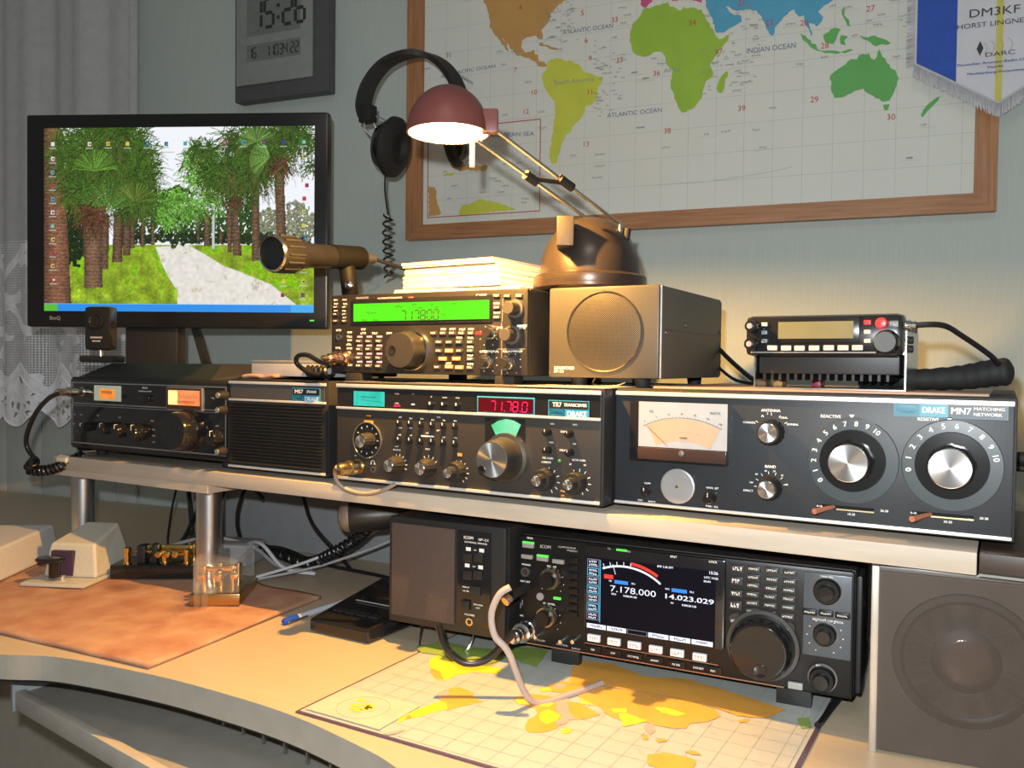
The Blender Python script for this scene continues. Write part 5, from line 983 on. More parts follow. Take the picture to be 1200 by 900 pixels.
    for (p, R, n) in [(q_, R_, n_) for q_, R_, n_ in zip([(0.468, 0.575), (0.501, 0.621), (0.446, 0.53), (0.531, 0.544), (0.476, 0.483), (0.574, 0.574), (0.417, 0.622), (0.588, 0.725), (0.56, 0.817), (0.612, 0.845), (0.627, 0.619)], [.07, .07, .06, .07, .05, .08, .07, .10, .08, .08, .09], [90]*7+[160]*4)]: crown(p[0], p[1], R, n, (.30, .46, .17))
    for (p, R, n) in zip([(0.115, 0.889), (0.131, 0.735), (0.204, 0.932), (0.31, 0.914), (0.349, 0.822), (0.273, 0.778), (0.356, 0.715), (0.311, 0.654), (0.352, 0.592), (0.221, 0.84), (0.159, 0.626), (0.258, 0.961)], [.16, .15, .16, .15, .13, .17, .12, .14, .10, .16, .13, .12], [520]*12): crown(p[0], p[1], R, n, (.19, .28, .09), .06)
    for (p, R, n) in zip([(0.592, 0.876), (0.65, 0.724), (0.721, 0.648), (0.766, 0.826), (0.774, 0.722), (0.707, 0.932), (0.859, 0.912), (0.798, 0.929), (0.91, 0.955), (0.979, 0.923), (0.672, 0.769), (0.733, 0.752), (0.987, 0.776), (0.827, 0.839)], [.08, .11, .09, .13, .12, .10, .15, .12, .12, .10, .10, .12, .06, .12], [230, 330, 260, 420, 300, 200, 520, 360, 320, 160, 260, 320, 60, 320]): crown(p[0], p[1], R, n, (.18, .27, .09), .10)
    p = (0.192, 0.764); fan(p[0], p[1], .13, .2, PI-.2, (.38, .55, .20)); p = (0.243, 0.547); fan(p[0], p[1], .17, .35, PI-.1, (.36, .52, .22)); p = (0.341, 0.592); fan(p[0], p[1], .12, 0.2, PI-.6, (.38, .46, .18)); p = (0.788, 0.915); fan(p[0], p[1], .10, .3, PI+.3, (.40, .52, .25)); p = (0.837, 0.832); fan(p[0], p[1], .11, PI*.6, PI*1.3, (.40, .55, .25))
    p = (0.187, 0.517); crown(p[0], p[1], .10, 160, (.28, .17, .12)); p = (0.877, 0.794); crown(p[0], p[1], .07, 90, (.28, .20, .13)); p = (0.706, 0.587); crown(p[0], p[1], .05, 60, (.25, .18, .12))
    m = T_ < .043; im[m] = (.16, .55, .90); m = (T_ < .043) & (S_ < .052); im[m] = (.35, .72, .22); m = (T_ < .043) & (S_ > .915); im[m] = (.25, .66, .93); m = (T_ < .045) & (T_ > .039); im[m] = (.35, .70, .98)
    return np.clip(im, 0, 1)[::-1]
im = wallpaper(); Hd, Wd = im.shape[:2]
lin = np.where(im < .04045, im/12.92, ((im+.055)/1.055)**2.4)
ux = np.linspace(s0, s1, Wd); uz = np.linspace(q0, q1, Hd); gx, gz = np.meshgrid(ux, uz)
co = np.stack([gx, np.full_like(gx, -.0008), gz], -1).reshape(-1, 3)
ii = np.arange(Wd*Hd).reshape(Hd, Wd); fc = np.stack([ii[:-1, :-1], ii[:-1, 1:], ii[1:, 1:], ii[1:, :-1]], -1).reshape(-1, 4)
me = bpy.data.meshes.new('screen'); me.vertices.add(len(co)); me.vertices.foreach_set('co', co.ravel().astype(np.float32)); me.loops.add(fc.size); me.loops.foreach_set('vertex_index', fc.ravel().astype(np.int32)); me.polygons.add(len(fc)); me.polygons.foreach_set('loop_start', np.arange(0, fc.size, 4, dtype=np.int32)); me.update(calc_edges=True)
ca = me.color_attributes.new('picture', 'FLOAT_COLOR', 'POINT'); ca.data.foreach_set('color', np.concatenate([lin.reshape(-1, 3), np.ones((Wd*Hd, 1))], 1).ravel().astype(np.float32))
sm_ = bpy.data.materials.new('backlit_screen'); sm_.use_nodes = True; nt = sm_.node_tree; b_ = nt.nodes['Principled BSDF']; at_ = nt.nodes.new('ShaderNodeVertexColor'); at_.layer_name = 'picture'
nt.links.new(at_.outputs[0], b_.inputs['Emission Color']); b_.inputs['Emission Strength'].default_value = 1.05; b_.inputs['Base Color'].default_value = (.01, .01, .01, 1); b_.inputs['Roughness'].default_value = .35; b_.inputs['Specular IOR Level'].default_value = .2
me.materials.append(sm_); o = bpy.data.objects.new('screen', me); COL.objects.link(o); o.parent = t
ic_c = [glow('icon_' + n, c, .9, noise=0) for n, c in (('white', (.75, .8, .8)), ('cyan', (.05, .45, .5)), ('red', (.6, .06, .05)), ('yellow', (.7, .6, .1)), ('navy', (.05, .08, .25)))]
mb = MB(); rr = random.Random(2)
for p in [(0.034, 0.91), (0.034, 0.83), (0.033, 0.756), (0.032, 0.682), (0.034, 0.609), (0.033, 0.537), (0.032, 0.463), (0.034, 0.389), (0.034, 0.316), (0.033, 0.244), (0.036, 0.169), (0.172, 0.909), (0.242, 0.91), (0.314, 0.909), (0.387, 0.909), (0.458, 0.907), (0.528, 0.908), (0.597, 0.908), (0.672, 0.912), (0.742, 0.912), (0.816, 0.912), (0.888, 0.912), (0.961, 0.912), (0.962, 0.836), (0.973, 0.68), (0.964, 0.609), (0.963, 0.539), (0.962, 0.464), (0.967, 0.396), (0.963, 0.237), (0.962, 0.165), (0.961, 0.092), (0.89, 0.165), (0.887, 0.091)]:
    x, z = s0+p[0]*(s1-s0), q0+p[1]*(q1-q0); cc = rr.choice(ic_c)
    mb.rect((x-.0030, z-.0025), (x+.0030, z+.0040), -.0011, cc); mb.rect((x-.001, z-.0010), (x+.0025, z+.0020), -.0012, rr.choice(ic_c)); marks(mb, (x, z-.0062), .012, .0018, ic_c[0], -.0011)
mb.build('desktop_icons', t)
mb = MB(); text(mb, 'BenQ', (.053, .020), .0062, grey_i, .018); mb.build('lettering', t)
MB().box(.477, .484, -.0006, .001, .0175, .0195, greenled).build('power_light', t)
# neck, side arm and foot
mb = MB(); mb.box(.160, .250, .020, .050, -.065, .06, black, .004); mb.build('neck', t)
mb = MB(); mb.tube([(.262, .045, .03), (.287, .05, -.06)], .008, black, 4); mb.build('side_arm', t)
mb = MB(); z0, z1 = .2970, .3175
lo4 = [(-1.188, .772), (-.905, .772), (-.872, .90), (-.93, 1.02), (-1.16, 1.02)]; hi4 = [(-1.150, .80), (-.915, .80), (-.885, .90), (-.94, 1.0), (-1.13, 1.0)]
mb.add([(x, y, z0) for x, y in lo4] + [(x, y, z1) for x, y in hi4], [(4, 3, 2, 1, 0), (5, 6, 7, 8, 9)] + [(i, (i+1) % 5, 5+(i+1) % 5, 5+i) for i in range(5)], black)
o = mb.build('foot', t); o.matrix_world = Matrix.Identity(4); o.parent = t; bpy.context.view_layer.update(); o.matrix_parent_inverse = t.matrix_world.inverted()
bpy.context.view_layer.update()

# webcam standing on the foot
t = thing('webcam', 'small black webcam on a clip foot, below the left part of the monitor', 'webcam', (-1.178, .800, .3180), .35)
MB().box(-.021, .021, -.010, .012, .018, .084, blackg, .006).build('body', t)
mb = MB(); mb.lathe((0, -.010, .062), (0, -1, 0), [(0, .013), (.003, .013), (.004, .010), (.002, .008), (.0025, 0)], blackg, 28); mb.build('lens', t)
mb = MB(); mb.rect((-.010, .036), (.010, .0385), -.0103, grey_i); mb.rect((-.007, .031), (.007, .033), -.0103, grey_i); mb.build('lettering', t)
mb = MB(); mb.tube([(0, 0, .02), (0, 0, .008)], .004, chrome, 10); mb.build('hinge', t); mb = MB(); mb.box(-.028, .028, -.012, .02, 0, .010, blackm, .003); mb.build('clip_foot', t)

# grey switch box on the louvred speaker, and folded cloth
t = thing('switch_box', 'flat light grey box with a dark lid seam on top of the louvred speaker', 'box', (-.858, .798, .3035))
MB().box(0, .132, 0, .14, 0, .0165, mat('box_grey', (.34, .34, .35), .5), .0015).build('case', t); MB().box(0, .132, .0, .14, .0170, .0205, mat('lid_grey', (.22, .22, .23), .5), .001).build('lid', t)
for x in (.012, .025, .12): MB().cyl((x, .012, 0), (x, .012, -.004), .004, blackm, n=12).build('foot', t)
for x in (.02, .12): MB().cyl((x, .12, 0), (x, .12, -.004), .004, blackm, n=12).build('foot', t)
def cloth(nm, pts_fn, nu, nv, m):
    vs = [pts_fn(i/nu, j/nv) for i in range(nu+1) for j in range(nv+1)]; fs = [(i*(nv+1)+j, (i+1)*(nv+1)+j, (i+1)*(nv+1)+j+1, i*(nv+1)+j+1) for i in range(nu) for j in range(nv)]
    mb = MB(); mb.add(vs, fs, m, True); o = mb.build(nm, None); s = o.modifiers.new('thick', 'SOLIDIFY'); s.thickness = .004; s.offset = 1; return o
terry = mat('terry_salmon', (.44, .20, .12), .95, c2=(.58, .35, .22), scale=26, bump=.0)
def terry_nodes():
    nt = terry.node_tree; b = nt.nodes['Principled BSDF']; n = nt.nodes.new('ShaderNodeTexNoise'); n.inputs['Scale'].default_value = 900; bp = nt.nodes.new('ShaderNodeBump'); bp.inputs['Strength'].default_value = .9; bp.inputs['Distance'].default_value = .002
    tc = nt.nodes.new('ShaderNodeTexCoord'); nt.links.new(tc.outputs['Object'], n.inputs[0]); nt.links.new(n.outputs['Fac'], bp.inputs['Height']); nt.links.new(bp.outputs[0], b.inputs['Normal'])
    # worn darker pink flower prints
    v = nt.nodes.new('ShaderNodeTexVoronoi'); v.inputs['Scale'].default_value = 8; nt.links.new(tc.outputs['Object'], v.inputs['Vector']); r = nt.nodes.new('ShaderNodeValToRGB'); r.color_ramp.elements[0].position = .10; r.color_ramp.elements[0].color = (.50, .42, .45, 1); r.color_ramp.elements[1].position = .24; r.color_ramp.elements[1].color = (1, 1, 1, 1)
    mx = nt.nodes.new('ShaderNodeMixRGB'); mx.blend_type = 'MULTIPLY'; mx.inputs[0].default_value = .8; nt.links.new(v.outputs['Distance'], r.inputs[0]); nt.links.new(b.inputs['Base Color'].links[0].from_socket, mx.inputs[1]); nt.links.new(r.outputs[0], mx.inputs[2]); nt.links.new(mx.outputs[0], b.inputs['Base Color'])
terry_nodes()
o = cloth('folded_cloth', lambda u, v: (-.868+.060*u, .790+.17*v, .2998 + .0025*abs(math.sin(u*5))), 14, 8, terry); o.location = (-.058+.004, 0, 0); o.scale = (1, 1, 1)
o.location = (0, 0, 0); tag(o, 'edge of a salmon cloth under the grey switch box, right of the monitor foot', 'cloth')

# ================================================================== ON THE DESK
# ---- towel
c0, c1, c2_, c3 = Vector((-1.62, .515, 0)), Vector((-.766, .5745, 0)), Vector((-.800, .870, 0)), Vector((-1.62, .86, 0))
def towel(u, v):
    a = c0.lerp(c1, u); b = c3.lerp(c2_, u); p = a.lerp(b, v); bump = .011*math.exp(-((p.x+.945)/.022)**2)*math.exp(-((p.y-.845)/.05)**2)
    return (p.x, p.y, .0006 + .0006*math.sin(p.x*60+p.y*31) + .0006 + bump)
o = cloth('towel', towel, 90, 40, terry); tag(o, 'salmon terry towel with faded flowers spread over the left of the desk', 'towel')
TZ = .0068
# ---- keyers
ivp = mat('keyer_beige', (.50, .48, .40), .45, bump=.05, scale=300); ivw = mat('keyer_white', (.58, .56, .54), .45, bump=.05, scale=300)
def prism(mb, base, top, m):
    n = len(base); mb.add(base + top, [tuple(range(n))[::-1], tuple(range(n, 2*n))] + [(i, (i+1) % n, n+(i+1) % n, n+i) for i in range(n)], m)
t = thing('morse_keyer', 'beige morse keyer with a sloped housing and dark oval paddle, by the left shelf post', 'morse key', (-1.150, .722, TZ), .42)
mb = MB(); mb.box(-.044, .050, -.028, .058, 0, .005, ivp, .0012); mb.build('base_plate', t)
mb = MB(); bb = [(-.034, .006, .005), (.047, .006, .005), (.050, .098, .005), (-.030, .098, .005)]; tt = [(-.028, .014, .052), (.040, .014, .052), (.034, .085, .071), (-.016, .085, .071)]; prism(mb, bb, tt, ivp)
o = mb.build('housing', t); bv = o.modifiers.new('bevel', 'BEVEL'); bv.width = .004; bv.segments = 3
mb = MB(); mb.box(-.020, .012, .0045, .012, .008, .043, mat('keyer_opening', (.05, .03, .06), .6)); mb.build('slot', t)
mb = MB(); mb.lathe((-.009, -.016, .031), (0, 0, 1), [(0, 0), (.001, .017), (.004, .019), (.007, .016), (.008, 0)], blackg, 28); o = mb.build('paddle', t); o.scale = (1.1, .8, 1)
mb = MB(); mb.cyl((-.004, -.012, .010), (-.004, -.012, .031), .0075, blackg); mb.build('lever', t)
mb = MB(); mb.cyl((.004, -.006, .005), (.004, -.006, .012), .004, chrome); mb.build('screw', t)
t = thing('paddle_keyer', 'off-white box keyer with a violet paddle, cut off by the left edge of the photo', 'morse key', (-1.275, .618, TZ), .62)
mb = MB(); prism(mb, [(-.08, 0, 0), (.075, 0, 0), (.085, .19, 0), (-.085, .19, 0)], [(-.075, .006, .046), (.070, .006, .046), (.078, .185, .050), (-.078, .185, .050)], ivw); o = mb.build('housing', t); bv = o.modifiers.new('bevel', 'BEVEL'); bv.width = .004; bv.segments = 3
mb = MB(); mb.box(.012, .056, -.0015, .01, .012, .040, mat('paddle_violet', (.05, .03, .16), .2), .004); mb.build('opening', t)
mb = MB(); mb.box(.026, .032, -.022, 0, .014, .034, MATS['paddle_violet'], .002); mb.build('paddle', t); mb = MB(); mb.box(.036, .042, -.022, 0, .014, .034, mat('paddle_rose', (.35, .12, .12), .3), .002); mb.build('paddle', t)
# ---- black base key with brass works
t = thing('brass_morse_key', 'brass morse key on a black base standing between the beige keyer and the front post', 'morse key', (-1.110, .768, TZ), .56)
MB().box(0, .118, 0, .062, 0, .020, blackg, .002).build('base', t)
def pillar(x, y, h, r=.004, m=brass): mb = MB(); mb.lathe((x, y, .020), (0, 0, 1), [(0, r*1.5), (.002, r*1.5), (.002, r), (h-.006, r), (h-.006, r*1.4), (h-.001, r*1.4), (h, 0)], m, 16); return mb.build('pillar', t)
pillar(.020, .012, .024); pillar(.112-.006, .012, .022, .0045); pillar(.105, .045, .026); pillar(.072, .018, .020, .0055)
MB().box(.045, .112, .026, .032, .026, .044, brass, .001).build('bridge', t); MB().box(.034, .046, .010, .030, .020, .046, black, .002).build('terminal_block', t); MB().box(.054, .062, .012, .024, .020, .048, black, .002).build('terminal_block', t)
mb = MB(); mb.tube([(.030, .018, .036), (.100, .018, .036)], .0026, brass, 12); mb.build('lever_arm', t)
for x in (.066, .078, .090): mb = MB(); mb.lathe((x, .010, .034), (0, -1, 0), [(0, .0045), (.004, .0045), (.005, 0)], brass, 14); mb.build('thumb_screw', t)
MB().box(.118, .150, .03, .075, .001, .030, blackm, .003).build('connector', t)
# ---- key under an acrylic cover
t = thing('covered_morse_key', 'golden morse key under a clear acrylic cover in front of the second shelf post', 'morse key', (-.902, .738, TZ), .60)
glass = mat('acrylic', (.75, .74, .70), .06, alpha=.07, noise=0, spec=.8); gold = mat('gold_plate', (.88, .55, .14), .16, 1)
MB().box(0, .062, 0, .098, 0, .015, mat('brass_base', (.50, .36, .15), .28, 1), .0015).build('base', t)
mb = MB()
x0, x1, y0, y1, zc0, zc1 = .002, .060, .004, .096, .0155, .058; th = .0022
mb.box(x0, x1, y0, y0+th, zc0, zc1, glass, .0006); mb.box(x0, x1, y1-th, y1, zc0, zc1, glass, .0006); mb.box(x0, x0+th, y0+th, y1-th, zc0, zc1, glass, .0006); mb.box(x1-th, x1, y0+th, y1-th, zc0, zc1, glass, .0006); mb.box(x0, x1, y0, y1, zc1, zc1+th, glass, .0008)
mb.build('acrylic_cover', t)['kind'] = 'stuff'
for x, y, h in ((.012, .022, .032), (.031, .030, .034), (.048, .024, .032), (.014, .06, .026), (.046, .062, .026)):
    mb = MB(); mb.lathe((x, y, .015), (0, 0, 1), [(0, .0045), (.003, .0045), (.003, .003), (h-.003, .003), (h-.003, .005), (h, .005), (h, 0)], gold, 18); mb.build('pillar', t)
MB().box(.010, .052, .020, .034, .040, .046, gold, .001).build('cross_bar', t); MB().box(.027, .035, .012, .085, .028, .034, gold, .001).build('lever_arm', t)
for x in (.010, .031, .052): mb = MB(); mb.lathe((x, .016, .036), (0, -1, 0), [(0, .005), (.004, .005), (.005, 0)], gold, 16); mb.build('thumb_screw', t)
for x in (.014, .028): mb = MB(); mb.lathe((x, -.004, .0), (0, 0, 1), [(.001, .0), (.001, .006), (.020, .0065), (.030, .0055), (.032, 0)], glass, 20); o = mb.build('finger_piece', t); o.scale = (.7, 1, 1)

# ---- base with buttons of the table microphone, pushed behind the external speaker
t = thing('table_microphone', 'black table microphone with a wedge button base left of the under-shelf speaker', 'microphone', (-.735, .765, 0), .0)
bs = [(.022, -.010), (.112, -.010), (.120, .150), (.0, .150)]
mb = MB(); prism(mb, [(x, y, .002) for x, y in bs], [(bs[0][0], bs[0][1], .017), (bs[1][0], bs[1][1], .017), (bs[2][0]-.004, bs[2][1], .030), (bs[3][0]+.004, bs[3][1], .030)], blackg); o = mb.build('base', t); bv = o.modifiers.new('bevel', 'BEVEL'); bv.width = .003; bv.segments = 3
for k, (x, y) in enumerate([(.040, .025), (.058, .025), (.076, .025), (.094, .025)]): MB().box(x-.007, x+.007, y-.006, y+.006, .0195, .0225, black, .001).build('push_button', t)
mb = MB(); mb.box(.034, .102, .060, .062, .0238, .0246, grey_i); mb.build('printed_line', t)
mb = MB(); mb.tube(smooth_path([(.04, .13, .03), (.04, .15, .075), (.035, .16, .105), (.02, .15, .125)], 8), .006, blackm, 12); mb.build('gooseneck', t)
hd = Vector((-.040, .112, .1130)); hx = Vector((.82, .57, .06)).normalized()
mb = MB(); mb.lathe(hd, hx, [(.012, .019), (.020, .0215), (.060, .0205), (.095, .013), (.11, .009), (.11, 0)], mat('mic_body_dark', (.045, .040, .034), .4, .5), 32); mb.build('head', t)
mb = MB(); mb.lathe(hd, hx, [(-.003, 0), (-.002, .008), (.002, .0155), (.008, .0200), (.014, .0205)], holes('mic_mesh', (.42, .37, .30), .4, .5, 2600, .6, False, (.06, .05, .04)), 32); mb.build('grille', t)
mb = MB(); mb.tube(coil_path([(-1.05, .985, .022), (-.98, .975, .020), (-.90, .950, .022), (-.84, .935, .045), (-.79, .935, .075), (-.76, .925, .098)], .0070, 34), .0022, cabm, 6)
tag(mb.build('coiled_cable', None), 'long black coiled cable running from the table microphone to behind the keys', 'cable')
# ---- pen
t = thing('pen', 'clear ballpoint pen with a blue cap lying beside the table microphone', 'pen', (0, 0, 0))
pa, pb = Vector((-.757, .757, .0048)), Vector((-.752, .885, .0052)); dd = pb-pa
mb = MB(); mb.lathe(pa, dd, [(0, 0), (.0, .0036), (.002, .0042), (.022, .0044), (.022, 0)], mat('pen_blue', (.02, .07, .45), .3), 16); mb.build('cap', t)
mb = MB(); mb.lathe(pa, dd, [(.0222, 0), (.0222, .0040), (.10, .0040), (.126, .0016), (.128, 0)], mat('pen_clear', (.55, .60, .66), .15, alpha=.75), 16); mb.build('barrel', t)
mb = MB(); mb.box(-.7485, -.7475, .757, .790, .0046, .0066, chrome); mb.build('clip', t)

# ---- external speaker under the shelf
t = thing('external_speaker', 'black box speaker with brown cloth grille and switches, under the shelf', 'speaker', (-0.5850, 0.7750, 0.0300), 0.0524)
o3 = [(-0.0154, 0.1134), (-0.0259, 0.0021), (0.1092, 0.0002), (0.1116, 0.1122)]
CW0, CW1, CH = -.0225, .128, .118
MB().box(CW0, CW1, .006, .17, -.003, CH, cabinet, .004).build('cabinet', t); MB().box(CW0, CW1, -.002, .006, -.003, CH, black, .003).build('front_frame', t)
a, b = [(-0.0175, 0.0076), (0.0658, 0.1118)]; gm = mat('grille_cloth', (.062, .043, .035), .85, c2=(.082, .058, .048), scale=700, bump=.7); MB().box(a[0], b[0], -.004, -.001, a[1]-.002, b[1]-.001, gm, .001).build('grille_cloth', t)
a, b = [(0.0693, 0.0057), (0.1107, 0.1104)]; MB().box(a[0], b[0], -.0035, -.001, a[1]+.002, b[1], blackg, .0006).build('control_strip', t)
for p in [(0.0834, 0.0819), (0.097, 0.0835), (0.0836, 0.0629), (0.0963, 0.0644)]: MB().box(p[0]-.0055, p[0]+.0055, -.0065, -.003, p[1]-.0048, p[1]+.0048, black, .0008).build('switch', t)
p = (0.0937, 0.0472); MB().box(p[0]-.006, p[0]+.006, -.0065, -.003, p[1]-.005, p[1]+.005, black, .0008).build('switch', t); p = (0.081, 0.03); MB().box(p[0]-.005, p[0]+.005, -.0065, -.003, p[1]-.005, p[1]+.005, black, .0008).build('switch', t)
mb = MB(); text(mb, 'ICOM', (0.0831, 0.1035), .0034, white_i, .0115, -.0038); text(mb, 'SP-21', (0.1015, 0.1029), .0026, white_i, .012, -.0038); text(mb, 'EXTERNAL SPEAKER', (0.0925, 0.0987), .0018, white_i, .028, -.0038); text(mb, 'PHONES', (0.0855, 0.0195), .0020, white_i, .012, -.0038); text(mb, 'INPUT', (0.0807, 0.0492), .0018, white_i, .009, -.0038); text(mb, 'A/B', (0.0804, 0.045), .0018, white_i, .008, -.0038); text(mb, 'SPEAKER', (0.0961, 0.0318), .0018, white_i, .012, -.0038); text(mb, 'OUT', (0.0958, 0.0283), .0018, white_i, None, -.0038); text(mb, 'OFF', (0.0916, 0.0907), .0016, white_i, None, -.0038); text(mb, 'OFF', (0.0905, 0.0728), .0016, white_i, None, -.0038)
for p in [(0.0833, 0.0911), (0.0997, 0.0912), (0.082, 0.073), (0.0986, 0.0729)]: mb.rect((p[0]-.0030, p[1]-.0020), (p[0]+.0030, p[1]+.0020), -.0038, white_i)
mb.build('lettering', t)
p = (0.0856, 0.0118); mb = MB(); mb.lathe((p[0], -.0035, p[1]), (0, -1, 0), [(0, .0046), (.0012, .0044), (.0012, .0026), (0, .0024)], mat('jack_gold', (.75, .62, .35), .2, 1), 20); mb.disc(p, .0026, -.0037, black); mb.build('jack', t)
mb = MB(); mb.tube(smooth_path([(.075, .03, -.002), (.070, .012, -.028), (.020, .008, -.0285), (.012, .010, -.0285), (.005, .03, -.002)], 6), .0014, chrome, 8); mb.build('wire_bail', t)
for x in (-.01, .11): MB().box(x-.004, x+.004, .13, .15, -.030, -.002, blackm).build('rear_foot', t)
# ---- large radio under the shelf
HI, WI = .117, .338
icf = mat('face_black_soft', (.009, .0088, .0088), .36, spec=.35, bump=.05, scale=400)
t = device('base_station_radio', 'big black radio with a colour screen reading 7.178.000, under the shelf', 'radio', ((-0.4520, 0.8000, 0.0206), 0.0600), WI, HI, .24, icf, cabinet, side=.001, top=.001, bev=.004, fd=.008)
for x in (.050, .285): mb = MB(); mb.box(x-.016, x+.016, .012, .022, -.0205, 0, black, .001); mb.build('foot', t)
for x in (.05, .285): MB().box(x-.01, x+.01, .20, .22, -.0205, 0, blackm, .001).build('foot', t)
a, b = [(0.0769, 0.0233), (0.2223, 0.126)]; c4 = [(0.0782, 0.1189), (0.2239, 0.1246), (0.2239, 0.0291), (0.0768, 0.0292)]
sx0, sx1 = c4[0][0], c4[1][0]-.001; sz0, sz1 = min(c4[3][1], c4[2][1]), c4[0][1]-.003
MB().box(sx0, sx1, -.006, .001, sz0-.0005, sz1, blackg, .0025).build('screen_bezel', t)
e = [(0.0811, 0.1032), (0.2149, 0.1048), (0.213, 0.0289), (0.0795, 0.0313)]
dx0, dx1, dz0, dz1 = e[3][0]+.001, e[1][0]-.001, (e[3][1]+e[2][1])/2, (e[0][1]+e[1][1])/2
MB().box(dx0, dx1, -.0068, -.005, dz0, dz1, glow('lcd_black', (.004, .004, .012), .8)).build('screen', t)
gw = glow('white', (.85, .88, 1.0), 1.3, noise=0); gc_ = glow('sky', (.10, .55, .85), 1.1, noise=0); gb = glow('blue', (.05, .30, .90), 1.1, noise=0); gr = glow('signal_red', (.9, .06, .04), 1.1, noise=0); gk = glow('tab_grey', (.35, .36, .42), .8, noise=0)
SY = -.0071
def wpt(p): return p
mb = MB()
A_, B_ = [(0.1068, 0.0753), (0.1555, 0.0747)]; text(mb, '7.178.000', ((A_[0]+B_[0])/2, (A_[1]+B_[1])/2), .0064, gw, B_[0]-A_[0]-.001, SY)
A_, B_ = [(0.1642, 0.0743), (0.2128, 0.0748)]; text(mb, '14.023.029', ((A_[0]+B_[0])/2, (A_[1]+B_[1])/2), .0050, gw, B_[0]-A_[0]-.001, SY)
for st, p, h in [('VFO', (0.1107, 0.0692), .0020), ('0.000,00 LSB', (0.1282, 0.0689), .0020), ('FIL1', (0.1314, 0.0823), .0018), ('FIL2', (0.191, 0.0816), .0018), ('VFO', (0.1664, 0.0816), .0018), ('M1', (0.107, 0.0822), .0018), ('M1', (0.1715, 0.0684), .0018), ('0.000,00 LSB', (0.1885, 0.0678), .0020), ('15:26', (0.2119, 0.1028), .0030), ('UTC 14:26', (0.2096, 0.0978), .0022), ('BK:IN', (0.2058, 0.0939), .0020), ('BW 2.4k SFT', (0.1641, 0.1031), .0022)]: text(mb, st, p, h, gw, None, SY)
mb.build('lettering', t)
mb = MB()
for A_, B_, m in [([(0.1114, 0.0808), (0.1259, 0.0851)][0], [(0.1114, 0.0808), (0.1259, 0.0851)][1], gb), ([(0.1709, 0.08), (0.1862, 0.0842)][0], [(0.1709, 0.08), (0.1862, 0.0842)][1], gb)]: mb.rect((A_[0], A_[1]-.0006), (B_[0], A_[1]+.0030), SY, m)
p = (0.1052, 0.0863); mb.rect((p[0]-.005, p[1]-.0022), (p[0]+.005, p[1]+.0022), SY, gr)
mb.build('mode_tag', t)['kind'] = 'stuff'
# meter arc
mb = MB(); mp_ = (0.1257, 0.099); Cc = (mp_[0]-.004, mp_[1]-.062)
mb.ring(Cc, .0605, .0625, SY, gw, 30, math.radians(-22), math.radians(38)); mb.build('meter_arc', t); mb = MB(); mb.ring(Cc, .0640, .0672, SY, gr, 20, math.radians(6), math.radians(32)); mb.build('meter_red_arc', t)
mb = MB(); ticks(mb, Cc, .0625, .066, 5, -20, 6, gw, .0007, SY); A_, B_ = [(0.1094, 0.0995), (0.1125, 0.0895)]; mb.line(A_, B_, .0006, SY, gw); mb.build('scale_marks', t)
mb = MB(); A_, B_ = [(0.1503, 0.0886), (0.1517, 0.1052)]
for k in range(7):
    z = dz1-.0015 - k*((dz1-dz0-.010)/7); h = (dz1-dz0-.010)/7
    mb.box(dx0+.0012, dx0+.0145, SY, SY+.0002, z-h+.0009, z, gc_ if k % 2 else gk); mb.rect((dx0+.0018, z-h+.0016), (dx0+.0138, z-.0007), SY-.0001, MATS['glow_lcd_black']); marks(mb, (dx0+.0078, z-h*.30), .009, .0021, gw, SY-.0002); marks(mb, (dx0+.0078, z-h*.66), .009, .0021, gw, SY-.0002)
mb.rect((dx0+.0152, dz0+.008), (dx0+.0160, dz1-.0015), SY, gc_)
mb.build('side_menu', t)['kind'] = 'stuff'
mb = MB(); nT = 6; tw = (dx1-dx0-.002)/nT
for k in range(nT):
    x = dx0+.001+tw*k; mb.rect((x+.0006, dz0+.0008), (x+tw-.0006, dz0+.0056), SY, gw if k != 2 else gk); 
    if k == 2: mb.rect((x+.0012, dz0+.0013), (x+tw-.0012, dz0+.0051), SY-.0001, MATS['glow_lcd_black'])
    else: marks(mb, (x+tw/2, dz0+.0032), tw*.55, .0024, MATS['glow_lcd_black'], SY-.0001)
mb.build('tab_bar', t)['kind'] = 'stuff'
p = (0.1183, 0.1146); MB().box(p[0]-.0055, p[0]+.0055, -.0066, -.0055, p[1]-.0010, p[1]+.0010, greenled).build('receive_light', t)
mb = MB(); text(mb, 'TX', (0.105, 0.1148), .0020, grey_i, None, -.0064); text(mb, 'RX', (0.1263, 0.1142), .0020, grey_i, None, -.0064); text(mb, 'SPLIT', (0.1721, 0.1141), .0022, white_i, None, -.0064); text(mb, 'LOCK', (0.2112, 0.1134), .0022, white_i, None, -.0064); mb.build('lettering', t)
# white soft keys and the row below them
for p in [(0.0881, 0.0191), (0.1101, 0.0188), (0.1319, 0.0186), (0.1542, 0.0179), (0.1761, 0.0179), (0.1985, 0.0175)]: btn(t, p, .0135, .0070, mat('key_lit_white', (.75, .70, .70), .35, emit=.25), MATS['tray_lip'], .0035, 'soft_key')
copper = mat('trim_copper', (.35, .22, .15), .35, .7)
q1_, q2_ = [(0.077, 0.0123), (0.2164, 0.0121)]; mb = MB(); mb.box(q1_[0], q2_[0], -.0008, 0, (q1_[1]+q2_[1])/2-.0004, (q1_[1]+q2_[1])/2+.0004, copper); mb.build('trim_line', t)
mb = MB(); mb.box(.003, WI-.06, -.0010, .001, .0010, .0022, copper); mb.build('trim_line', t)
mb = MB(); names_ = ['SSB', 'CW', 'RTTY/PSK', 'AM/FM', 'FILTER', 'EXIT/SET', 'REC']
pr = [(0.087, 0.0071), (0.1091, 0.007), (0.1312, 0.0068), (0.153, 0.0066), (0.1753, 0.0062), (0.1976, 0.0066), (0.2118, 0.0063)]
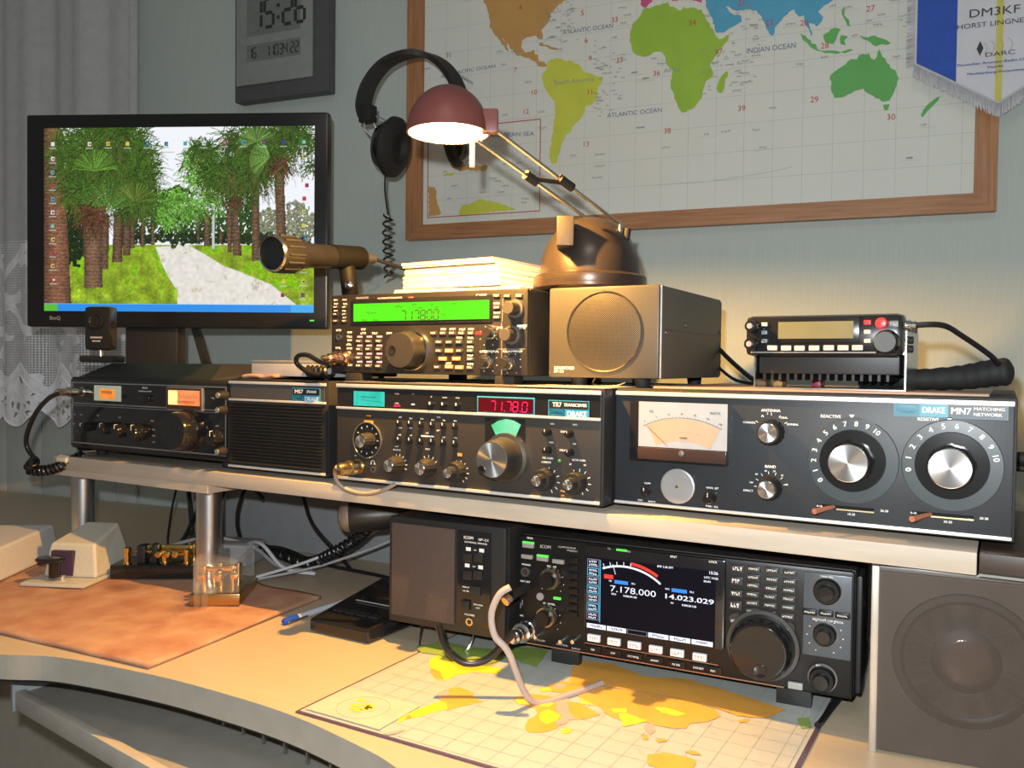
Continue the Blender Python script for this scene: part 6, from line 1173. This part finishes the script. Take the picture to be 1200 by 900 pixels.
for st, p in zip(names_, pr): text(mb, st, p, .0020, white_i, None, -.0024)
mb.build('lettering', t)
for p in pr: MB().box(p[0]-.0085, p[0]+.0085, -.0018, .001, p[1]-.0034, p[1]+.0034, icf, .0005).build('mode_button', t)
# left controls
for p, g_ in zip([(0.0115, 0.1081), (0.0285, 0.0957), (0.0102, 0.0961), (0.0468, 0.095)], (1, 1, 0, 0)):
    MB().box(p[0]-.0066, p[0]+.0066, -.0030, .001, p[1]-.0032, p[1]+.0012, mat('button_pale', (.28, .26, .24), .4), .0006).build('button', t)
    if g_: MB().box(p[0]-.0064, p[0]+.0064, -.0032, -.0002, p[1]+.0014, p[1]+.0032, greenled).build('indicator_light', t)
p = (0.0458, 0.0546); MB().box(p[0]-.0040, p[0]+.0040, -.002, 0, p[1]-.0012, p[1]+.0012, greenled).build('indicator_light', t)
mb = MB()
for st, p, h in [('TIMER', (0.0127, 0.1152), .0020), ('PHONES', (0.0089, 0.0861), .0020), ('ELEC-KEY', (0.0079, 0.0679), .0020), ('BAL - NR', (0.0389, 0.0877), .0020), ('AF - RF/SQL', (0.0363, 0.0475), .0020), ('MIC', (0.0042, 0.0304), .0018), ('ICOM', (0.0312, 0.1079), .0036)]: text(mb, st, p, h, grey_i if st == 'ICOM' else white_i)
for p, w_ in zip([(0.056, 0.1096), (0.0621, 0.1067), (0.0267, 0.0066), (0.0523, 0.0058), (0.0678, 0.0042)], (.020, .012, .012, .014, .010)): marks(mb, p, w_, .0018, grey_i)
for p in [(0.0033, 0.041), (0.0054, 0.0446)]: mb.rect((p[0]-.001, p[1]-.003), (p[0]-.0004, p[1]+.003), -.0006, grey_i)
mb.build('lettering', t)
mb = MB(); ticks(mb, (0.0387, 0.0718), .0138, .0146, 9, -130, 130, white_i, .0009); ticks(mb, (0.0358, 0.0308), .0138, .0146, 9, -130, 130, white_i, .0009); mb.build('dial_scale', t)
for c in ((0.0393, 0.0756), (0.0355, 0.0347)): knob(t, c, .010, .0112, mat('knob_bronze_rim', (.34, .28, .22), .25, .9), None, .0118, flutes=0, name='outer_knob'); knob(t, c, .018, .0084, icf, None, .0088, name='inner_knob', flutes=12)
jack(t, (0.0077, 0.0781), .0052)
for k in range(8): p = [(0.0648, 0.0974), (0.0656, 0.0403)]; z = p[0][1] + (p[1][1]-p[0][1])*k/7; MB().box(p[0][0]-.0055, p[0][0]+.0045, -.0026, .001, z-.0028, z+.0028, icf, .0006).build('side_button', t)
for p in [(0.023, 0.011), (0.0522, 0.0106), (0.066, 0.0128)]: toggle(t, p, .007, .0030, chrome, 'trim_knob')
p = (0.026, 0.0539); mb = MB(); mb.lathe((p[0], 0, p[1]), (0, -1, 0), [(0, .0042), (.002, .004), (.0024, 0)], mat('button_pale', (.28, .26, .24)), 18); mb.build('round_button', t)
nick = mat('plug_nickel', (.6, .6, .6))
mb = MB(); pc = (0.0114, 0.0165); mb.lathe((pc[0], 0, pc[1]), (0, -1, 0), [(0, .0105), (.005, .0105), (.006, .0092), (.012, .0092), (.013, .0105), (.017, .0105), (.018, .0080), (.026, .0080), (.027, .0070), (.034, .0068), (.036, .0045), (.040, .0040), (.040, 0)], chrome, 26); mb.build('microphone_socket', t)
mb = MB(); pc = (0.0108, 0.0627); mb.tube([(pc[0], -.001, pc[1]), (pc[0], -.030, pc[1]-.001), (pc[0]-.002, -.040, pc[1]-.003)], .0045, blackm, 12); mb.tube([(pc[0]-.002, -.040, pc[1]-.003), (pc[0]-.004, -.046, pc[1]-.006)], .0050, mat('plug_rose', (.6, .45, .4), .25, .8), 12); mb.build('key_plug', t)
# keypad
for c0_, col in enumerate([[(0.2488, 0.11), (0.2484, 0.1022), (0.2482, 0.0944), (0.2479, 0.0857), (0.248, 0.0775), (0.2482, 0.0697)], [(0.2654, 0.1106), (0.2656, 0.102), (0.2649, 0.0936), (0.2642, 0.0857), (0.2642, 0.0774), (0.2637, 0.069)], [(0.2817, 0.1105), (0.2814, 0.102), (0.2811, 0.094), (0.2809, 0.0858), (0.2807, 0.0777), (0.2802, 0.0691)]]):
    for p in col: btn(t, p, .0125, .0052, mat('button_black', (.035, .035, .036), .35), white_i, .0028, 'keypad_button', .35)
for p, h in zip([(0.2336, 0.1087), (0.233, 0.0968), (0.2327, 0.0846), (0.2323, 0.0733)], (.0065, .0075, .0060, .0078)): btn(t, p, .0118, h, MATS['button_black'], white_i, .0028)
mb = MB(); text(mb, 'XFC', (0.2314, 0.0583), .0026, white_i, None, -.0034); text(mb, 'TS', (0.2814, 0.058), .0030, white_i, None, -.0034); mb.build('lettering', t)
for p, r_ in zip([(0.2319, 0.0596), (0.2817, 0.0585)], (.0064, .0064)): mb = MB(); mb.lathe((p[0], 0, p[1]), (0, -1, 0), [(0, r_), (.002, r_), (.003, r_*.85), (.003, 0)], MATS['button_black'], 24); mb.build('round_button', t)
# grey side column of knobs
gcol = mat('column_slate', (.085, .10, .115), .35, .2); a, b = [(0.2929, 0.042), (0.337, 0.1179)]; z_hi = (0.3153, 0.1128)[1]
MB().box(a[0]+.001, b[0]-.001, -.0015, .001, .036, z_hi, gcol, .001).build('control_column', t)
for c, r_ in [((0.3148, 0.0978), .0115), ((0.3135, 0.0578), .0098), ((0.312, 0.0166), .0110)]:
    knob(t, c, .009, r_, icf, None, r_*1.05, name='outer_knob', flutes=0, skirt=(r_*1.22, mat('skirt_dim', (.13, .13, .13), .35, .5))); knob(t, c, .016, r_*.62, blackg, None, r_*.66, name='inner_knob', flutes=0)
for p in [(0.3, 0.0763), (0.3141, 0.077), (0.3283, 0.0767)]: mb = MB(); mb.box(p[0]-.0065, p[0]+.0065, -.0035, 0, p[1]-.0030, p[1]+.0030, icf, .0014); marks(mb, p, .009, .0016, white_i, -.0038); mb.build('oval_button', t)
mb = MB(); text(mb, 'TWIN PBT', (0.3141, 0.1105), .0018, white_i, None, -.0018); text(mb, 'NOTCH - CW PITCH', (0.3156, 0.0702), .0021, white_i, .026, -.0018); text(mb, 'RIT', (0.3083, 0.0277), .0020, white_i, None, -.0018); mb.build('lettering', t)
mb = MB(); ticks(mb, (0.3136, 0.0553), .0150, .0162, 11, -150, 150, white_i, .0009, -.0018); mb.build('dial_scale', t)
btn(t, (0.2885, 0.0054), .0130, .0062, mat('key_pale_plastic', (.35, .35, .36), .4), grey_i, .003, 'lock_button')
kc = (0.2582, 0.0385)
knob(t, (kc[0], kc[1]), .024, .0270, blackg, blackg, .030, skirt=(.0345, mat('tuning_ring', (.05, .046, .043), .35)), flutes=0, name='tuning_knob', capr=.92, dimple=(kc[0]+.002, kc[1]-.017, .0060))
for z in (.085, .012): mb = MB(); mb.lathe((WI, .02, z), (1, 0, 0), [(0, .006), (.006, .0055), (.008, 0)], blackm, 16); mb.build('side_screw', t)
mb = MB(); mb.box(WI+.001, WI+.006, .008, .10, .004, .112, black, .002); mb.build('side_handle', t)
# cables of the big radio
mb = MB(); P = [(-0.3933, 0.68, 0.116), (-0.402, 0.6747, 0.1088), (-0.4078, 0.6709, 0.0905), (-0.4046, 0.6722, 0.0708), (-0.3933, 0.6783, 0.0552)]; P += [(P[-1][0]+.014, P[-1][1]+.02, .0065), (P[-1][0]+.036, P[-1][1]+.06, .0045), (P[-1][0]+.05, P[-1][1]+.10, .0045)]; mb.tube(smooth_path(P, 8), .0032, mat('cable_pale_pink', (.40, .33, .30), .4), 10)
tag(mb.build('key_cable', None), 'pale cable looping down from the left socket of the big under-shelf radio', 'cable')
mb = MB(); P = [(-0.467, 0.6707, 0.0713), (-0.4609, 0.6737, 0.0501), (-0.4457, 0.6822, 0.0355), (-0.428, 0.6925, 0.0374), (-0.4141, 0.7009, 0.0515), (-0.4044, 0.7068, 0.0648)]; P = [(x-.0, y, max(z, .0045)) for x, y, z in P]; mb.tube(smooth_path(P, 8), .0036, cabm, 10)
tag(mb.build('microphone_cable', None), 'thick black cable drooping from the microphone plug of the big under-shelf radio', 'cable')
mb = MB(); P = [(-.128, .93, .08), (-.122, .90, .03), (-0.1366, 0.8167, 0.004), (-0.139, 0.7892, 0.004)]; mb.tube(smooth_path(P, 8), .003, cabm, 8); tag(mb.build('power_cable', None), 'thin black cable dropping to the desk right of the big under-shelf radio', 'cable')
# ---- big speaker on the right
t = thing('large_speaker', 'large dark loudspeaker with perforated metal grille at the right edge', 'speaker', (-0.0913, 0.7696, 0.0000), 0.1047)
QW, QH = .24, .157
MB().box(0, QW, .012, .17, 0, QH, mat('speaker_wood', (.05, .04, .035), .5), .002).build('cabinet', t)
mb = MB(); mb.box(-.003, .003, -.002, .014, 0, QH, mat('edge_champagne', (.48, .44, .38), .35, .6), .0008); mb.build('side_edge', t)
MB().box(.003, QW, -.004, .012, QH-.003, QH+.001, mat('edge_grey', (.12, .12, .12), .4, .5), .0006).build('top_edge', t)
MB().box(.003, QW, .004, .012, .001, QH-.003, mat('baffle_brown', (.12, .095, .08), .8)).build('baffle', t)
cc = (0.0685, 0.0851); mb = MB(); mb.lathe((cc[0], .004, cc[1]), (0, -1, 0), [(0, .055), (.002, .054), (.0022, .049), (-.0, .046), (.0, .026), (.0025, .019), (.003, .010), (.0035, 0)], mat('cone_brown', (.030, .018, .014), .45), 56); mb.build('speaker_cone', t)
mb = MB(); mb.lathe((cc[0], -.0005, cc[1]), (0, -1, 0), [(0, .0185), (.0005, .017), (.0005, 0)], mat('dust_cap', (.09, .055, .04), .2, .2), 32); mb.build('dust_cap', t)
MB().box(.004, QW-.001, -.0035, -.0030, .004, QH-.004, holes('perforated_sheet', (.085, .070, .060), .45, .3, 1500, .30, True)).build('grille', t)
# ---- desk map under a clear sheet
t = thing('desk_map', 'world map under a clear desk pad in front of the big under-shelf radio', 'map')
dm = mat('desk_map_paper', (.46, .48, .45), .25, noise=.03, scale=8, coat=.2); MX0, MX1, MY0, MY1 = -.5583, -.1365, .5735, .900
MB().box(MX0, MX1, MY0, MY1, .0003, .0018, mat('pad_edge', (.10, .06, .09), .3), .0005).build('pad', t)
MB().box(MX0+.003, MX1-.004, MY0+.003, MY1-.003, .0018, .0021, dm).build('sheet', t)
dY, dO, dP, dG = mat('map_yellow', (.72, .60, .05), .3), mat('map_orange', (.72, .36, .07), .3), mat('map_pink', (.70, .36, .33), .3), mat('map_green', (.25, .36, .08), .3)
def dland(pts, m, seed, z=.0024):
    r = random.Random(seed); P = [Vector((p[0], p[1])) for p in pts]; out = []; n = len(P)
    for i in range(n):
        a, b = P[i], P[(i+1) % n]; k = max(1, int((b-a).length/.004)); out.append(a)
        for j in range(1, k): out.append(a.lerp(b, j/k) + Vector((r.uniform(-1, 1), r.uniform(-1, 1)))*.0008)
    mb = MB(); mb.poly([(p.x, p.y) for p in out], 0, m); mb.v = [(v[0], v[2], z) for v in mb.v]; 
    mb.f = [f[::-1] for f in mb.f]; mb.build('landmass', t)
for sd, (P, m) in enumerate([
    ([(-0.5335, 0.7496, 0.0), (-0.5334, 0.7645, 0.0), (-0.4886, 0.7596, 0.0), (-0.452, 0.7685, 0.0), (-0.4484, 0.7504, 0.0), (-0.4707, 0.7433, 0.0), (-0.4835, 0.7254, 0.0), (-0.4828, 0.7064, 0.0), (-0.4945, 0.7056, 0.0), (-0.5076, 0.717, 0.0), (-0.5237, 0.7343, 0.0)], dY), ([(-0.5159, 0.7287, 0.0), (-0.5038, 0.726, 0.0), (-0.4852, 0.7081, 0.0), (-0.4945, 0.7056, 0.0), (-0.5101, 0.7188, 0.0)], dO),
    ([(-0.4673, 0.6737, 0.0), (-0.4693, 0.6902, 0.0), (-0.4621, 0.7006, 0.0), (-0.4482, 0.6972, 0.0), (-0.4339, 0.6857, 0.0), (-0.4223, 0.6816, 0.0), (-0.4297, 0.6687, 0.0), (-0.4354, 0.6571, 0.0), (-0.4394, 0.6466, 0.0), (-0.4503, 0.656, 0.0), (-0.4625, 0.6652, 0.0)], dO), ([(-0.4584, 0.661, 0.0), (-0.4506, 0.6613, 0.0), (-0.442, 0.6503, 0.0), (-0.4477, 0.6362, 0.0), (-0.4534, 0.6224, 0.0), (-0.4602, 0.6107, 0.0), (-0.461, 0.6002, 0.0), (-0.4668, 0.6091, 0.0), (-0.4659, 0.6303, 0.0), (-0.4617, 0.6463, 0.0)], dY), ([(-0.4711, 0.6742, 0.0), (-0.4693, 0.6902, 0.0), (-0.4591, 0.6787, 0.0), (-0.4617, 0.6657, 0.0)], dP),
    ([(-0.4018, 0.7027, 0.0), (-0.3948, 0.7214, 0.0), (-0.376, 0.7272, 0.0), (-0.3661, 0.7247, 0.0), (-0.3532, 0.7078, 0.0), (-0.3449, 0.6893, 0.0), (-0.3357, 0.6749, 0.0), (-0.3357, 0.6652, 0.0), (-0.3409, 0.6526, 0.0), (-0.3527, 0.6453, 0.0), (-0.3596, 0.6505, 0.0), (-0.3662, 0.666, 0.0), (-0.3648, 0.6822, 0.0), (-0.372, 0.6935, 0.0), (-0.3824, 0.6952, 0.0), (-0.3946, 0.6959, 0.0)], dO), ([(-0.3997, 0.7028, 0.0), (-0.3965, 0.7088, 0.0), (-0.3847, 0.6993, 0.0), (-0.3912, 0.6936, 0.0)], dY), ([(-0.3815, 0.7051, 0.0), (-0.372, 0.7154, 0.0), (-0.3631, 0.7126, 0.0), (-0.3634, 0.7031, 0.0), (-0.3729, 0.7011, 0.0)], dY), ([(-0.3645, 0.6875, 0.0), (-0.3606, 0.6978, 0.0), (-0.3469, 0.6932, 0.0), (-0.3433, 0.6801, 0.0), (-0.347, 0.6679, 0.0), (-0.3573, 0.674, 0.0)], dY),
    ([(-0.3318, 0.6652, 0.0), (-0.3282, 0.6698, 0.0), (-0.3223, 0.6696, 0.0), (-0.3222, 0.6617, 0.0), (-0.3268, 0.6574, 0.0)], dY),
    ([(-0.3894, 0.7549, 0.0), (-0.3815, 0.768, 0.0), (-0.363, 0.7713, 0.0), (-0.3478, 0.7715, 0.0), (-0.3328, 0.7716, 0.0), (-0.3421, 0.7453, 0.0), (-0.3541, 0.7437, 0.0), (-0.3695, 0.74, 0.0), (-0.3835, 0.7373, 0.0)], dO), ([(-0.3925, 0.7377, 0.0), (-0.3861, 0.7465, 0.0), (-0.3793, 0.7399, 0.0), (-0.3864, 0.7325, 0.0)], dY), ([(-0.3877, 0.756, 0.0), (-0.3808, 0.7622, 0.0), (-0.3721, 0.7626, 0.0), (-0.3741, 0.7491, 0.0), (-0.3808, 0.7449, 0.0)], dP), ([(-0.3688, 0.7259, 0.0), (-0.358, 0.7298, 0.0), (-0.342, 0.7229, 0.0), (-0.3278, 0.7102, 0.0), (-0.3265, 0.6905, 0.0), (-0.3381, 0.6858, 0.0), (-0.3513, 0.6957, 0.0)], dP), ([(-0.3548, 0.7233, 0.0), (-0.3414, 0.726, 0.0), (-0.3301, 0.7194, 0.0), (-0.315, 0.7128, 0.0), (-0.3228, 0.6953, 0.0), (-0.3314, 0.6925, 0.0), (-0.3439, 0.7055, 0.0)], dO), ([(-0.3493, 0.738, 0.0), (-0.3325, 0.7426, 0.0), (-0.3266, 0.7296, 0.0), (-0.3392, 0.7257, 0.0)], dY), ([(-0.3441, 0.6797, 0.0), (-0.336, 0.6896, 0.0), (-0.3328, 0.6791, 0.0), (-0.3368, 0.6694, 0.0)], dP),
    ([(-0.3452, 0.7719, 0.0), (-0.3229, 0.7785, 0.0), (-0.2998, 0.7823, 0.0), (-0.2771, 0.786, 0.0), (-0.2531, 0.7841, 0.0), (-0.229, 0.7796, 0.0), (-0.2197, 0.7667, 0.0), (-0.226, 0.748, 0.0), (-0.2378, 0.7378, 0.0), (-0.2392, 0.7226, 0.0), (-0.2507, 0.7184, 0.0), (-0.2631, 0.7164, 0.0), (-0.2756, 0.7203, 0.0), (-0.2937, 0.7092, 0.0), (-0.3108, 0.7167, 0.0), (-0.3259, 0.7294, 0.0), (-0.3432, 0.7351, 0.0), (-0.3565, 0.7472, 0.0)], dO), ([(-0.2784, 0.7542, 0.0), (-0.2675, 0.7591, 0.0), (-0.2481, 0.7554, 0.0), (-0.2537, 0.7458, 0.0), (-0.2693, 0.7454, 0.0)], dY), ([(-0.3016, 0.7224, 0.0), (-0.2967, 0.7273, 0.0), (-0.2729, 0.722, 0.0), (-0.2783, 0.71, 0.0), (-0.2871, 0.6988, 0.0)], dY), ([(-0.3118, 0.7298, 0.0), (-0.2996, 0.7373, 0.0), (-0.2961, 0.7288, 0.0), (-0.3063, 0.7226, 0.0)], dY), ([(-0.272, 0.711, 0.0), (-0.2675, 0.7195, 0.0), (-0.2596, 0.7072, 0.0), (-0.2606, 0.6956, 0.0), (-0.2675, 0.7023, 0.0)], dP), ([(-0.2034, 0.766, 0.0), (-0.1951, 0.7747, 0.0), (-0.1952, 0.7669, 0.0), (-0.2011, 0.7615, 0.0)], dO),
    ([(-0.2675, 0.6913, 0.0), (-0.2615, 0.6923, 0.0), (-0.2581, 0.6863, 0.0), (-0.2621, 0.6828, 0.0)], dO), ([(-0.2538, 0.6889, 0.0), (-0.2477, 0.6953, 0.0), (-0.2431, 0.6913, 0.0), (-0.2488, 0.6841, 0.0)], dO), ([(-0.2251, 0.6808, 0.0), (-0.2167, 0.6859, 0.0), (-0.2102, 0.681, 0.0), (-0.218, 0.6776, 0.0)], dO), ([(-0.2486, 0.6589, 0.0), (-0.2372, 0.6693, 0.0), (-0.22, 0.6716, 0.0), (-0.2108, 0.6676, 0.0), (-0.2096, 0.652, 0.0), (-0.2242, 0.6386, 0.0), (-0.2419, 0.6415, 0.0)], dO),
    ([(-0.3988, 0.8289, 0.0), (-0.3598, 0.8405, 0.0), (-0.3159, 0.8236, 0.0), (-0.2766, 0.8403, 0.0), (-0.2298, 0.8291, 0.0), (-0.1956, 0.8196, 0.0), (-0.1726, 0.8144, 0.0), (-0.1807, 0.7848, 0.0), (-0.2059, 0.7753, 0.0), (-0.2253, 0.7819, 0.0), (-0.2531, 0.7841, 0.0), (-0.2771, 0.786, 0.0), (-0.3118, 0.7818, 0.0), (-0.3465, 0.7747, 0.0), (-0.3718, 0.7627, 0.0)], dO), ([(-0.1586, 0.7983, 0.0), (-0.1491, 0.8073, 0.0), (-0.1427, 0.7847, 0.0), (-0.1503, 0.7772, 0.0)], dG),
    ([(-0.4856, 0.8252, 0.0), (-0.4515, 0.8425, 0.0), (-0.437, 0.8438, 0.0), (-0.4231, 0.7899, 0.0), (-0.4433, 0.7914, 0.0), (-0.4598, 0.8029, 0.0)], dG), ([(-0.5693, 0.7729, 0.0), (-0.5564, 0.8052, 0.0), (-0.518, 0.8049, 0.0), (-0.4917, 0.8135, 0.0), (-0.464, 0.793, 0.0), (-0.4711, 0.7635, 0.0), (-0.5045, 0.7605, 0.0), (-0.5334, 0.7645, 0.0), (-0.552, 0.7604, 0.0)], dG),
    ([(-0.4641, 0.6162, 0.0), (-0.4631, 0.6208, 0.0), (-0.4572, 0.6164, 0.0), (-0.4598, 0.6117, 0.0)], dO), ([(-0.4584, 0.5777, 0.0), (-0.4521, 0.5871, 0.0), (-0.4465, 0.5931, 0.0), (-0.4483, 0.5821, 0.0), (-0.4532, 0.5755, 0.0)], dP)]): dland(P, m, sd, .00235 + .00002*sd)
mb = MB()
def dline(a, b, wd, m, z=.0032): mb.line(a[:2], b[:2], wd, 0, m)
for k in range(1, 19): dline((MX0+.003+k*.0222, MY0+.006), (MX0+.003+k*.0222, MY1-.006), .0005, mgrey)
for k in range(1, 13): dline((MX0+.006, MY0+.003+k*.0235), (MX1-.006, MY0+.003+k*.0235), .0005, mgrey)
for a, b in (((MX0+.006, MY0+.006), (MX1-.008, MY0+.006)), ((MX0+.006, MY0+.006), (MX0+.006, MY1-.006)), ((MX1-.008, MY0+.006), (MX1-.008, MY1-.006))): dline(a, b, .0007, mgrey)
mb.v = [(v[0], v[2], .0023) for v in mb.v]; mb.f = [f[::-1] for f in mb.f]; mb.build('graticule', t)
ins = [(-0.5517, 0.5743, 0.0), (-0.5514, 0.6382, 0.0), (-0.4716, 0.6405, 0.0), (-0.4659, 0.5785, 0.0)]; xi0, xi1, yi0, yi1 = MX0+.007, ins[3][0], MY0+.007, (ins[1][1]+ins[2][1])/2
MB().box(xi0, xi1, yi0, yi1, .0029, .0031, mat('inset_cream', (.50, .48, .40), .3)).build('inset_panel', t)
cx, cy = (xi0+xi1)/2, (yi0+yi1)/2; Rr = min(xi1-xi0, yi1-yi0)*.42
mb = MB(); mb.tube([(cx+Rr*math.cos(a), cy+Rr*math.sin(a), .0032) for a in np.linspace(0, 2*PI, 41)], .0003, mgrey, 4); mb.build('inset_circle', t)
rr = random.Random(8)
for k in range(8): a = k*.8; q = Rr*rr.uniform(.1, .75); P = [(cx+q*math.cos(a)+.005*rr.uniform(.6, 1.3)*math.cos(b), cy+q*math.sin(a)+.004*rr.uniform(.5, 1.3)*math.sin(b)) for b in np.linspace(0, 2*PI, 9)[:-1]]; dland(P, dY, k, .0034)
mb = MB()
for k in range(60): x, y = rr.uniform(MX0+.02, MX1-.02), rr.uniform(MY0+.02, MY1-.05); marks(mb, (x, y), rr.uniform(.003, .007), .0010, mgrey, 0)
mb.v = [(v[0], v[2], .0033) for v in mb.v]; mb.f = [f[::-1] for f in mb.f]; mb.build('small_print', t)

# ---- clutter behind the keys
t = thing('grey_cabinet_box', 'dull grey box standing against the wall beneath the shelf, behind the cables', 'box', (-1.270, 1.045, 0), math.radians(5))
MB().box(0, .62, 0, .16, 0, .150, mat('box_dull_grey', (.26, .27, .28), .6), .002).build('case', t)
cg = mat('cable_grey', (.36, .36, .37), .5); cw = mat('cable_white', (.55, .55, .57), .5)
def cab(pts, r, m, lab, nm='cable'): mb = MB(); mb.tube(smooth_path(pts, 8), r, m, 8); tag(mb.build(nm, None), lab, 'cable', 'loose cables behind the morse keys')
cab([(-1.235, 1.00, .159), (-1.215, .99, .10), (-1.20, .985, .03), (-1.19, .97, .006)], .004, cabm, 'leftmost black cable hanging from the shelf left of the grey box')
cab([(-1.205, 1.00, .159), (-1.17, .99, .10), (-1.155, .985, .03), (-1.14, .97, .006)], .0035, cabm, 'black cable slanting down from the shelf, second from the left')
cab([(-1.165, 1.00, .159), (-1.18, .99, .09), (-1.21, .985, .03), (-1.215, .97, .006)], .0040, cabm, 'black cable crossing its neighbour beneath the shelf, left of the grey box')
cab([(-1.11, 1.00, .159), (-1.13, .99, .10), (-1.17, .985, .04), (-1.20, .95, .006)], .0042, cabm, 'rightmost black cable hanging from the shelf, leaning left')
cab([(-1.245, 1.01, .159), (-1.265, 1.0, .08), (-1.255, .98, .02), (-1.23, .96, .006)], .0020, cabm, 'thin dark cable left of the hanging black cables')
cab([(-1.20, .90, .010), (-1.10, .93, .040), (-1.02, .95, .032), (-.95, .94, .012), (-.90, .96, .006)], .0030, cg, 'grey cable lying in a curve behind the brass key')
cab([(-1.15, .92, .004), (-1.05, .95, .028), (-.98, .93, .045), (-.93, .93, .014), (-.89, .955, .005)], .0028, cw, 'pale cable lying behind the second shelf post')
cab([(-1.08, .90, .008), (-1.00, .97, .030), (-.90, .975, .016), (-.80, 1.0, .004), (-.70, .98, .004)], .0026, cabm, 'black cable crossing the desk behind the acrylic-covered key')
cab([(-1.03, .985, .10), (-1.055, .98, .12), (-1.08, .985, .10), (-1.085, .98, .06), (-1.06, .97, .02)], .0032, cabm, 'black cable looped in front of the grey box')
cab([(-.95, .99, .115), (-.91, .97, .075), (-.87, .985, .03), (-.86, 1.0, .006)], .0030, cabm, 'black cable slanting down before the grey box, right of the front post')
cab([(-.94, .88, .008), (-.88, .925, .030), (-.82, .96, .060), (-.78, .985, .085)], .0022, cw, 'thin white wire rising towards the table microphone')
cab([(-.935, .885, .006), (-.87, .935, .022), (-.80, .975, .050), (-.76, 1.0, .070)], .0020, cg, 'thin grey wire rising beside the white wire')
MB_ = MB().box(0, .10, 0, .06, 0, .032, mat('adapter_grey', (.30, .30, .31), .5), .003).build('power_adapter', None); MB_.location = (-1.10, .895, TZ*.5+.0035); MB_.rotation_euler = (0, 0, .3); tag(MB_, 'small grey power adapter behind the brass morse key', 'adapter')
